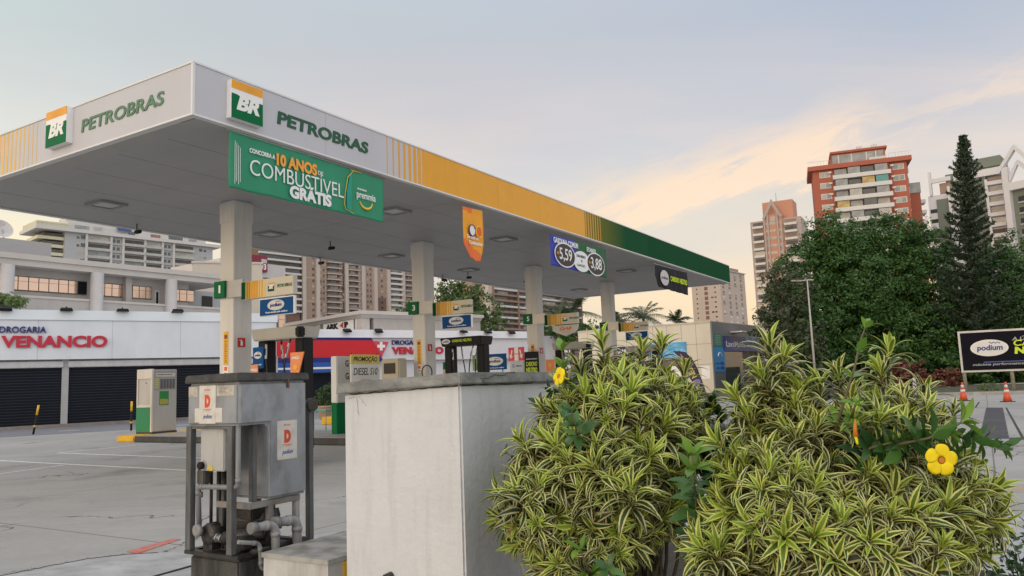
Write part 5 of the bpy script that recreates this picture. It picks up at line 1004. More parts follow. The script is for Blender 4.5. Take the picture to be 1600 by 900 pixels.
# far brown slab right of the middle tree
zt = at(800, 440, 420).z
T3 = Tower('apartment_block', 'wide far brown slab covered with rows of balconies behind the round green tree', tuple(at(768, 470, 400))[:2], tuple(at(905, 470, 470))[:2], 20, zt, BAN)
w = T3.P.w; T3.part('end_pier', CRM, -4, 0, -1, 20, 0, zt+1)
for f in range(1, 14):
    z = zt-3.0*f
    for j in range(4): T3.part('balcony', BWH if (f*3+j) % 5 < 2 else BBR, w*(j/4)+.6, w*((j+1)/4)-.6, -1.6, -.02, z-.2, z+.8)
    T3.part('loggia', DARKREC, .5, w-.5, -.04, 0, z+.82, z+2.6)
    if f < 12:
        for j in range(4): T3.part('window', random.choice([GLZ, GLZ2, CURT]), w*(j/4)+2+random.random()*8, w*(j/4)+5+random.random()*9+3, -.09, -.042, z+1.0, z+2.3)
for j in range(5): T3.part('pier', BBR, w*j/4-.45, w*j/4+.45, -1.8, -.02, 0, zt)
k = Tower('apartment_block', 'small tan tower with white edge beside the tree behind the second pillar', tuple(at(738, 450, 395))[:2], tuple(at(766, 450, 402))[:2], 14, at(750, 440, 398).z, BAN)
k.part('pier', BWH, k.P.w-2.2, k.P.w, -.5, -.01, 0, k.zt)
for f in range(1, 12): k.window(1.5, k.zt-3*f+.8, 2.0, 1.2, GLZ)
lb = thing('office_block', 'low white banded office building at the foot of the far brown slab', 'building', tuple(at(812, 510, 300))[:2]+(0,), R_(12))
for j in range(4): MB().box(-14, 20, 0, 10, 2+j*3.2, 3.4+j*3.2).build('floor_band', BWH, lb)
MB().box(-13.6, 19.6, .4, 9.8, 0, 15).build('wall', GLZ, lb)
# medical building with the red number sign
md = Plane(tuple(at(395, 470, 92))[:2], tuple(at(446, 470, 96))[:2])
t = thing('medical_building', 'white office block with red 3693 sign and pink glass front behind the first pillar', 'building', md.A, md.rz); zm = md.hit(395, 400)[1]
MB().box(-4.5, md.w, 0, 10, 0, md.hit(440, 415)[1]).build('wall', M('medical_white', (.56, .53, .52), .7, var=.04), t)
z0, z1 = md.hit(400, 424)[1], md.hit(400, 399)[1]; s_ = MB().box(-3.2, md.hit(415.5, 410)[0], -.3, .25, z0, z1).build('number_sign', M('wine_red', lin(130, 40, 60), .5), t); x0 = md.hit(397, 420)[0]; textF('digits', '3693', SIGN_W, s_, x0-.2, z0+.25, md.hit(413.5, 420)[0]-x0+.2, .75, -.3, bold=.03)
MB().box(md.hit(406, 405)[0], md.hit(414.5, 405)[0], -.32, -.3, md.hit(406, 411)[1], md.hit(406, 405)[1]).build('sign_patch', M('sign_grey', (.5, .48, .5), .5), s_)
x0 = md.hit(397, 432)[0]; textF('lettering', 'MEDICAL AMÉRICAS', INK, t, x0-.1, md.hit(397, 433)[1]-.1, md.hit(427, 433)[0]-x0, .26, -.0, bold=.03)
zg0, zg1 = md.hit(420, 514)[1], md.hit(420, 466)[1]
for i in range(5):
    for j in range(3): MB().box(md.w*.02+md.w*.19*i, md.w*.02+md.w*.19*(i+1)-.08, -.05, -.002, zg0+(zg1-zg0)*j/3, zg0+(zg1-zg0)*(j+1)/3-.08).build('window', GLZ if (i, j) in ((1, 0), (3, 0), (0, 2)) else PINKG, t)
t = thing('white_annex', 'plain cream annex wall between the mall and the first pillar', 'building', tuple(at(300, 450, 80))[:2]+(0,), R_(20)); zz_ = at(300, 411, 80).z; MB().box(0, 7, 0, 8, 0, zz_).build('wall', M('annex_cream', (.52, .48, .42), .7, var=.04), t); MB().box(-.1, 7.1, -.1, 8.1, zz_+.001, zz_+.2).build('coping', STUCL, t)
# cream shop with cornice and cut-off black lettering
ak = Plane(tuple(at(478, 505, 78))[:2], tuple(at(566, 487, 70))[:2]); t = thing('corner_store', 'cream corner store with moulded cornice and black lettering above the far pharmacy', 'shop', ak.A, ak.rz)
zc = ak.hit(566, 486)[1]; MB().box(-4, ak.w, 1.2, 14, 0, zc-.62).build('wall', STUC, t); k = MB(); k.hexa([(-4, -.1, zc-.62), (ak.w+.1, -.1, zc-.62), (ak.w+.1, 14, zc-.62), (-4, 14, zc-.62)], [(-4, -.4, zc-.32), (ak.w+.4, -.4, zc-.32), (ak.w+.4, 14, zc-.32), (-4, 14, zc-.32)]); k.box(-4, ak.w+.6, -.6, 14, zc-.318, zc); k.build('cornice', STUCL, t)
for s in (ak.hit(497, 505)[0], ak.w-.5): MB().box(s-.45, s+.45, -.05, .8, 0, zc-.63).build('column', STUCL, t)
a, b = ak.hit(505, 513), ak.hit(552, 503); pnl = MB().box(a[0], b[0], .0, .1, 6.3, 7.655).build('sign_panel', SIGN_W, t); xq = a[0]+(b[0]-a[0])*.60
textF('lettering', 'ARK', INK, pnl, a[0]+.5, 6.98, (b[0]-a[0])*.44, .58, .0, bold=.09)
MB().prism([(xq-.2, 7.27), (xq+.45, 6.98), (xq+.45, 7.56)], -.03, -.001, 'y').build('red_mark', RED, pnl); textF('lettering', 'IP', INK, pnl, xq+.6, 6.98, .75, .58, .0, bold=.09)
rw = Plane(tuple(ak.A+ak.t*ak.w)[:2], tuple(at(650, 500, 88))[:2]); w2 = thing('white_wing', 'white shop wing with dark slit windows left of the second pillar', 'building', rw.A, rw.rz); MB().box(.6, rw.w+6, .5, .9, 0, zc-.66).build('wall', W0, w2); MB().box(.7, rw.w+6, -.3, .95, zc-.65, zc-.05).build('cornice', STUCL, w2)
for a, b in ((574, 596), (612, 634)): MB().box(rw.hit(a, 510)[0], rw.hit(b, 510)[0], .42, .49, rw.hit(a, 516)[1], rw.hit(a, 507.5)[1]).build('window', GLZ, w2)

# ---------------------------------------------------------- car wash store on the right
LV = Plane(tuple(at(905, 560, 61))[:2], tuple(at(1113, 560, 54.6))[:2]); lv = LV.hit
TILE = M('cream_panel', (.64, .59, .49), .5, var=.05, scale=.5, dirt=(.42, .37, .30), dirt_amt=.3, dirt_scale=(.6, .6, .3)); DGP = M('grey_panel', (.15, .16, .18), .45, var=.06, scale=.5)
t = thing('car_wash_store', 'single storey car wash store with cream panels and a dark grey entrance side', 'shop', LV.A, LV.rz); zt = lv(1112, 501)[1]; Wd = LV.w
MB().box(0, Wd, 0, 11, 0, zt-.12).build('wall', TILE, t); k = MB(); k.box(-.03, Wd+.03, -.04, 11, zt-.118, zt); k.build('parapet_cap', M('cap_cream', (.50, .46, .38), .5), t)
k = MB()
for z in (zt-1.6, zt-3.05): k.box(0, Wd-.02, -.004, .01, z-.014, z+.014)
for x in np.arange(Wd-1.1, 0, -1.12): k.box(x-.013, x+.013, -.0045, .01, .1, zt-.13)
k.build('panel_joint', M('tile_joint', (.26, .23, .19), .7), t)
MB().box(Wd-.02, Wd+.10, .6, 11, 0, .01).build('side_sill', DGP, t)
MB().box(Wd+.002, Wd+.12, -.02, 10.98, 3.35, zt-.05).build('grey_fascia', DGP, t); MB().box(Wd+.002, Wd+.10, -.02, 2.1, 0, 3.348).build('grey_pier', DGP, t); MB().box(Wd+.002, Wd+.10, 9.2, 10.98, 0, 3.348).build('grey_pier', DGP, t)
MB().box(Wd+.003, Wd+.05, 2.11, 6.0, .1, 3.0).build('window', M('green_glass', (.02, .06, .06), .1, var=.4, scale=.5, spec=.8), t); MB().box(Wd+.003, Wd+.05, 6.01, 9.19, .1, 3.0).build('door', M('brown_interior', (.06, .04, .03), .5, var=.5), t)
LVB = M('lavamania_blue', lin(34, 62, 140), .45, var=.05); LVD = M('lavamania_deep', lin(20, 30, 100), .45, var=.05)
k = MB(); k.box(Wd+.12, Wd+.22, 2.0, 9.4, 3.05, 4.15); sg = k.build('shop_sign', LVB, t); MB().box(Wd+.222, Wd+.23, 2.0, 6.5, 3.75, 4.14).build('deep_band', LVD, sg); MB().prism([(6.5, 3.75), (9.38, 3.75), (9.38, 4.14), (6.5, 4.14)], Wd+.221, Wd+.228, 'x').build('cyan_band', M('lavamania_cyan', lin(30, 140, 190), .45), sg); textR('lettering', 'LavaMania', SIGN_W, sg, 2.3, 3.35, 3.9, .42, Wd+.231, bold=.01)
MB().box(Wd+.101, Wd+.13, .25, 1.75, 3.35, 4.25).build('notice', M('notice_teal', lin(60, 120, 110), .5), t); k = MB()
for q in range(6): k.box(Wd+.129, Wd+.135, .45, 1.5, 3.5+q*.12, 3.55+q*.12)
k.build('notice_lines', M('notice_pale', lin(120, 180, 150), .5), t)
CY = M('cyan_banner', lin(0, 140, 205), .5, var=.05); bn = MB().box(Wd+.101, Wd+.14, .15, 2.05, 1.55, 3.3).build('cyan_banner', CY, t); MB().tube([(Wd+.15, 1.1+.35*math.cos(a), 2.65+.25*math.sin(a)) for a in np.linspace(.2, 3.2, 12)], .05, 6).build('ring_mark', SIGN_W, bn)
for z in (1.72, 2.05): k = MB(); k.box(Wd+.139, Wd+.15, 1.15, 1.75, z, z+.2); k.box(Wd+.139, Wd+.147, .35, .95, z+.05, z+.14); k.build('price_mark', NAVY, bn)
a, b = lv(946, 560), lv(1042, 530); zs0, zs1 = lv(1000, 556)[1], lv(1000, 542)[1]
s2_ = MB().box(lv(955, 550)[0], lv(1015, 550)[0], -.15, -.005, lv(970, 557)[1], lv(970, 542)[1]).build('shop_sign', LVD, t); textF('lettering', 'LavaMania', SIGN_W, s2_, lv(960, 550)[0], lv(970, 555)[1], lv(990, 550)[0]-lv(958, 550)[0], .45, -.15, bold=.01)
BUB = M('bubble_print', lin(60, 160, 215), .4, var=.15, scale=1, dirt=(.55, .7, .8), dirt_amt=.5, dirt_scale=(2, 2, 2)); MB().box(lv(1016, 550)[0], lv(1073, 550)[0], -.15, -.005, lv(1040, 560)[1], lv(1040, 536)[1]).build('bubble_panel', BUB, t)
MB().box(lv(948, 580)[0], lv(1072, 580)[0], -.06, -.005, .1, lv(1040, 562)[1]).build('shop_window', GLZ, t); MB().box(lv(1050, 590)[0], lv(1066, 590)[0], -.09, -.062, lv(1050, 606)[1], lv(1050, 572)[1]).build('poster', SIGN_W, t)
MB().box(lv(1097, 590)[0], lv(1110, 590)[0], -.02, -.005, lv(1100, 592)[1], lv(1100, 572)[1]).build('wall_box', SIGN_W, t)
MB().box(Wd+.12, Wd+1.0, 3.6, 4.8, zt-.75, zt-.66).build('entrance_lamp', TRIM, t)
# tear-drop flag
F0 = at(1090, 612, 50); t = thing('feather_flag', 'dark purple tear shaped flag reading CARBONO NEUTRO before the cream store', 'flag', (F0.x, F0.y, 0), 0)
fz = lambda py: at(1090, py, 50).z
fx = lambda px, py: at(px, py, 50).x-F0.x
P1 = [(1052, 549), (1062, 548.5), (1070, 551), (1080, 560), (1088, 575), (1094, 590), (1099, 604), (1103, 613)]; P2 = [(1091, 614), (1086, 603), (1078, 591), (1071, 579), (1064, 564), (1058, 555)]
poly = [(fx(*p), at(*p, 50).z) for p in P1+P2]; MB().prism(poly[::-1], -.02, .02, 'y').build('flag_cloth', M('flag_purple', (.045, .02, .04), .6, var=.3, scale=1, dirt=(.05, .03, .14), dirt_amt=.8, dirt_scale=(.6, .6, .8)), t)
MB().tube([(fx(1103, 613)+.03, 0, 0), (fx(1099, 604)+.03, 0, fz(604)), (fx(1088, 575)+.03, 0, at(1088, 575, 50).z), (fx(1080, 560)+.02, 0, at(1080, 560, 50).z), (fx(1070, 551), 0, at(1070, 551, 50).z+.03), (fx(1052, 549), 0, at(1052, 549, 50).z)], .025, 6).build('pole', BLACK, t)
def slant(body, p, q, h, m, bold):
    a, b = at(*p, 50), at(*q, 50); r = Vector((b.x-a.x, 0, b.z-a.z)); text('lettering', body, m, t, (a.x-F0.x, -.021, a.z), r, Vector((0, 1, 0)).cross(r)*-1, r.length, h, bold=bold)
slant('NEUTRO', (1089, 588), (1073, 558), .36, M('flag_gold', lin(206, 196, 120), .5), .03); slant('CARBONO', (1079, 588), (1063, 561), .22, M('flag_gold', (0, 0, 0)), .02)
MB().ell((fx(1088, 597), at(1088, 597, 50).z), .30, .17, -.03, -.019, rot=.3).build('oval_mark', M('flag_lilac', lin(130, 115, 170), .5), t)
# ---------------------------------------------------------- towers on the right
zt = at(1127, 421, 466).z
T4 = Tower('apartment_block', 'plain cream tower block with small windows just right of the green canopy end', tuple(at(1082, 470, 478))[:2], tuple(at(1127, 470, 466))[:2], 38, zt, M('tower_cream', (.46, .38, .32), .75, var=.04, scale=.1))
w = T4.P.w
for f in range(1, 12):
    z = zt-3.0*f
    T4.part('balcony_recess', BRN, w*.44, w*.56, -.06, 0, z+.2, z+2.3)
    for fr, ww, m in ((.15, .8, GLZ), (.27, 1.7, CURT), (.66, 1.6, CURT if f % 3 else GLZ), (.78, 1.2, GLZ)): T4.window(w*fr, z+.9, ww, 1.0, m)
    for j in range(4):
        y = 3+j*9; T4.part('side_window', random.choice([GLZ, GLZ, CURT, BWH]), w, w+.05, y, y+2.6, z+.7, z+2.1); T4.part('side_ledge', BGL, w, w+.5, y-.4, y+3.4, z+.25, z+.5) if f % 2 else None
T4.part('roof_block', BAN, 2, w-.5, 4, 30, zt+.01, zt+2.6); T4.part('roof_slab', BGL, w*.3, w+.8, -.3, 38.5, zt+.01, zt+.5)
# salmon tower
SAL = M('salmon_render', (.50, .24, .16), .75, var=.05, scale=.1); GREYR = M('grey_render', (.38, .32, .29), .75, var=.05, scale=.1)
zt = at(1176, 346, 320).z
T5 = Tower('apartment_block', 'salmon and grey apartment tower with a pointed gable behind the dark trees', tuple(at(1176, 400, 322))[:2], tuple(at(1256, 400, 312))[:2], 16, zt, GREYR)
X = lambda px: T5.x(px, 345); w = T5.P.w
T5.part('wall_panel', SAL, w*.27, w*.66, -.5, -.02, 0, zt+2); 
for fr in (.29, .36, .55, .62): T5.part('pier', GREYR, w*fr-.35, w*fr+.35, -1.0, -.52, 0, zt+(3.5 if fr in (.36, .55) else 1))
MB().prism([(w*.255, zt+.5), (w*.31, zt+.5), (w*.46, zt+6.2), (w*.60, zt+.5), (w*.66, zt+.5), (w*.46, zt+8.6)], -1.3, -.6, 'y').build('gable', GREYR, T5.t); T5.part('roof_block', SAL, w*.25, w*.85, 2, 12, zt+.1, zt+8); T5.part('gable_window', GLZ, w*.41, w*.51, -.55, -.503, zt-.8, zt+1.2)
for f in range(1, 13):
    z = zt-3.1*f
    for a, b in ((.05, .26), (.68, .92)): T5.balcony(w*a, w*b, z, BWH, 1.5, .8, rm=random.choice([DARKREC, GLZ, BBR]))
    for fr in (.32, .40, .475, .575): T5.part('window', random.choice([GLZ, GLZ, CURT]), w*fr-.75, w*fr+.75, -.56, -.502, z+.9, z+2.0)
MB().tube([(w*.52, 4, zt+8), (w*.52, 4, zt+12)], .12, 6).build('antenna', STEEL, T5.t)
# orange brick tower
ORB = M('orange_render', (.36, .098, .055), .75, var=.06, scale=.15, dirt=(.30, .08, .05), dirt_amt=.3, dirt_scale=(.2, .2, .1))
zt = at(1270, 262, 210).z
A_, B_ = at(1272, 300, 210), at(1421, 300, 202)
T6 = Tower('apartment_block', 'bright orange apartment tower with white glazed balconies above the dark trees', tuple(A_)[:2], tuple(B_)[:2], 14, zt, ORB)
w = T6.P.w; X = lambda px: T6.x(px, 300)
T6.part('roof_cornice', ORB, -1.2, w+1.2, -1.2, 14.5, zt-1.2, zt+.01); T6.part('penthouse', ORB, w*.22, w*.80, 1.5, 12, zt+.02, zt+3.4); T6.part('penthouse_glazing', GLZ2, w*.23, w*.78, 1.40, 1.49, zt+.3, zt+3.0); T6.part('penthouse_roof', ORB, w*.21, w*.82, .9, 12.5, zt+3.41, zt+4.0)
for fr in (.3, .44, .6, .7): T6.part('mullion', BWH, w*fr-.15, w*fr+.15, 1.30, 1.39, zt+.3, zt+3.0)
T6.part('awning', BWH, w*.62, w*.80, .1, 1.5, zt+.02, zt+1.0); T6.part('roof_unit', BWH, w*.5, w*.56, 1, 2, zt+4.01, zt+4.7); T6.part('roof_unit', BWH, w*.66, w*.72, 1, 2, zt+4.01, zt+4.7)
k = MB()
for q in np.arange(-1.0, w*.2, .8): k.box(q, q+.05, -1.1, -1.05, zt, zt+1.2)
for q in np.arange(w*.82, w+1.1, .8): k.box(q, q+.05, -1.1, -1.05, zt, zt+1.2)
k.box(-1.1, w*.2, -1.1, -1.05, zt+1.2, zt+1.26); k.box(w*.82, w+1.1, -1.1, -1.05, zt+1.2, zt+1.26); k.build('roof_railing', STEEL, T6.t)
TEALG = M('teal_glass', (.08, .26, .25), .15, var=.1); AMB = M('warm_room', (.42, .30, .12), .6, var=.5, scale=.5)
glz = [[GLZ2, GLZ2, GLZ, GLZ2], [GLZ2, GLZ, AMB, TEALG], [GLZ2, CURT, GLZ, GLZ2], [AMB, CURT, GLZ, CURT], [CURT, GLZ2, GLZ, CURT], [GLZ2, GLZ, CURT, GLZ2], [CURT, GLZ, GLZ2, CURT]]
x0, x1 = w*.23, w*.80
for f in range(1, 10):
    z = zt-1.0-3.05*f; T6.part('balcony', BWH, x0-.4, x1+.6, -1.8, -.06, z-.35, z+.75); row = glz[(f-1) % 7]
    T6.part('loggia', DARKREC, x0, x1, -.05, -.0, z+.76, z+2.6)
    for j, m in enumerate(row):
        a = x0+(x1-x0)*j/4; T6.part('balcony_glazing', m, a+.15, a+(x1-x0)/4-.15, -1.55 if (f+j) % 2 == 0 or m is TEALG else -.4, (-1.5 if (f+j) % 2 == 0 or m is TEALG else -.35), z+.76, z+2.55)
    for fr in (.085, .865):
        xx = w*fr; T6.part('window_frame', BWH, xx-.3, xx+2.5, -.06, -.0, z+.75, z+2.35)
        for q in (0, 1): T6.part('window', random.choice([GLZ2, CURT, GLZ2]), xx-.15+q*1.3, xx+1.0+q*1.3, -.10, -.062, z+.9, z+2.2)
    T6.part('air_unit', BWH, x0-1.5, x0-.6, -.7, -.02, z+1.7, z+2.2); T6.part('air_unit', BWH, x1+.7, x1+1.5, -.7, -.02, z+1.7, z+2.2)
    if f < 8: T6.part('side_balcony', BWH, w+.02, w+1.4, 9, 13.9, z-.2, z+.5); T6.part('side_frame', BGL, w+.02, w+.5, 1+f*.6, 2.2+f*.6, z, z+1.6)
T6.part('rear_wing', ORB, w-2, w+5, 16, 30, 0, zt-7); T6.part('rear_glazing', GLZ2, w-1, w+5.2, 15.8, 30, zt-6.99, zt-4)
for f in range(1, 6): T6.part('rear_balcony', BWH, w+5.02, w+6.2, 16, 20, zt-7-3.05*f, zt-6-3.05*f)
# white and green tower
WG = M('tower_white', (.62, .62, .64), .7, var=.04, scale=.1); GG = M('tower_green', (.16, .185, .155), .75, var=.06, scale=.1)
zt = at(1470, 300, 230).z
T7 = Tower('apartment_block', 'white and grey green apartment tower behind the tall pine at the right', tuple(at(1452, 330, 236))[:2], tuple(at(1578, 330, 222))[:2], 18, zt, WG)
w = T7.P.w; X = lambda px: T7.x(px, 320)
T7.part('green_panel', GG, X(1464), X(1484), -.3, -.02, 0, zt-1.5); T7.part('green_panel', GG, X(1500), X(1545), -.3, -.02, 0, zt+3.2)
T7.part('roof_block', GG, X(1478), X(1569), 3, 14, zt+.1, zt+6.5); T7.part('roof_block', GG, X(1497), X(1569), 2.5, 14.5, zt+6.51, zt+9.5); T7.part('roof_band', WG, X(1495), X(1572), -.8, 2.2, zt+3.21, zt+5.3); T7.part('roof_pier', WG, X(1455), X(1459), -.6, .6, zt, zt+7.5); T7.part('roof_beam', WG, X(1459)+.01, X(1490), -.5, .3, zt+3.9, zt+5.2)
T7.part('terrace_screen', BAN, X(1470), X(1490), .8, .9, zt+.2, zt+3.6)
for f in range(1, 13):
    z = zt+3.4-3.15*f; T7.balcony(X(1547), X(1571), z, WG, 1.6, .95, rm=random.choice([DARKREC, GLZ, CURT, BBR])); T7.window(X(1453), z+.6, 1.9, 1.2, GLZ) if f > 2 else None
    T7.window(X(1538), z+.6, 1.2, 1.5, GLZ)
for px in (1486, 1545.5, 1573): T7.part('pier', WG, X(px)-.35, X(px)+.35, -1.3, -.31, 0, zt+2)
g7 = Plane(tuple(at(1576, 330, 218))[:2], tuple(at(1660, 330, 206))[:2])
T8 = Tower('apartment_block', 'white framed tower with open roof gable at the right picture edge', tuple(g7.A)[:2], tuple(at(1660, 330, 206))[:2], 16, at(1580, 295, 218).z, GG)
w = T8.P.w; z = T8.zt; T8.part('frame_pier', WG, 0, 1.6, -1.5, -.02, 0, z+6); T8.part('frame_beam', WG, 1.61, w, -1.5, -.02, z-1, z+1.2); T8.part('frame_pier', WG, w-1.4, w, -1.51, -.03, 0, z-1.1)
k = MB(); m_ = w*.30; k.prism([(-.6, z+4.6), (-.6, z+6.2), (m_, z+12.0), (w*.62, z+6.0), (w*.62, z+4.4), (m_, z+10.4)], -1.6, -.4, 'y'); k.prism([(1.7, z+1.3), (1.7, z+3.5), (m_+.2, z+7.4), (w*.58, z+3.5), (w*.58, z+1.9), (m_+.2, z+6.0)], -1.2, -.3, 'y'); k.build('roof_gable', WG, T8.t)
for f in range(1, 12):
    for j in range(3): T8.window(3.0+j*3.4, z-1.2-3.15*f, 2.2, 1.4, random.choice([GLZ, GLZ, CURT])); T8.part('air_ledge', BGL, 3.0+j*3.4, 5.2+j*3.4, -.4, -.06, z-1.8-3.15*f, z-1.4-3.15*f)
# ================================================================== TREES, BILLBOARD, CONES, LAMP
def quads_cloud(C, Nrm, size, asp=.55, jit=1.):
    """one leaf-like quad at each point C, facing roughly Nrm"""
    n = len(C); a = rng.normal(size=(n, 3)); N_ = Nrm + jit*rng.normal(size=(n, 3))*.6; N_ /= np.linalg.norm(N_, axis=1)[:, None]+1e-9
    u = np.cross(N_, a); u /= np.linalg.norm(u, axis=1)[:, None]+1e-9; v = np.cross(N_, u); s = size*rng.uniform(.6, 1.3, n)[:, None]
    V = np.empty((n, 4, 3)); V[:, 0] = C-u*s; V[:, 1] = C+v*s*asp; V[:, 2] = C+u*s; V[:, 3] = C-v*s*asp
    return V.reshape(-1, 3), np.arange(n*4).reshape(n, 4)
BARK = M('bark', (.09, .07, .055), .9, var=.3, scale=6, bump=.6, bscale=20)
def crown_points(ells, n_clump, per, cr, shell=.55):
    """leaf positions: clumps scattered through the outer part of a set of ellipsoids"""
    P = []; D = []
    wts = np.array([e[3]*e[4]*e[5] for e in ells])**(2/3); wts /= wts.sum()
    for e, w in zip(ells, wts):
        m = max(3, int(n_clump*w)); d = rng.normal(size=(m, 3)); d /= np.linalg.norm(d, axis=1)[:, None]; r = shell+(1.04-shell)*rng.random(m)**.6
        c = np.array(e[:3]) + d*(r*rng.choice([1., 1., 1.12, .9], m))[:, None]*np.array(e[3:6])
        for ci, di in zip(c, d):
            q = rng.normal(size=(per, 3)); q /= np.linalg.norm(q, axis=1)[:, None]; rr = rng.random(per)**.5; s = cr*rng.uniform(.35, 1.3)
            pts = ci + q*rr[:, None]*s*np.array([1, 1, .62]); P.append(pts); D.append(q*.7+di*.5+np.array([0, 0, .5]))
    return np.concatenate(P), np.concatenate(D)
def tree(name, label, base, ells, leaf, n_clump, per, cr, lsize, trunk_h, tr=.25, group=None, cat='tree', limbs=8):
    t = thing(name, label, cat, base, 0, group)
    k = MB(); top = Vector((0, 0, trunk_h)); k.tube([(0, 0, -.1), (tr*.2, 0, trunk_h*.4), (0, tr*.3, trunk_h)], [tr, tr*.8, tr*.6], 10)
    for e in ells[:limbs]:
        c = Vector(e[:3]); m = top.lerp(c, .5)+Vector((0, 0, -.2)); k.tube([top-Vector((0, 0, trunk_h*.15)), m, c], [tr*.5, tr*.33, tr*.12], 7)
        for q in range(3):
            d = Vector((random.gauss(0, 1), random.gauss(0, 1), random.uniform(-.2, 1))).normalized(); k.tube([m.lerp(c, .5), c+Vector((d.x*e[3], d.y*e[4], d.z*e[5]))*.8], [tr*.16, tr*.04], 5)
    k.build('trunk', BARK, t)
    P, D = crown_points(ells, n_clump, per, cr)
    if leaf is L_DARK and n_clump > 300: P2, D2 = crown_points(ells, 260, 60, 1.0, .05); P = np.concatenate([P, P2]); D = np.concatenate([D, D2])
    V, Q = quads_cloud(P, D, lsize); npmesh('crown', V, Q, leaf, t); return t
L_DARK = leafmat('leaf_dark', (.022, .072, .014), (.080, .185, .034), .30); L_MID = leafmat('leaf_mid', (.06, .11, .03), (.14, .21, .06), .3); L_PINE = leafmat('leaf_pine', (.022, .045, .022), (.045, .075, .035), .15); L_OLIVE = leafmat('leaf_olive', (.04, .06, .025), (.085, .11, .045), .25); L_PALM = leafmat('leaf_palm', (.028, .052, .015), (.07, .10, .03), .2); L_SHRUB = leafmat('leaf_shrub', (.03, .07, .02), (.07, .13, .04), .25); L_RED = leafmat('leaf_reddish', (.10, .035, .02), (.20, .07, .04), .2)
def el(px, py, Y, rx, rz, base, ry=None):   # an ellipsoid centred where that pixel meets depth Y; radii in metres
    p = at(px, py, Y)-base; return (p.x, p.y, p.z, rx, ry or rx, rz)
# the dark wood of big trees behind the forecourt
Y0 = 57; b = Vector((at(1310, 600, Y0).x, Y0, 0))
tree('broadleaf_tree', 'tallest dark broadleaf tree in front of the orange apartment tower', b, [el(1300, 375, Y0, 2.0, 2.0, b), el(1265, 430, Y0, 2.3, 2.6, b), el(1330, 440, Y0-1, 2.8, 3.2, b), el(1290, 500, Y0-2, 3.0, 2.8, b), el(1360, 520, Y0-1, 3.0, 2.8, b), el(1240, 490, Y0, 2.0, 2.4, b), el(1318, 400, Y0, 2.2, 2.2, b), el(1310, 560, Y0-1, 3.2, 1.8, b)], L_DARK, 800, 85, .78, .115, 4.5, .4)
b = Vector((at(1395, 600, Y0+1).x, Y0+1, 0))
tree('broadleaf_tree', 'dark broadleaf tree with two rounded heads between the tallest tree and the tall pine', b, [el(1390, 375, Y0+1, 2.2, 2.1, b), el(1440, 390, Y0+2, 2.0, 2.0, b), el(1400, 440, Y0, 2.8, 2.8, b), el(1450, 460, Y0, 2.6, 2.8, b), el(1420, 520, Y0-1, 3.2, 2.4, b), el(1365, 470, Y0-1, 2.2, 2.4, b), el(1465, 530, Y0, 2.6, 2.0, b), el(1400, 560, Y0-2, 2.6, 1.4, b)], L_DARK, 780, 85, .78, .115, 4.5, .4)
b = Vector((at(1225, 600, 50).x, 50, 0))
tree('feathery_tree', 'thin feathery olive tree at the left edge of the dark wood before the salmon tower', b, [el(1215, 480, 50, 1.2, 2.2, b), el(1240, 455, 50, 1.4, 1.6, b), el(1205, 520, 50, 1.1, 1.8, b), el(1250, 520, 50, 1.6, 2.0, b), el(1230, 570, 50, 1.8, 1.4, b), el(1222, 430, 51, .9, .8, b)], L_OLIVE, 190, 34, .6, .13, 3.0, .2)
b = Vector((at(1570, 600, 56).x, 56, 0))
tree('broadleaf_tree', 'dark broadleaf tree behind the podium billboard at the right picture edge', b, [el(1560, 430, 57, 2.2, 2.2, b), el(1600, 410, 58, 2.4, 2.4, b), el(1550, 490, 56, 2.8, 2.4, b), el(1600, 480, 56, 2.8, 2.6, b), el(1530, 540, 55, 2.2, 2.0, b), el(1590, 560, 55, 3.0, 2.2, b), el(1640, 470, 57, 3.0, 3.0, b), el(1480, 560, 55, 2.4, 1.8, b)], L_DARK, 700, 80, .78, .115, 4.0, .4)
# tall pine with tiered branches
PB = at(1530, 600, 53); t = thing('norfolk_pine', 'tall narrow pine with tiers of dark branches rising above the wood', 'tree', (PB.x, 53, 0)); H = at(1505, 212, 53).z; lean = at(1505, 212, 53).x-PB.x
k = MB(); ax = lambda z: Vector((lean*(z/H), 0, z)); k.tube([ax(0), ax(H*.5), ax(H*.85), ax(H)], [.28, .17, .07, .015], 10); k.build('trunk', M('pine_bark', (.035, .03, .025), .9, var=.3, scale=6), t)
V = []; Q = []; PTS = []; NR = []; kb = MB(); z = H*.18; lev = 0
while z < H-.12:
    f = (H-z)/H; L_ = .14 + min(3.2, .228*(H-z)); nb = 6 if f > .1 else 5; off = lev*.45
    for i in range(nb):
        a = off+2*math.pi*i/nb+random.uniform(-.15, .15); l = L_*random.uniform(.62, 1.15); d = Vector((math.cos(a), math.sin(a), 0)); m = max(5, int(l*13)); prev = ax(z); br = [tuple(prev)]
        sl = .75 if f < .2 else .42
        for j in range(m):
            s = (j+1)/m*l; p = ax(z) + d*s + Vector((0, 0, s*sl - .05*s*s*(.0 if f < .12 else .35)+(.10*(s/l)**3*l)))
            side = Vector((-d.y, d.x, 0)); spread = .05+.20*math.sin(math.pi*min(1, .25+.75*s/l))*(1 if f > .1 else .35)
            for q in range(7):
                o = side*random.gauss(0, spread)+Vector((0, 0, random.uniform(-.02, .15))); PTS.append(tuple(p+o)); NR.append((random.gauss(0, .6), random.gauss(0, .6), .6))
            if j == m-1: br.append(tuple(p))
        kb.tube(br, [.03, .008], 4, caps=False)
    z += .28+.40*min(1, f*1.6); lev += 1
kb.build('branch_tiers', M('pine_bark', (0, 0, 0)), t); V, Q = quads_cloud(np.array(PTS), np.array(NR), .15, .30); npmesh('crown', V, Q, L_PINE, t)
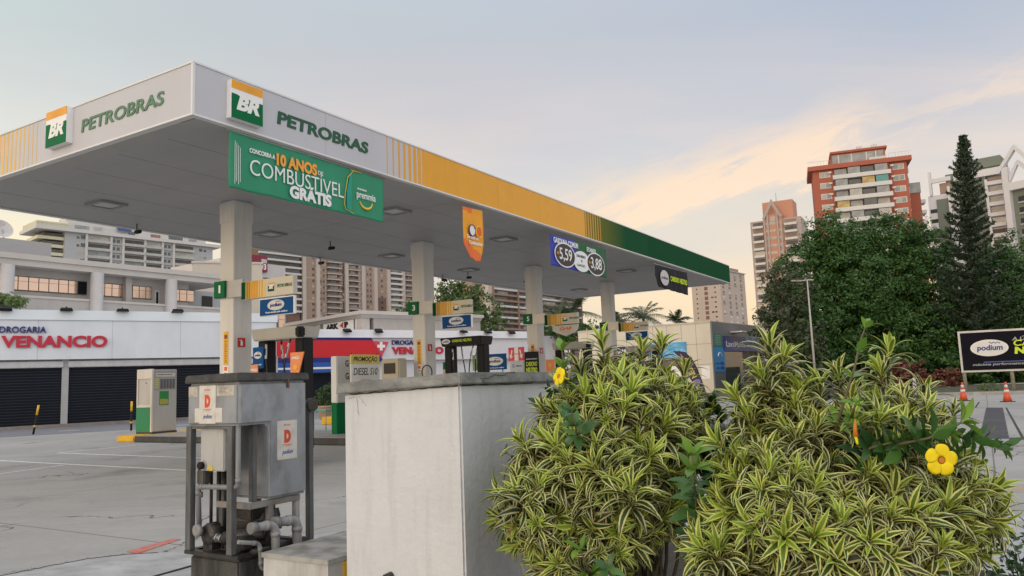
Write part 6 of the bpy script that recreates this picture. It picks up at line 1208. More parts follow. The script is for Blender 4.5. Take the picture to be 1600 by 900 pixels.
# trees behind the canopy
b = Vector((at(735, 600, 88).x, 88, 0))
tree('round_tree', 'bright green round tree behind the far pharmacy between the second and third pillar', b, [el(720, 475, 88, 2.6, 2.4, b), el(750, 490, 88, 2.6, 2.4, b), el(695, 480, 88, 1.8, 2.0, b), el(735, 455, 88, 2.0, 1.5, b), el(700, 450, 88, 1.6, 1.4, b), el(760, 515, 88, 2.4, 2.0, b), el(700, 515, 88, 2.6, 1.8, b)], L_MID, 330, 34, .75, .19, 4, .3)
b = Vector((at(634, 600, 80).x, 80, 0))
tree('round_tree', 'light green tree peeping out left of the second pillar', b, [el(634, 488, 80, .9, 1.2, b), el(640, 505, 80, 1.3, 1.3, b), el(645, 480, 80, 1.2, 1.2, b)], L_MID, 60, 34, .6, .16, 4, .2)
b = Vector((at(15, 600, 44).x, 44, 0))
tree('street_tree', 'light green tree crown at the left picture edge before the mall', b, [el(8, 470, 44, .75, .45, b), el(28, 472, 44, .55, .30, b), el(-15, 470, 44, .9, .6, b)], leafmat('leaf_light', (.10, .16, .05), (.2, .28, .09), .35), 60, 30, .32, .11, 4.5, .12)
def palm(px, py, Y, r, label, n=15, seed=1, lean=0):
    R = random.Random(seed); p = at(px, py, Y); t = thing('palm_tree', label, 'palm tree', (p.x, Y, 0)); MB().tube([(0-lean, 0, 0), (-lean*.4, 0, p.z*.5), (0, 0, p.z)], [.2, .15, .12], 10).build('trunk', BARK, t)
    V = []; Q = []
    for i in range(n):
        a = 2*math.pi*i/n+R.uniform(-.2, .2); e = R.uniform(.05, 1.35); d = Vector((math.cos(a), math.sin(a), 0)); l = r*1.2*R.uniform(.85, 1.15); pts = []
        for j in range(15):
            s = j/14; pts.append(Vector((0, 0, p.z)) + d*l*s*math.cos(e)*(1+.2*s) + Vector((0, 0, l*(s*math.sin(e) - (.28+.32*math.cos(e))*s*s))))
        for j in range(1, 15):
            tn = (pts[j]-pts[j-1]).normalized(); sd = tn.cross(Vector((0, 0, 1))).normalized(); ln = l*.24*math.sin(math.pi*min(1, .15+.85*j/15))+.1
            for sg in (-1, 1):
                for h in (0, .33, .66):
                    o = pts[j-1].lerp(pts[j], h); tip = o + (sd*sg*.75+tn*.55+Vector((0, 0, -.15-R.random()*.5)))*ln; w = tn*.030; b_ = len(V); V += [tuple(o-w), tuple(o+w), tuple(tip+w*.3), tuple(tip-w*.3)]; Q.append((b_, b_+1, b_+2, b_+3))
    npmesh('fronds', V, Q, L_PALM, t); return t
palm(893, 490, 76, 3.0, 'palm tree with arching fronds between the third and fourth pillar', 17, 1); palm(1005, 496, 80, 2.8, 'palm tree with spread fronds above the cream car wash roof', 17, 2); palm(1057, 503, 86, 1.8, 'small palm top beside the plain cream tower block', 13, 3); palm(962, 505, 84, 1.7, 'palm half hidden behind the fourth pillar', 13, 5); palm(872, 500, 70, 2.0, 'yellowish palm just right of the third pillar', 13, 8)
b = Vector((at(895, 600, 72).x, 72, 0)); tree('dense_shrub', 'dark shrub mass below the palms left of the cream car wash', b, [el(890, 525, 72, 2.2, 1.2, b), el(915, 512, 73, 1.2, .7, b), el(870, 520, 72, 1.6, 1.3, b)], L_DARK, 120, 30, .6, .14, 1, .15, cat='shrub')
# hedge and red shrubs under the wood
def hedge(name, label, px0, px1, py, Y, h, d, m, n, cat='shrub', ls=.10):
    b = Vector((at((px0+px1)/2, py, Y).x, Y, 0)); w = abs(at(px1, py, Y).x-at(px0, py, Y).x)/2; t = thing(name, label, cat, b); ells = [(x, random.uniform(-.3, .3), h*.5, w*.32, d, h*random.uniform(.42, .6)) for x in np.linspace(-w*.8, w*.8, 5)]
    P, D = crown_points(ells, n, 30, .3); V, Q = quads_cloud(P, D, ls); npmesh('foliage', V, Q, m, t); k = MB()
    for e in ells: k.tube([(e[0], e[1], 0), (e[0]+.1, e[1], e[2]*1.2)], [.05, .02], 6)
    k.build('stem', BARK, t)
hedge('red_shrub', 'low reddish brown shrub under the wood left of the billboard', 1405, 1447, 600, 47, 1.9, .8, L_RED, 80); hedge('red_shrub', 'dark reddish shrub behind the left billboard post', 1455, 1500, 605, 48, 1.2, .8, L_RED, 70)
hedge('dark_hedge', 'dark green hedge below the wood behind the billboard', 1480, 1660, 600, 51, 2.6, 1.0, L_DARK, 200, 'hedge', .14); hedge('dark_hedge', 'dark green hedge between the lamp pole and the reddish shrub', 1270, 1420, 590, 52, 2.8, 1.2, L_DARK, 200, 'hedge', .14)
tg = thing('grass_tuft', 'small bright green plant at the kerb left of the first traffic cone', 'plant', tuple(KR.A+KR.t*6-KR.n*.5)[:2]+(.12,)); P, D = crown_points([(0, 0, .2, .5, .4, .25)], 30, 14, .2); V, Q = quads_cloud(P, D, .07, .25); npmesh('leaves', V, Q, L_MID, tg)
bw = thing('boundary_wall', 'dim grey boundary wall with pale piers behind the dark hedge', 'wall', tuple(at(1190, 590, 60))[:2]+(0,), R_(-9)); k = MB(); k.box(0, 34, 0, .2, 0, 1.9); k.build('wall', M('dim_wall', (.22, .21, .2), .8, var=.2), bw); MB().box(2.3, 2.9, -.1, .3, 0, 2.4).build('pier', STUCL, bw)
# billboard
BB = Plane(tuple(at(1499, 550, 40))[:2], tuple(at(1640, 550, 38.2))[:2]); bh = BB.hit
t = thing('billboard', 'black podium billboard with silver oval on wooden posts at the right', 'billboard', BB.A, BB.rz); z0 = bh(1510, 582)[1]; z1 = bh(1500, 518)[1]; wB = 7.2
MB().box(0, wB, -.04, .06, z0, z1).build('frame', M('frame_white', (.55, .54, .5), .5), t); MB().box(.10, wB-.1, -.06, -.038, z0+.10, z1-.10).build('panel', M('billboard_black', (.008, .008, .013), .7, var=.2, spec=.08), t)
a, b_ = bh(1516, 545), bh(1576, 545); cx, cz = (a[0]+b_[0])/2, bh(1546, 543.5)[1]; podium_logo(t, cx, cz, (b_[0]-a[0])/2, .42, -.06)
xb_ = bh(1583, 550)[0]; textF('lettering', 'A ÚNICA', M('dim_white', (.35, .36, .36), .5), t, xb_, bh(1584, 532)[1], 1.35, .22, -.06, bold=.02, shear=.15); textF('lettering', 'CARBONO', LIME, t, xb_+.05, bh(1585, 540.5)[1], 2.6, .30, -.06, bold=.02, shear=.1); textF('lettering', 'NEUTRO', LIME, t, xb_+.05, bh(1585, 553)[1], 2.4, .36, -.06, bold=.06, shear=.1)
textF('lettering', 'máxima performance  ·  menor impacto', M('dim_white', (0, 0, 0)), t, bh(1520, 572)[0], bh(1520, 573)[1], 4.2, .16, -.06, bold=.015, shear=.2)
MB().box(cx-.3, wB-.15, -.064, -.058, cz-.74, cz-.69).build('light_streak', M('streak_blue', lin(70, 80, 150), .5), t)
for px in (1508, 1583): s = bh(px, 595)[0]; k = MB(); k.tube([(s, .12, 0), (s, .12, z1-.1)], .09, 12); k.build('post', M('post_wood', (.36, .33, .26), .8, var=.15, scale=4), t)
MB().tube([(wB-.5, .12, 0), (wB-.5, .12, z1-.1)], .09, 12).build('post', M('post_wood', (0, 0, 0)), t); zr_ = bh(1545, 600.5)[1]; MB().tube([(.5, .12, zr_), (wB, .12, zr_)], .03, 8).build('rail', STEEL, t)
# cones and a marker post
CO = M('cone_orange', lin(206, 84, 44), .5, var=.08, scale=5, dirt=(.25, .12, .08), dirt_amt=.4, dirt_scale=(5, 5, 5)); CWt = M('cone_white', (.62, .61, .58), .45)
def cone(px, py, label):
    P = atz(px, py, 0); t = thing('traffic_cone', label, 'traffic cone', P, random.random(), 'traffic cones on the drive'); k = MB(); k.box(-.2, .2, -.2, .2, 0, .035); k.build('base', M('cone_base', (.10, .06, .05), .7), t, bevel=.02); r = lambda z: .155-.125*z/.72
    for z0, z1, m in ((.036, .36, CO), (.361, .46, CWt), (.461, .545, CO), (.546, .645, CWt), (.646, .75, CO)): MB().lathe([(r(z0)+(.004 if m is CWt else 0), z0), (r(z1)+(.004 if m is CWt else 0), z1)], n=20).build('cone_band', m, t)
cone(1506, 626.5, 'orange and white traffic cone under the left billboard post'); cone(1574.5, 628, 'orange and white traffic cone before the right billboard post')
P = atz(1431, 622, 0); t = thing('marker_post', 'faded white marker post at the kerb by the reddish shrub', 'post', P); MB().lathe([(.085, 0), (.075, .9), (.05, .93)], n=14).build('shaft', M('faded_white', (.50, .47, .46), .7), t)
P = Vector((at(1274, 590, 45).x, 45, 0)); hT = at(1265, 438, 45).z; t = thing('street_lamp', 'slim pale lamp pole with two short arms in front of the dark wood', 'street lamp', P)
k = MB(); k.tube([(0, 0, 0), (-.0, 0, hT*.45), (0, 0, hT)], [.075, .06, .035], 12); k.build('pole', M('lamp_pole', (.42, .40, .36), .6, var=.1), t)
k = MB(); k.tube([(-.75, .1, hT-.02), (0, 0, hT+.02), (.22, 0, hT+.05)], .03, 8); k.build('arm', M('lamp_pole', (0, 0, 0)), t)
for s in (-.8, .25): k = MB(); k.box(s-.13, s+.13, -.05, .15, hT-.02, hT+.05); k.build('lamp_head', M('lamp_pole', (0, 0, 0)), t, bevel=.02)
# foliage of the clipped shrub in the pot
P, D = crown_points([(0, 0, 1.12, .42, .42, .52)], 90, 26, .13); V, Q = quads_cloud(P, D, .05); npmesh('foliage', V, Q, L_SHRUB, POTBUSH); MB().tube([(0, 0, .55), (0, 0, 1.0)], [.04, .03], 8).build('stem', BARK, POTBUSH)
# sill plants by the wall are with the shrubs below
# ================================================================== VARIEGATED SHRUBS AND YELLOW TRUMPET FLOWERS
def varleaf():
    m = bpy.data.materials.new('variegated_leaf'); m.use_nodes = True; nt = m.node_tree; N = nt.nodes; L = nt.links; p = N['Principled BSDF']; out = N['Material Output']
    uv = N.new('ShaderNodeUVMap'); s = N.new('ShaderNodeSeparateXYZ'); L.new(uv.outputs[0], s.inputs[0])
    def mth(op, a, b=None):
        n = N.new('ShaderNodeMath'); n.operation = op
        for i, v in enumerate((a, b)):
            if v is None: continue
            if isinstance(v, (int, float)): n.inputs[i].default_value = v
            else: L.new(v, n.inputs[i])
        return n.outputs[0]
    tc = N.new('ShaderNodeTexCoord'); no = N.new('ShaderNodeTexNoise'); no.inputs['Scale'].default_value = 60; L.new(tc.outputs['Object'], no.inputs['Vector'])
    d = mth('ADD', mth('MULTIPLY', mth('ABSOLUTE', mth('SUBTRACT', s.outputs[0], .5)), 2.), mth('MULTIPLY', mth('SUBTRACT', no.outputs[0], .5), .16))
    e = N.new('ShaderNodeMapRange'); L.new(d, e.inputs[0]); e.inputs[1].default_value = .48; e.inputs[2].default_value = .58; e.interpolation_type = 'SMOOTHSTEP'
    g = N.new('ShaderNodeNewGeometry')
    def ramp(fac, stops):
        r = N.new('ShaderNodeValToRGB'); q = r.color_ramp.elements; q[0].position, q[0].color = stops[0][0], (*stops[0][1], 1); q[1].position, q[1].color = stops[-1][0], (*stops[-1][1], 1)
        for a, c in stops[1:-1]: x = q.new(a); x.color = (*c, 1)
        L.new(fac, r.inputs[0]); return r.outputs[0]
    def mix(f, a, b, mode='MIX'):
        x = N.new('ShaderNodeMix'); x.data_type = 'RGBA'; x.blend_type = mode
        for i, v in ((0, f), (6, a), (7, b)):
            if isinstance(v, (int, float)): x.inputs[i].default_value = v
            else: L.new(v, x.inputs[i])
        return x.outputs[2]
    age_shade = mth('ADD', s.outputs[1], mth('MULTIPLY', mth('SUBTRACT', g.outputs['Random Per Island'], .5), .35))
    centre = ramp(age_shade, [(0, (.028, .046, .018)), (.45, (.042, .082, .020)), (.8, (.10, .17, .024)), (1, (.22, .33, .04))])  # older leaves darkened further, painting shade deep in the rosettes
    edge = ramp(age_shade, [(0, (.38, .36, .18)), (.35, (.62, .60, .28)), (.75, (.66, .67, .19)), (1, (.52, .60, .11))])
    c = mix(e.outputs[0], centre, edge)
    L.new(c, p.inputs['Base Color']); p.inputs['Roughness'].default_value = .42; p.inputs['Specular IOR Level'].default_value = .4
    t = N.new('ShaderNodeBsdfTranslucent'); L.new(c, t.inputs[0]); mx = N.new('ShaderNodeMixShader'); mx.inputs[0].default_value = .18; L.new(p.outputs[0], mx.inputs[1]); L.new(t.outputs[0], mx.inputs[2]); L.new(mx.outputs[0], out.inputs[0]); return m
VLEAF = varleaf()
PROF = np.array([.42, .80, 1., .98, .74, .40, .04])
def rosette(r, n=30, L0=.172):
    V = []; Q = []; UV = []; ns = len(PROF)
    for i in range(n):
        t = (i+r.random()*.6)/n; az = i*2.39996+r.normal()*.15; ln = L0*(1.05-.45*t**2.2)*r.uniform(.8, 1.15); w = .0168*(1-.25*t)*r.uniform(.85, 1.15); z0 = -.11+.12*t
        el0 = math.radians(12+66*t**1.15+r.normal()*7); droop = math.radians((128-66*t)*r.uniform(.55, 1.15)); d = np.array([math.cos(az), math.sin(az), 0]); sd = np.array([-d[1], d[0], 0]); p = np.array([0, 0, z0])+d*.008; b = len(V); tw = r.normal()*.25
        for j in range(ns):
            s = j/(ns-1); el = el0-droop*s**1.25; up = -d*math.sin(el)+np.array([0, 0, math.cos(el)]); ww = w*PROF[j]; a = tw*s; sx = sd*math.cos(a)+up*math.sin(a)
            V += [p-sx*ww+up*ww*.28, p, p+sx*ww+up*ww*.28]; UV += [(0, t), (.5, t), (1, t)]
            p = p + (d*math.cos(el)+np.array([0, 0, math.sin(el)]))*ln/(ns-1)
        for j in range(ns-1):
            q = b+j*3; Q += [(q, q+1, q+4, q+3), (q+1, q+2, q+5, q+4)]
    return np.array(V), np.array(Q), np.array(UV)
ROS = [rosette(np.random.default_rng(50+i), n) for i, n in enumerate((24, 21, 27, 22, 25, 19, 24, 28))]
def rot_to(axis, spin):
    z = axis/np.linalg.norm(axis); a = np.array([1., 0, 0]) if abs(z[0]) < .8 else np.array([0, 1., 0]); x = np.cross(a, z); x /= np.linalg.norm(x); y = np.cross(z, x); c, s = math.cos(spin), math.sin(spin); return np.stack([x*c+y*s, -x*s+y*c, z], 1)
LP = np.array([.10, .62, .95, 1., .80, .45, .03])
def leaf_np(r, o, d, up, ln, w, droop):
    V = []; Q = []; d = d/np.linalg.norm(d); s = np.cross(d, up); s /= np.linalg.norm(s)+1e-9; u = np.cross(s, d); p = np.array(o, float); n = len(LP)
    for j in range(n):
        t = j/(n-1); a = -droop*t; dd = d*math.cos(a)+u*math.sin(a); uu = -d*math.sin(a)+u*math.cos(a); ww = w*LP[j]; V += [p-s*ww+uu*ww*.22, p, p+s*ww+uu*ww*.22]; p = p+dd*ln/(n-1)
    for j in range(n-1): q = j*3; Q += [(q, q+1, q+4, q+3), (q+1, q+2, q+5, q+4)]
    return V, Q
def song_shrub(label, base, ells, n_out, n_in, extra=(), cut=None):
    t = thing('variegated_shrub', label, 'shrub', base); heads = []
    wts = np.array([(e[3]*e[4]*e[5])**(2/3) for e in ells]); wts /= wts.sum(); acc = []
    for pas, n in ((1, n_out), (0, n_in)):
        for e, w in zip(ells, wts):
            tries = 0; got = 0
            while got < int(n*w) and tries < 4000:
                tries += 1; d = rng.normal(size=3); d /= np.linalg.norm(d)
                if d[2] < -.75: continue
                c = np.array(e[:3]); r = np.array(e[3:6]); p = c+d*r*(rng.uniform(.95, 1.05) if pas else rng.uniform(.4, .8))
                if pas:
                    w3 = math.sin(p[0]*11+1.3*math.sin(p[2]*9))+math.sin(p[2]*12+2.1*math.sin(p[1]*8))+math.sin(p[1]*10+p[0]*5); p = c+(p-c)*(1+.055*w3)
                    if w3 < -1.0: continue
                if p[2] < .12 or (cut and cut(p)): continue
                if any(sum(((p-np.array(q[:3]))/np.array(q[3:6]))**2) < (.80 if pas else .5)**2 for q in ells if q is not e): continue
                lim = .094 if pas else .10
                if any((p[0]-a[0])**2+(p[1]-a[1])**2+(p[2]-a[2])**2 < lim*lim for a in acc): continue
                nn = d/r; nn /= np.linalg.norm(nn); ax_ = nn*.85+np.array([0, 0, .28+.38*min(1., p[2]/1.2)])+rng.normal(size=3)*.25; acc.append(p); heads.append((p, ax_, rng.uniform(.62, 1.18))); got += 1
    for p, a_, s in extra: heads.append((np.array(p), np.array(a_, float), s))
    VV = []; QQ = []; UU = []; off = 0; k = MB(); base0 = [np.array([random.gauss(0, .09), random.gauss(0, .09), 0]) for _ in range(9)]
    for i, (p, a_, s) in enumerate(heads):
        v, q, u = ROS[i % len(ROS)]; M_ = rot_to(a_, rng.random()*6.28); VV.append(v@M_.T*s+p); QQ.append(q+off); UU.append(u+np.array([0, rng.choice([-.30, -.15, 0, 0, .06, .14])])); off += len(v)
        if i % 2 == 0 or i >= len(heads)-len(extra):
            b = base0[i % 9]; an = a_/np.linalg.norm(a_); m1 = b*.6+p*.4+np.array([0, 0, -.05]); m2 = p-an*.22; k.tube([b, m1, m2, p-an*.02], [.014, .010, .007, .005], 5, caps=False)
    dv = []; dq = []
    for p, a_, s in heads[::7]:
        for _ in range(3):
            an = rng.random()*6.28; v, q = leaf_np(rng, p-a_/np.linalg.norm(a_)*.13, np.array([math.cos(an), math.sin(an), -.5]), np.array([0, 0, 1.]), .13*rng.uniform(.7, 1.2), .010, 1.3); b = len(dv); dv += v; dq += [tuple(k_+b for k_ in e) for e in q]
    npmesh('dry_leaves', np.array(dv), np.array(dq), M('dry_leaf', (.26, .17, .06), .8, var=.3, scale=20), t)
    npmesh('foliage', np.concatenate(VV), np.concatenate(QQ), VLEAF, t, uv=np.concatenate(UU), smooth=True); k.build('stem', M('shrub_stem', (.13, .11, .08), .85, var=.3, scale=20), t); return t
def E_(px, py, Y, rpx, rpz, base, ry=None):
    p = at(px, py, Y)-base; s = Y/1203; return (p.x, p.y, p.z, rpx*s, ry or rpx*s, rpz*s)
def X_(px, py, Y, base, ax_=(0, -.1, 1), s=1.): p = at(px, py, Y)-base; return (tuple(p), ax_, s)
B1 = Vector((.52, 4.25, .05))
song_shrub('large yellow edged variegated shrub against the right side of the white wall', B1,
    [E_(965, 680, 4.28, 110, 95, B1, .38), E_(925, 765, 4.12, 105, 105, B1, .38), E_(990, 745, 4.22, 70, 105, B1, .38), E_(845, 795, 3.95, 58, 58, B1, .22), E_(915, 850, 4.05, 75, 60, B1, .32), E_(1035, 640, 4.45, 50, 48, B1, .26)], 360, 90,
    [X_(940, 533, 4.3, B1, (-.1, -.1, 1), 1.05), X_(1003, 545, 4.35, B1, (.1, -.1, 1)), X_(1034, 538, 4.4, B1, (.05, 0, 1)), X_(905, 575, 4.2, B1, (-.2, -.1, 1)), X_(975, 575, 4.25, B1, (0, -.2, 1)), X_(1070, 580, 4.4, B1, (.2, -.1, 1)), X_(1085, 625, 4.4, B1, (.4, -.2, 1)), X_(1105, 650, 4.4, B1, (.5, -.2, .9)), X_(850, 640, 4.18, B1, (-.6, -.2, .8)), X_(815, 690, 4.1, B1, (-.6, -.3, .7)), X_(800, 780, 3.9, B1, (-.7, -.3, .6)), X_(960, 595, 4.2, B1, (0, -.4, 1)), X_(880, 600, 4.2, B1, (-.3, -.3, 1)), X_(1040, 590, 4.35, B1, (.1, -.2, 1))])
B2 = Vector((1.50, 3.62, .05))
song_shrub('largest yellow edged variegated shrub at the lower right with a yellow flower', B2,
    [E_(1300, 725, 3.72, 130, 82, B2, .37), E_(1215, 790, 3.58, 85, 88, B2, .31), E_(1330, 820, 3.58, 165, 95, B2, .39), E_(1455, 790, 3.7, 72, 85, B2, .27), E_(1405, 675, 3.85, 58, 62, B2, .25), E_(1225, 660, 3.85, 48, 62, B2, .23), E_(1130, 860, 3.52, 42, 40, B2, .2)], 430, 100,
    [X_(1203, 540, 3.85, B2, (-.1, -.15, 1), 1.15), X_(1225, 560, 3.8, B2, (.25, -.2, 1), 1.1), X_(1190, 585, 3.75, B2, (-.4, -.2, 1), 1.05), X_(1310, 585, 3.75, B2, (-.1, -.2, 1), 1.05), X_(1390, 545, 3.9, B2, (.15, -.1, 1), 1.1), X_(1375, 580, 3.85, B2, (-.2, -.2, 1)), X_(1445, 612, 3.85, B2, (.3, -.2, 1)), X_(1420, 640, 3.75, B2, (.2, -.3, 1)), X_(1490, 640, 3.95, B2, (.2, -.1, 1), .7), X_(1150, 620, 3.8, B2, (-.5, -.1, .9)), X_(1120, 690, 3.67, B2, (-.7, -.2, .8)), X_(1170, 650, 3.72, B2, (-.3, -.3, 1)), X_(1525, 730, 3.75, B2, (.8, -.2, .6)), X_(1540, 800, 3.7, B2, (.9, -.2, .5)), X_(1250, 610, 3.72, B2, (0, -.3, 1)), X_(1330, 620, 3.7, B2, (0, -.3, 1)), X_(1280, 600, 3.75, B2, (-.1, -.2, 1))])
# yellow trumpet vine: whorls of plain green leaves
def gleaf(name, c0, c1):
    m = leafmat(name, c0, c1, .25, .35); return m
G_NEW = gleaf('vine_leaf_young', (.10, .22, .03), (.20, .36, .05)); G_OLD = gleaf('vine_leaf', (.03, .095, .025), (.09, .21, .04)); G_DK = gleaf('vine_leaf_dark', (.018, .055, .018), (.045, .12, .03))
VSTEM = M('vine_stem', (.12, .10, .05), .7, var=.2, scale=20); PETAL = M('petal_yellow', (.78, .60, .012), .55, var=.10, scale=30, spec=.2); THROAT = M('petal_throat', (.50, .17, .012), .6)
def shoot(label, base, pts, whorls, L0, mats=(G_OLD, G_NEW), nw=4, tip=True, seed=0, sr=.006):
    """a vine shoot: stem through pts (relative to base); whorls of leaves along it, younger leaves at the tip"""
    r = np.random.default_rng(seed); t = thing('trumpet_vine', label, 'flowering vine', base); P = [Vector(p) for p in pts]; seg = [0]
    for a, b in zip(P[:-1], P[1:]): seg.append(seg[-1]+(b-a).length)
    MB().tube(P, [sr*(1.2-.7*i/(len(P)-1)) for i in range(len(P))], 7).build('stem', VSTEM, t)
    VV = [[], []]; QQ = [[], []]
    for wi in range(whorls):
        f = .18+.82*wi/(whorls-1) if whorls > 1 else 1; s = f*seg[-1]; j = max(i for i in range(len(seg)-1) if seg[i] <= s+1e-6); q = (s-seg[j])/(seg[j+1]-seg[j]); o = P[j].lerp(P[j+1], min(1, q)); ax_ = np.array((P[j+1]-P[j]).normalized()); a0 = r.random()*6.28
        a = np.array([1., 0, 0]) if abs(ax_[0]) < .8 else np.array([0, 1., 0]); x = np.cross(a, ax_); x /= np.linalg.norm(x); y = np.cross(ax_, x); last = wi >= whorls-2 and tip
        for i in range(nw+(2 if last else 0)):
            an = a0+6.283*i/nw+r.normal()*.25; out = x*math.cos(an)+y*math.sin(an); d = out*(.95 if not last else .65)+ax_*(.45 if not last else .95)+r.normal(size=3)*.28; ln = L0*r.uniform(.55, 1.15)*(1 if not last else .8)
            v, qd = leaf_np(r, np.array(o)+out*.004, d, ax_+out*.2, ln, ln*r.uniform(.16, .23), r.uniform(.1, 1.2)); g = 1 if last else 0; b = len(VV[g]); VV[g] += v; QQ[g] += [tuple(k+b for k in e) for e in qd]
    for g, nme in ((0, 'leaves'), (1, 'young_leaves')):
        if VV[g]: npmesh(nme, np.array(VV[g]), np.array(QQ[g]), mats[g], t, smooth=True)
    return t
def flower(par, c, ax_, r, label=None, closed=False):
    """five overlapping rounded petals flaring from a tube"""
    c = np.array(c, float); z = np.array(ax_, float); z /= np.linalg.norm(z); M_ = rot_to(z, .3); V = []; Q = []
    V0 = []; k = MB(); k.tube([tuple(c-z*r*1.5), tuple(c-z*r*.9), tuple(c-z*r*.35), tuple(c+z*r*.02)], [r*.07, r*.10, r*.26, r*.33], 16, caps=False); o = k.build('flower_tube', PETAL, par)
    for i in range(5):
        a0 = 2*math.pi*i/5; b = len(V); nr, na = 6, 8
        for j in range(nr):
            s = j/(nr-1)
            for q in range(na+1):
                u = q/na-.5; half = .66+.10*math.sin(math.pi*s); an = a0+u*2*half+.16*s; rad = r*(.27+.86*s*(1-.34*abs(u*2)**3.0*s)) if not closed else r*(.26-.1*s); h = r*(.02+.10*s-.16*s**3+.10*u*s+.02*math.sin(u*12+i)*s) if not closed else r*(1.3*s)
                V.append(M_@np.array([rad*math.cos(an), rad*math.sin(an), h])+c)
        for j in range(nr-1):
            for q in range(na): e = b+j*(na+1)+q; Q.append((e, e+1, e+na+2, e+na+1))
    f = npmesh('petals', np.array(V), np.array(Q), PETAL, par, smooth=True); f.modifiers.new('thick', 'SOLIDIFY').thickness = .0008
    if not closed: MB().tube([tuple(c-z*r*.2), tuple(c+z*r*.03)], [r*.16, r*.21], 16).build('throat', THROAT, f)
def rel(base, *ps): return [tuple(at(*p)-base) for p in ps]
b = at(1305, 640, 3.450); shoot('tall plain green vine shoot rising above the largest shrub', b, rel(b, (1300, 690, 3.542), (1318, 630, 3.422), (1335, 575, 3.404), (1345, 530, 3.404), (1352, 512, 3.404)), 5, .115, (G_NEW, G_NEW), 4, seed=1)
b = at(1400, 690, 3.312); v = shoot('green vine spray with open yellow trumpet flower over the largest shrub', b, rel(b, (1330, 720, 3.588), (1400, 695, 3.312), (1450, 685, 3.220), (1485, 672, 3.220), (1502, 660, 3.220)), 8, .13, (G_OLD, G_NEW), 5, seed=2)
fc = at(1471, 719, 3.14)-b; flower(v, fc, (-.05, -1, -.02), .057)
b2_ = at(1490, 690, 3.312); shoot('drooping dark green vine tip right of the yellow flower', b2_, rel(b2_, (1470, 675, 3.330), (1510, 685, 3.312), (1540, 690, 3.312), (1562, 697, 3.312)), 6, .11, (G_OLD, G_OLD), 5, seed=3)
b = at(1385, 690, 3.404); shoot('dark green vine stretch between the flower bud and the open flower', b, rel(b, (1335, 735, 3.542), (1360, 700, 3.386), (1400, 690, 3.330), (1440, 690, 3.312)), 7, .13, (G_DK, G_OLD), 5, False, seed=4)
b = at(1337, 645, 3.312); v = shoot('small vine bunch with a drooping orange yellow bud in the largest shrub', b, rel(b, (1330, 655, 3.450), (1334, 640, 3.330), (1336, 632, 3.312)), 2, .07, (G_OLD, G_NEW), 5, seed=5); flower(v, at(1337, 682, 3.312)-b, (.05, -.25, -1), .026, closed=True)
k = MB(); k.tube(rel(b, (1336, 655, 3.312), (1336, 668, 3.312), (1337, 682, 3.312)), [.004, .008, .012], 8); k.build('bud_tube', THROAT, v)
b = at(880, 600, 4.095); v = shoot('green vine with yellow flower beside the end of the wall coping', b, rel(b, (905, 640, 4.230), (890, 600, 4.140), (880, 570, 4.095), (878, 548, 4.095)), 4, .11, (G_OLD, G_NEW), 4, seed=6); flower(v, at(873, 588, 4.005)-b, (-.8, -.5, .25), .045)
b = at(900, 660, 3.735); shoot('blue green vine tuft on the face of the left variegated shrub', b, rel(b, (905, 700, 3.960), (900, 670, 3.762), (893, 645, 3.672)), 4, .115, (G_OLD, G_OLD), 5, seed=7)
b = at(1085, 760, 3.555); shoot('bright green vine shoot standing in the gap between the two shrubs', b, rel(b, (1092, 850, 3.870), (1088, 790, 3.690), (1084, 740, 3.600), (1082, 712, 3.555)), 7, .13, (G_OLD, G_NEW), 5, seed=8)
b = at(1095, 800, 3.690); shoot('lower vine shoot in the gap between the two shrubs', b, rel(b, (1100, 880, 3.870), (1098, 820, 3.735), (1096, 780, 3.690)), 3, .11, (G_OLD, G_OLD), 4, seed=9)
b = at(905, 870, 3.600); shoot('bright green vine leaves at the foot of the left variegated shrub', b, rel(b, (925, 905, 3.735), (915, 880, 3.618), (908, 860, 3.600)), 2, .12, (G_NEW, G_NEW), 4, seed=10); b = at(950, 885, 3.555); shoot('broad green vine leaves low in front of the left variegated shrub', b, rel(b, (960, 915, 3.690), (950, 890, 3.555)), 2, .12, (G_OLD, G_NEW), 4, False, seed=11)
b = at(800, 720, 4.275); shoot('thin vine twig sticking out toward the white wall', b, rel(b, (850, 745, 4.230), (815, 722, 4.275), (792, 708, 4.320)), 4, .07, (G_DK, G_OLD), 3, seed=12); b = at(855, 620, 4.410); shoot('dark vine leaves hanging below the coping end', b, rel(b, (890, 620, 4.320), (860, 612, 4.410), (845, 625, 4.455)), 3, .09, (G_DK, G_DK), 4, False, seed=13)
b = at(1120, 690, 4.140)
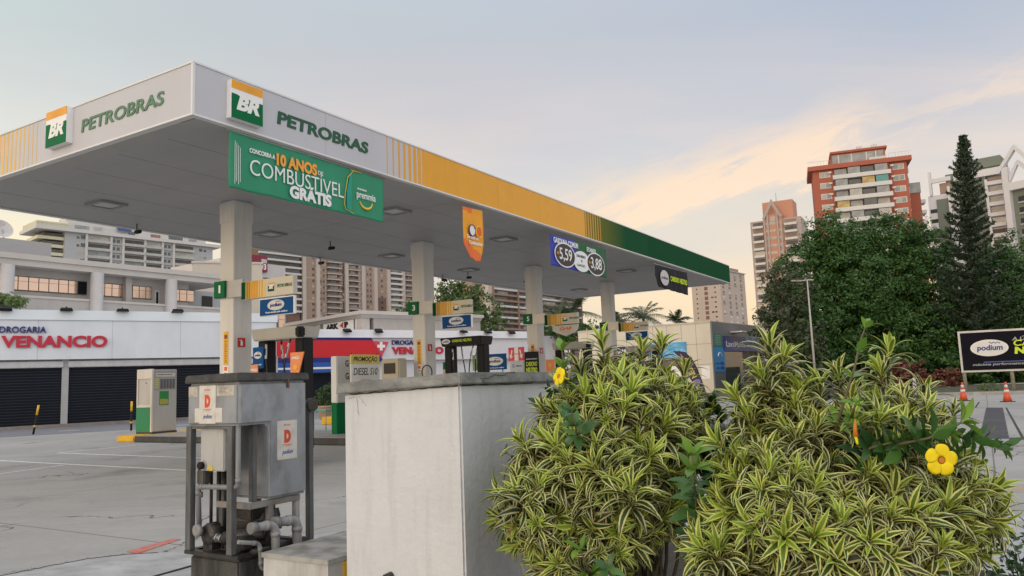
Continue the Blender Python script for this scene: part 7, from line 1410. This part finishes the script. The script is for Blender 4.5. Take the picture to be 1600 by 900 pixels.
for i, (p, q) in enumerate((((1100, 700), (1085, 640)), ((1130, 720), (1125, 650)), ((1115, 750), (1140, 690)), ((1090, 680), (1110, 630)), ((1135, 760), (1105, 700)), ((1150, 720), (1150, 670)))):
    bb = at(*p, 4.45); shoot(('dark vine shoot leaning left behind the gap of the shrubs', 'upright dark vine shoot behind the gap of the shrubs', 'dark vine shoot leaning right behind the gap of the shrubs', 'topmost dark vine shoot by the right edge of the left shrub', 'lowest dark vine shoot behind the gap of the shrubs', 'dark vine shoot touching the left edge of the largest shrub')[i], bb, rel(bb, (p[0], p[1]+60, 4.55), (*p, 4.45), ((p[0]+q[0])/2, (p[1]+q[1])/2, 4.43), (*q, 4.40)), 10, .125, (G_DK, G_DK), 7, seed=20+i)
# twiggy shrub at the right picture edge
b = at(1610, 900, 3.900); b.z = 0; t = thing('twiggy_shrub', 'small twiggy shrub with dark leaves at the right picture edge', 'shrub', b); k = MB(); PTS = []; NR = []; random.seed(11)
for i in range(34):
    p = Vector((random.gauss(0, .05), random.gauss(0, .05), 0)); d = Vector((random.gauss(-.05, .38), random.gauss(0, .3), 1)).normalized(); pts = [p.copy()]; L_ = random.uniform(.35, .88)
    for j in range(7): d = (d+Vector((random.gauss(0, .22), random.gauss(0, .22), random.gauss(0, .1)))).normalized(); p = p+d*L_/7; pts.append(p.copy())
    k.tube(pts, [.007-.0008*j for j in range(8)], 5, caps=False)
    for j in range(3, 8):
        for q in range(9): PTS.append(tuple(pts[j]+Vector((random.gauss(0, .035), random.gauss(0, .035), random.gauss(0, .03))))); NR.append((random.gauss(0, 1), random.gauss(0, 1), 1))
k.build('stem', M('dark_twig', (.05, .04, .03), .9), t); V, Q = quads_cloud(np.array(PTS), np.array(NR), .022, .5); npmesh('leaves', V, Q, G_DK, t)
gr = [at(1500, 905, 3.3), at(1640, 885, 3.6)]; gr = [Vector((p.x, p.y, 0)) for p in (atz(1490, 896, .0), atz(1560, 888, .0), atz(1680, 880, 0))]
grass_ = structure(MB().sheet([tuple(gr[0])[:2], tuple(gr[2])[:2], (6, 2.2), (2.2, 2.2)], .0045).build('verge', VERGE))
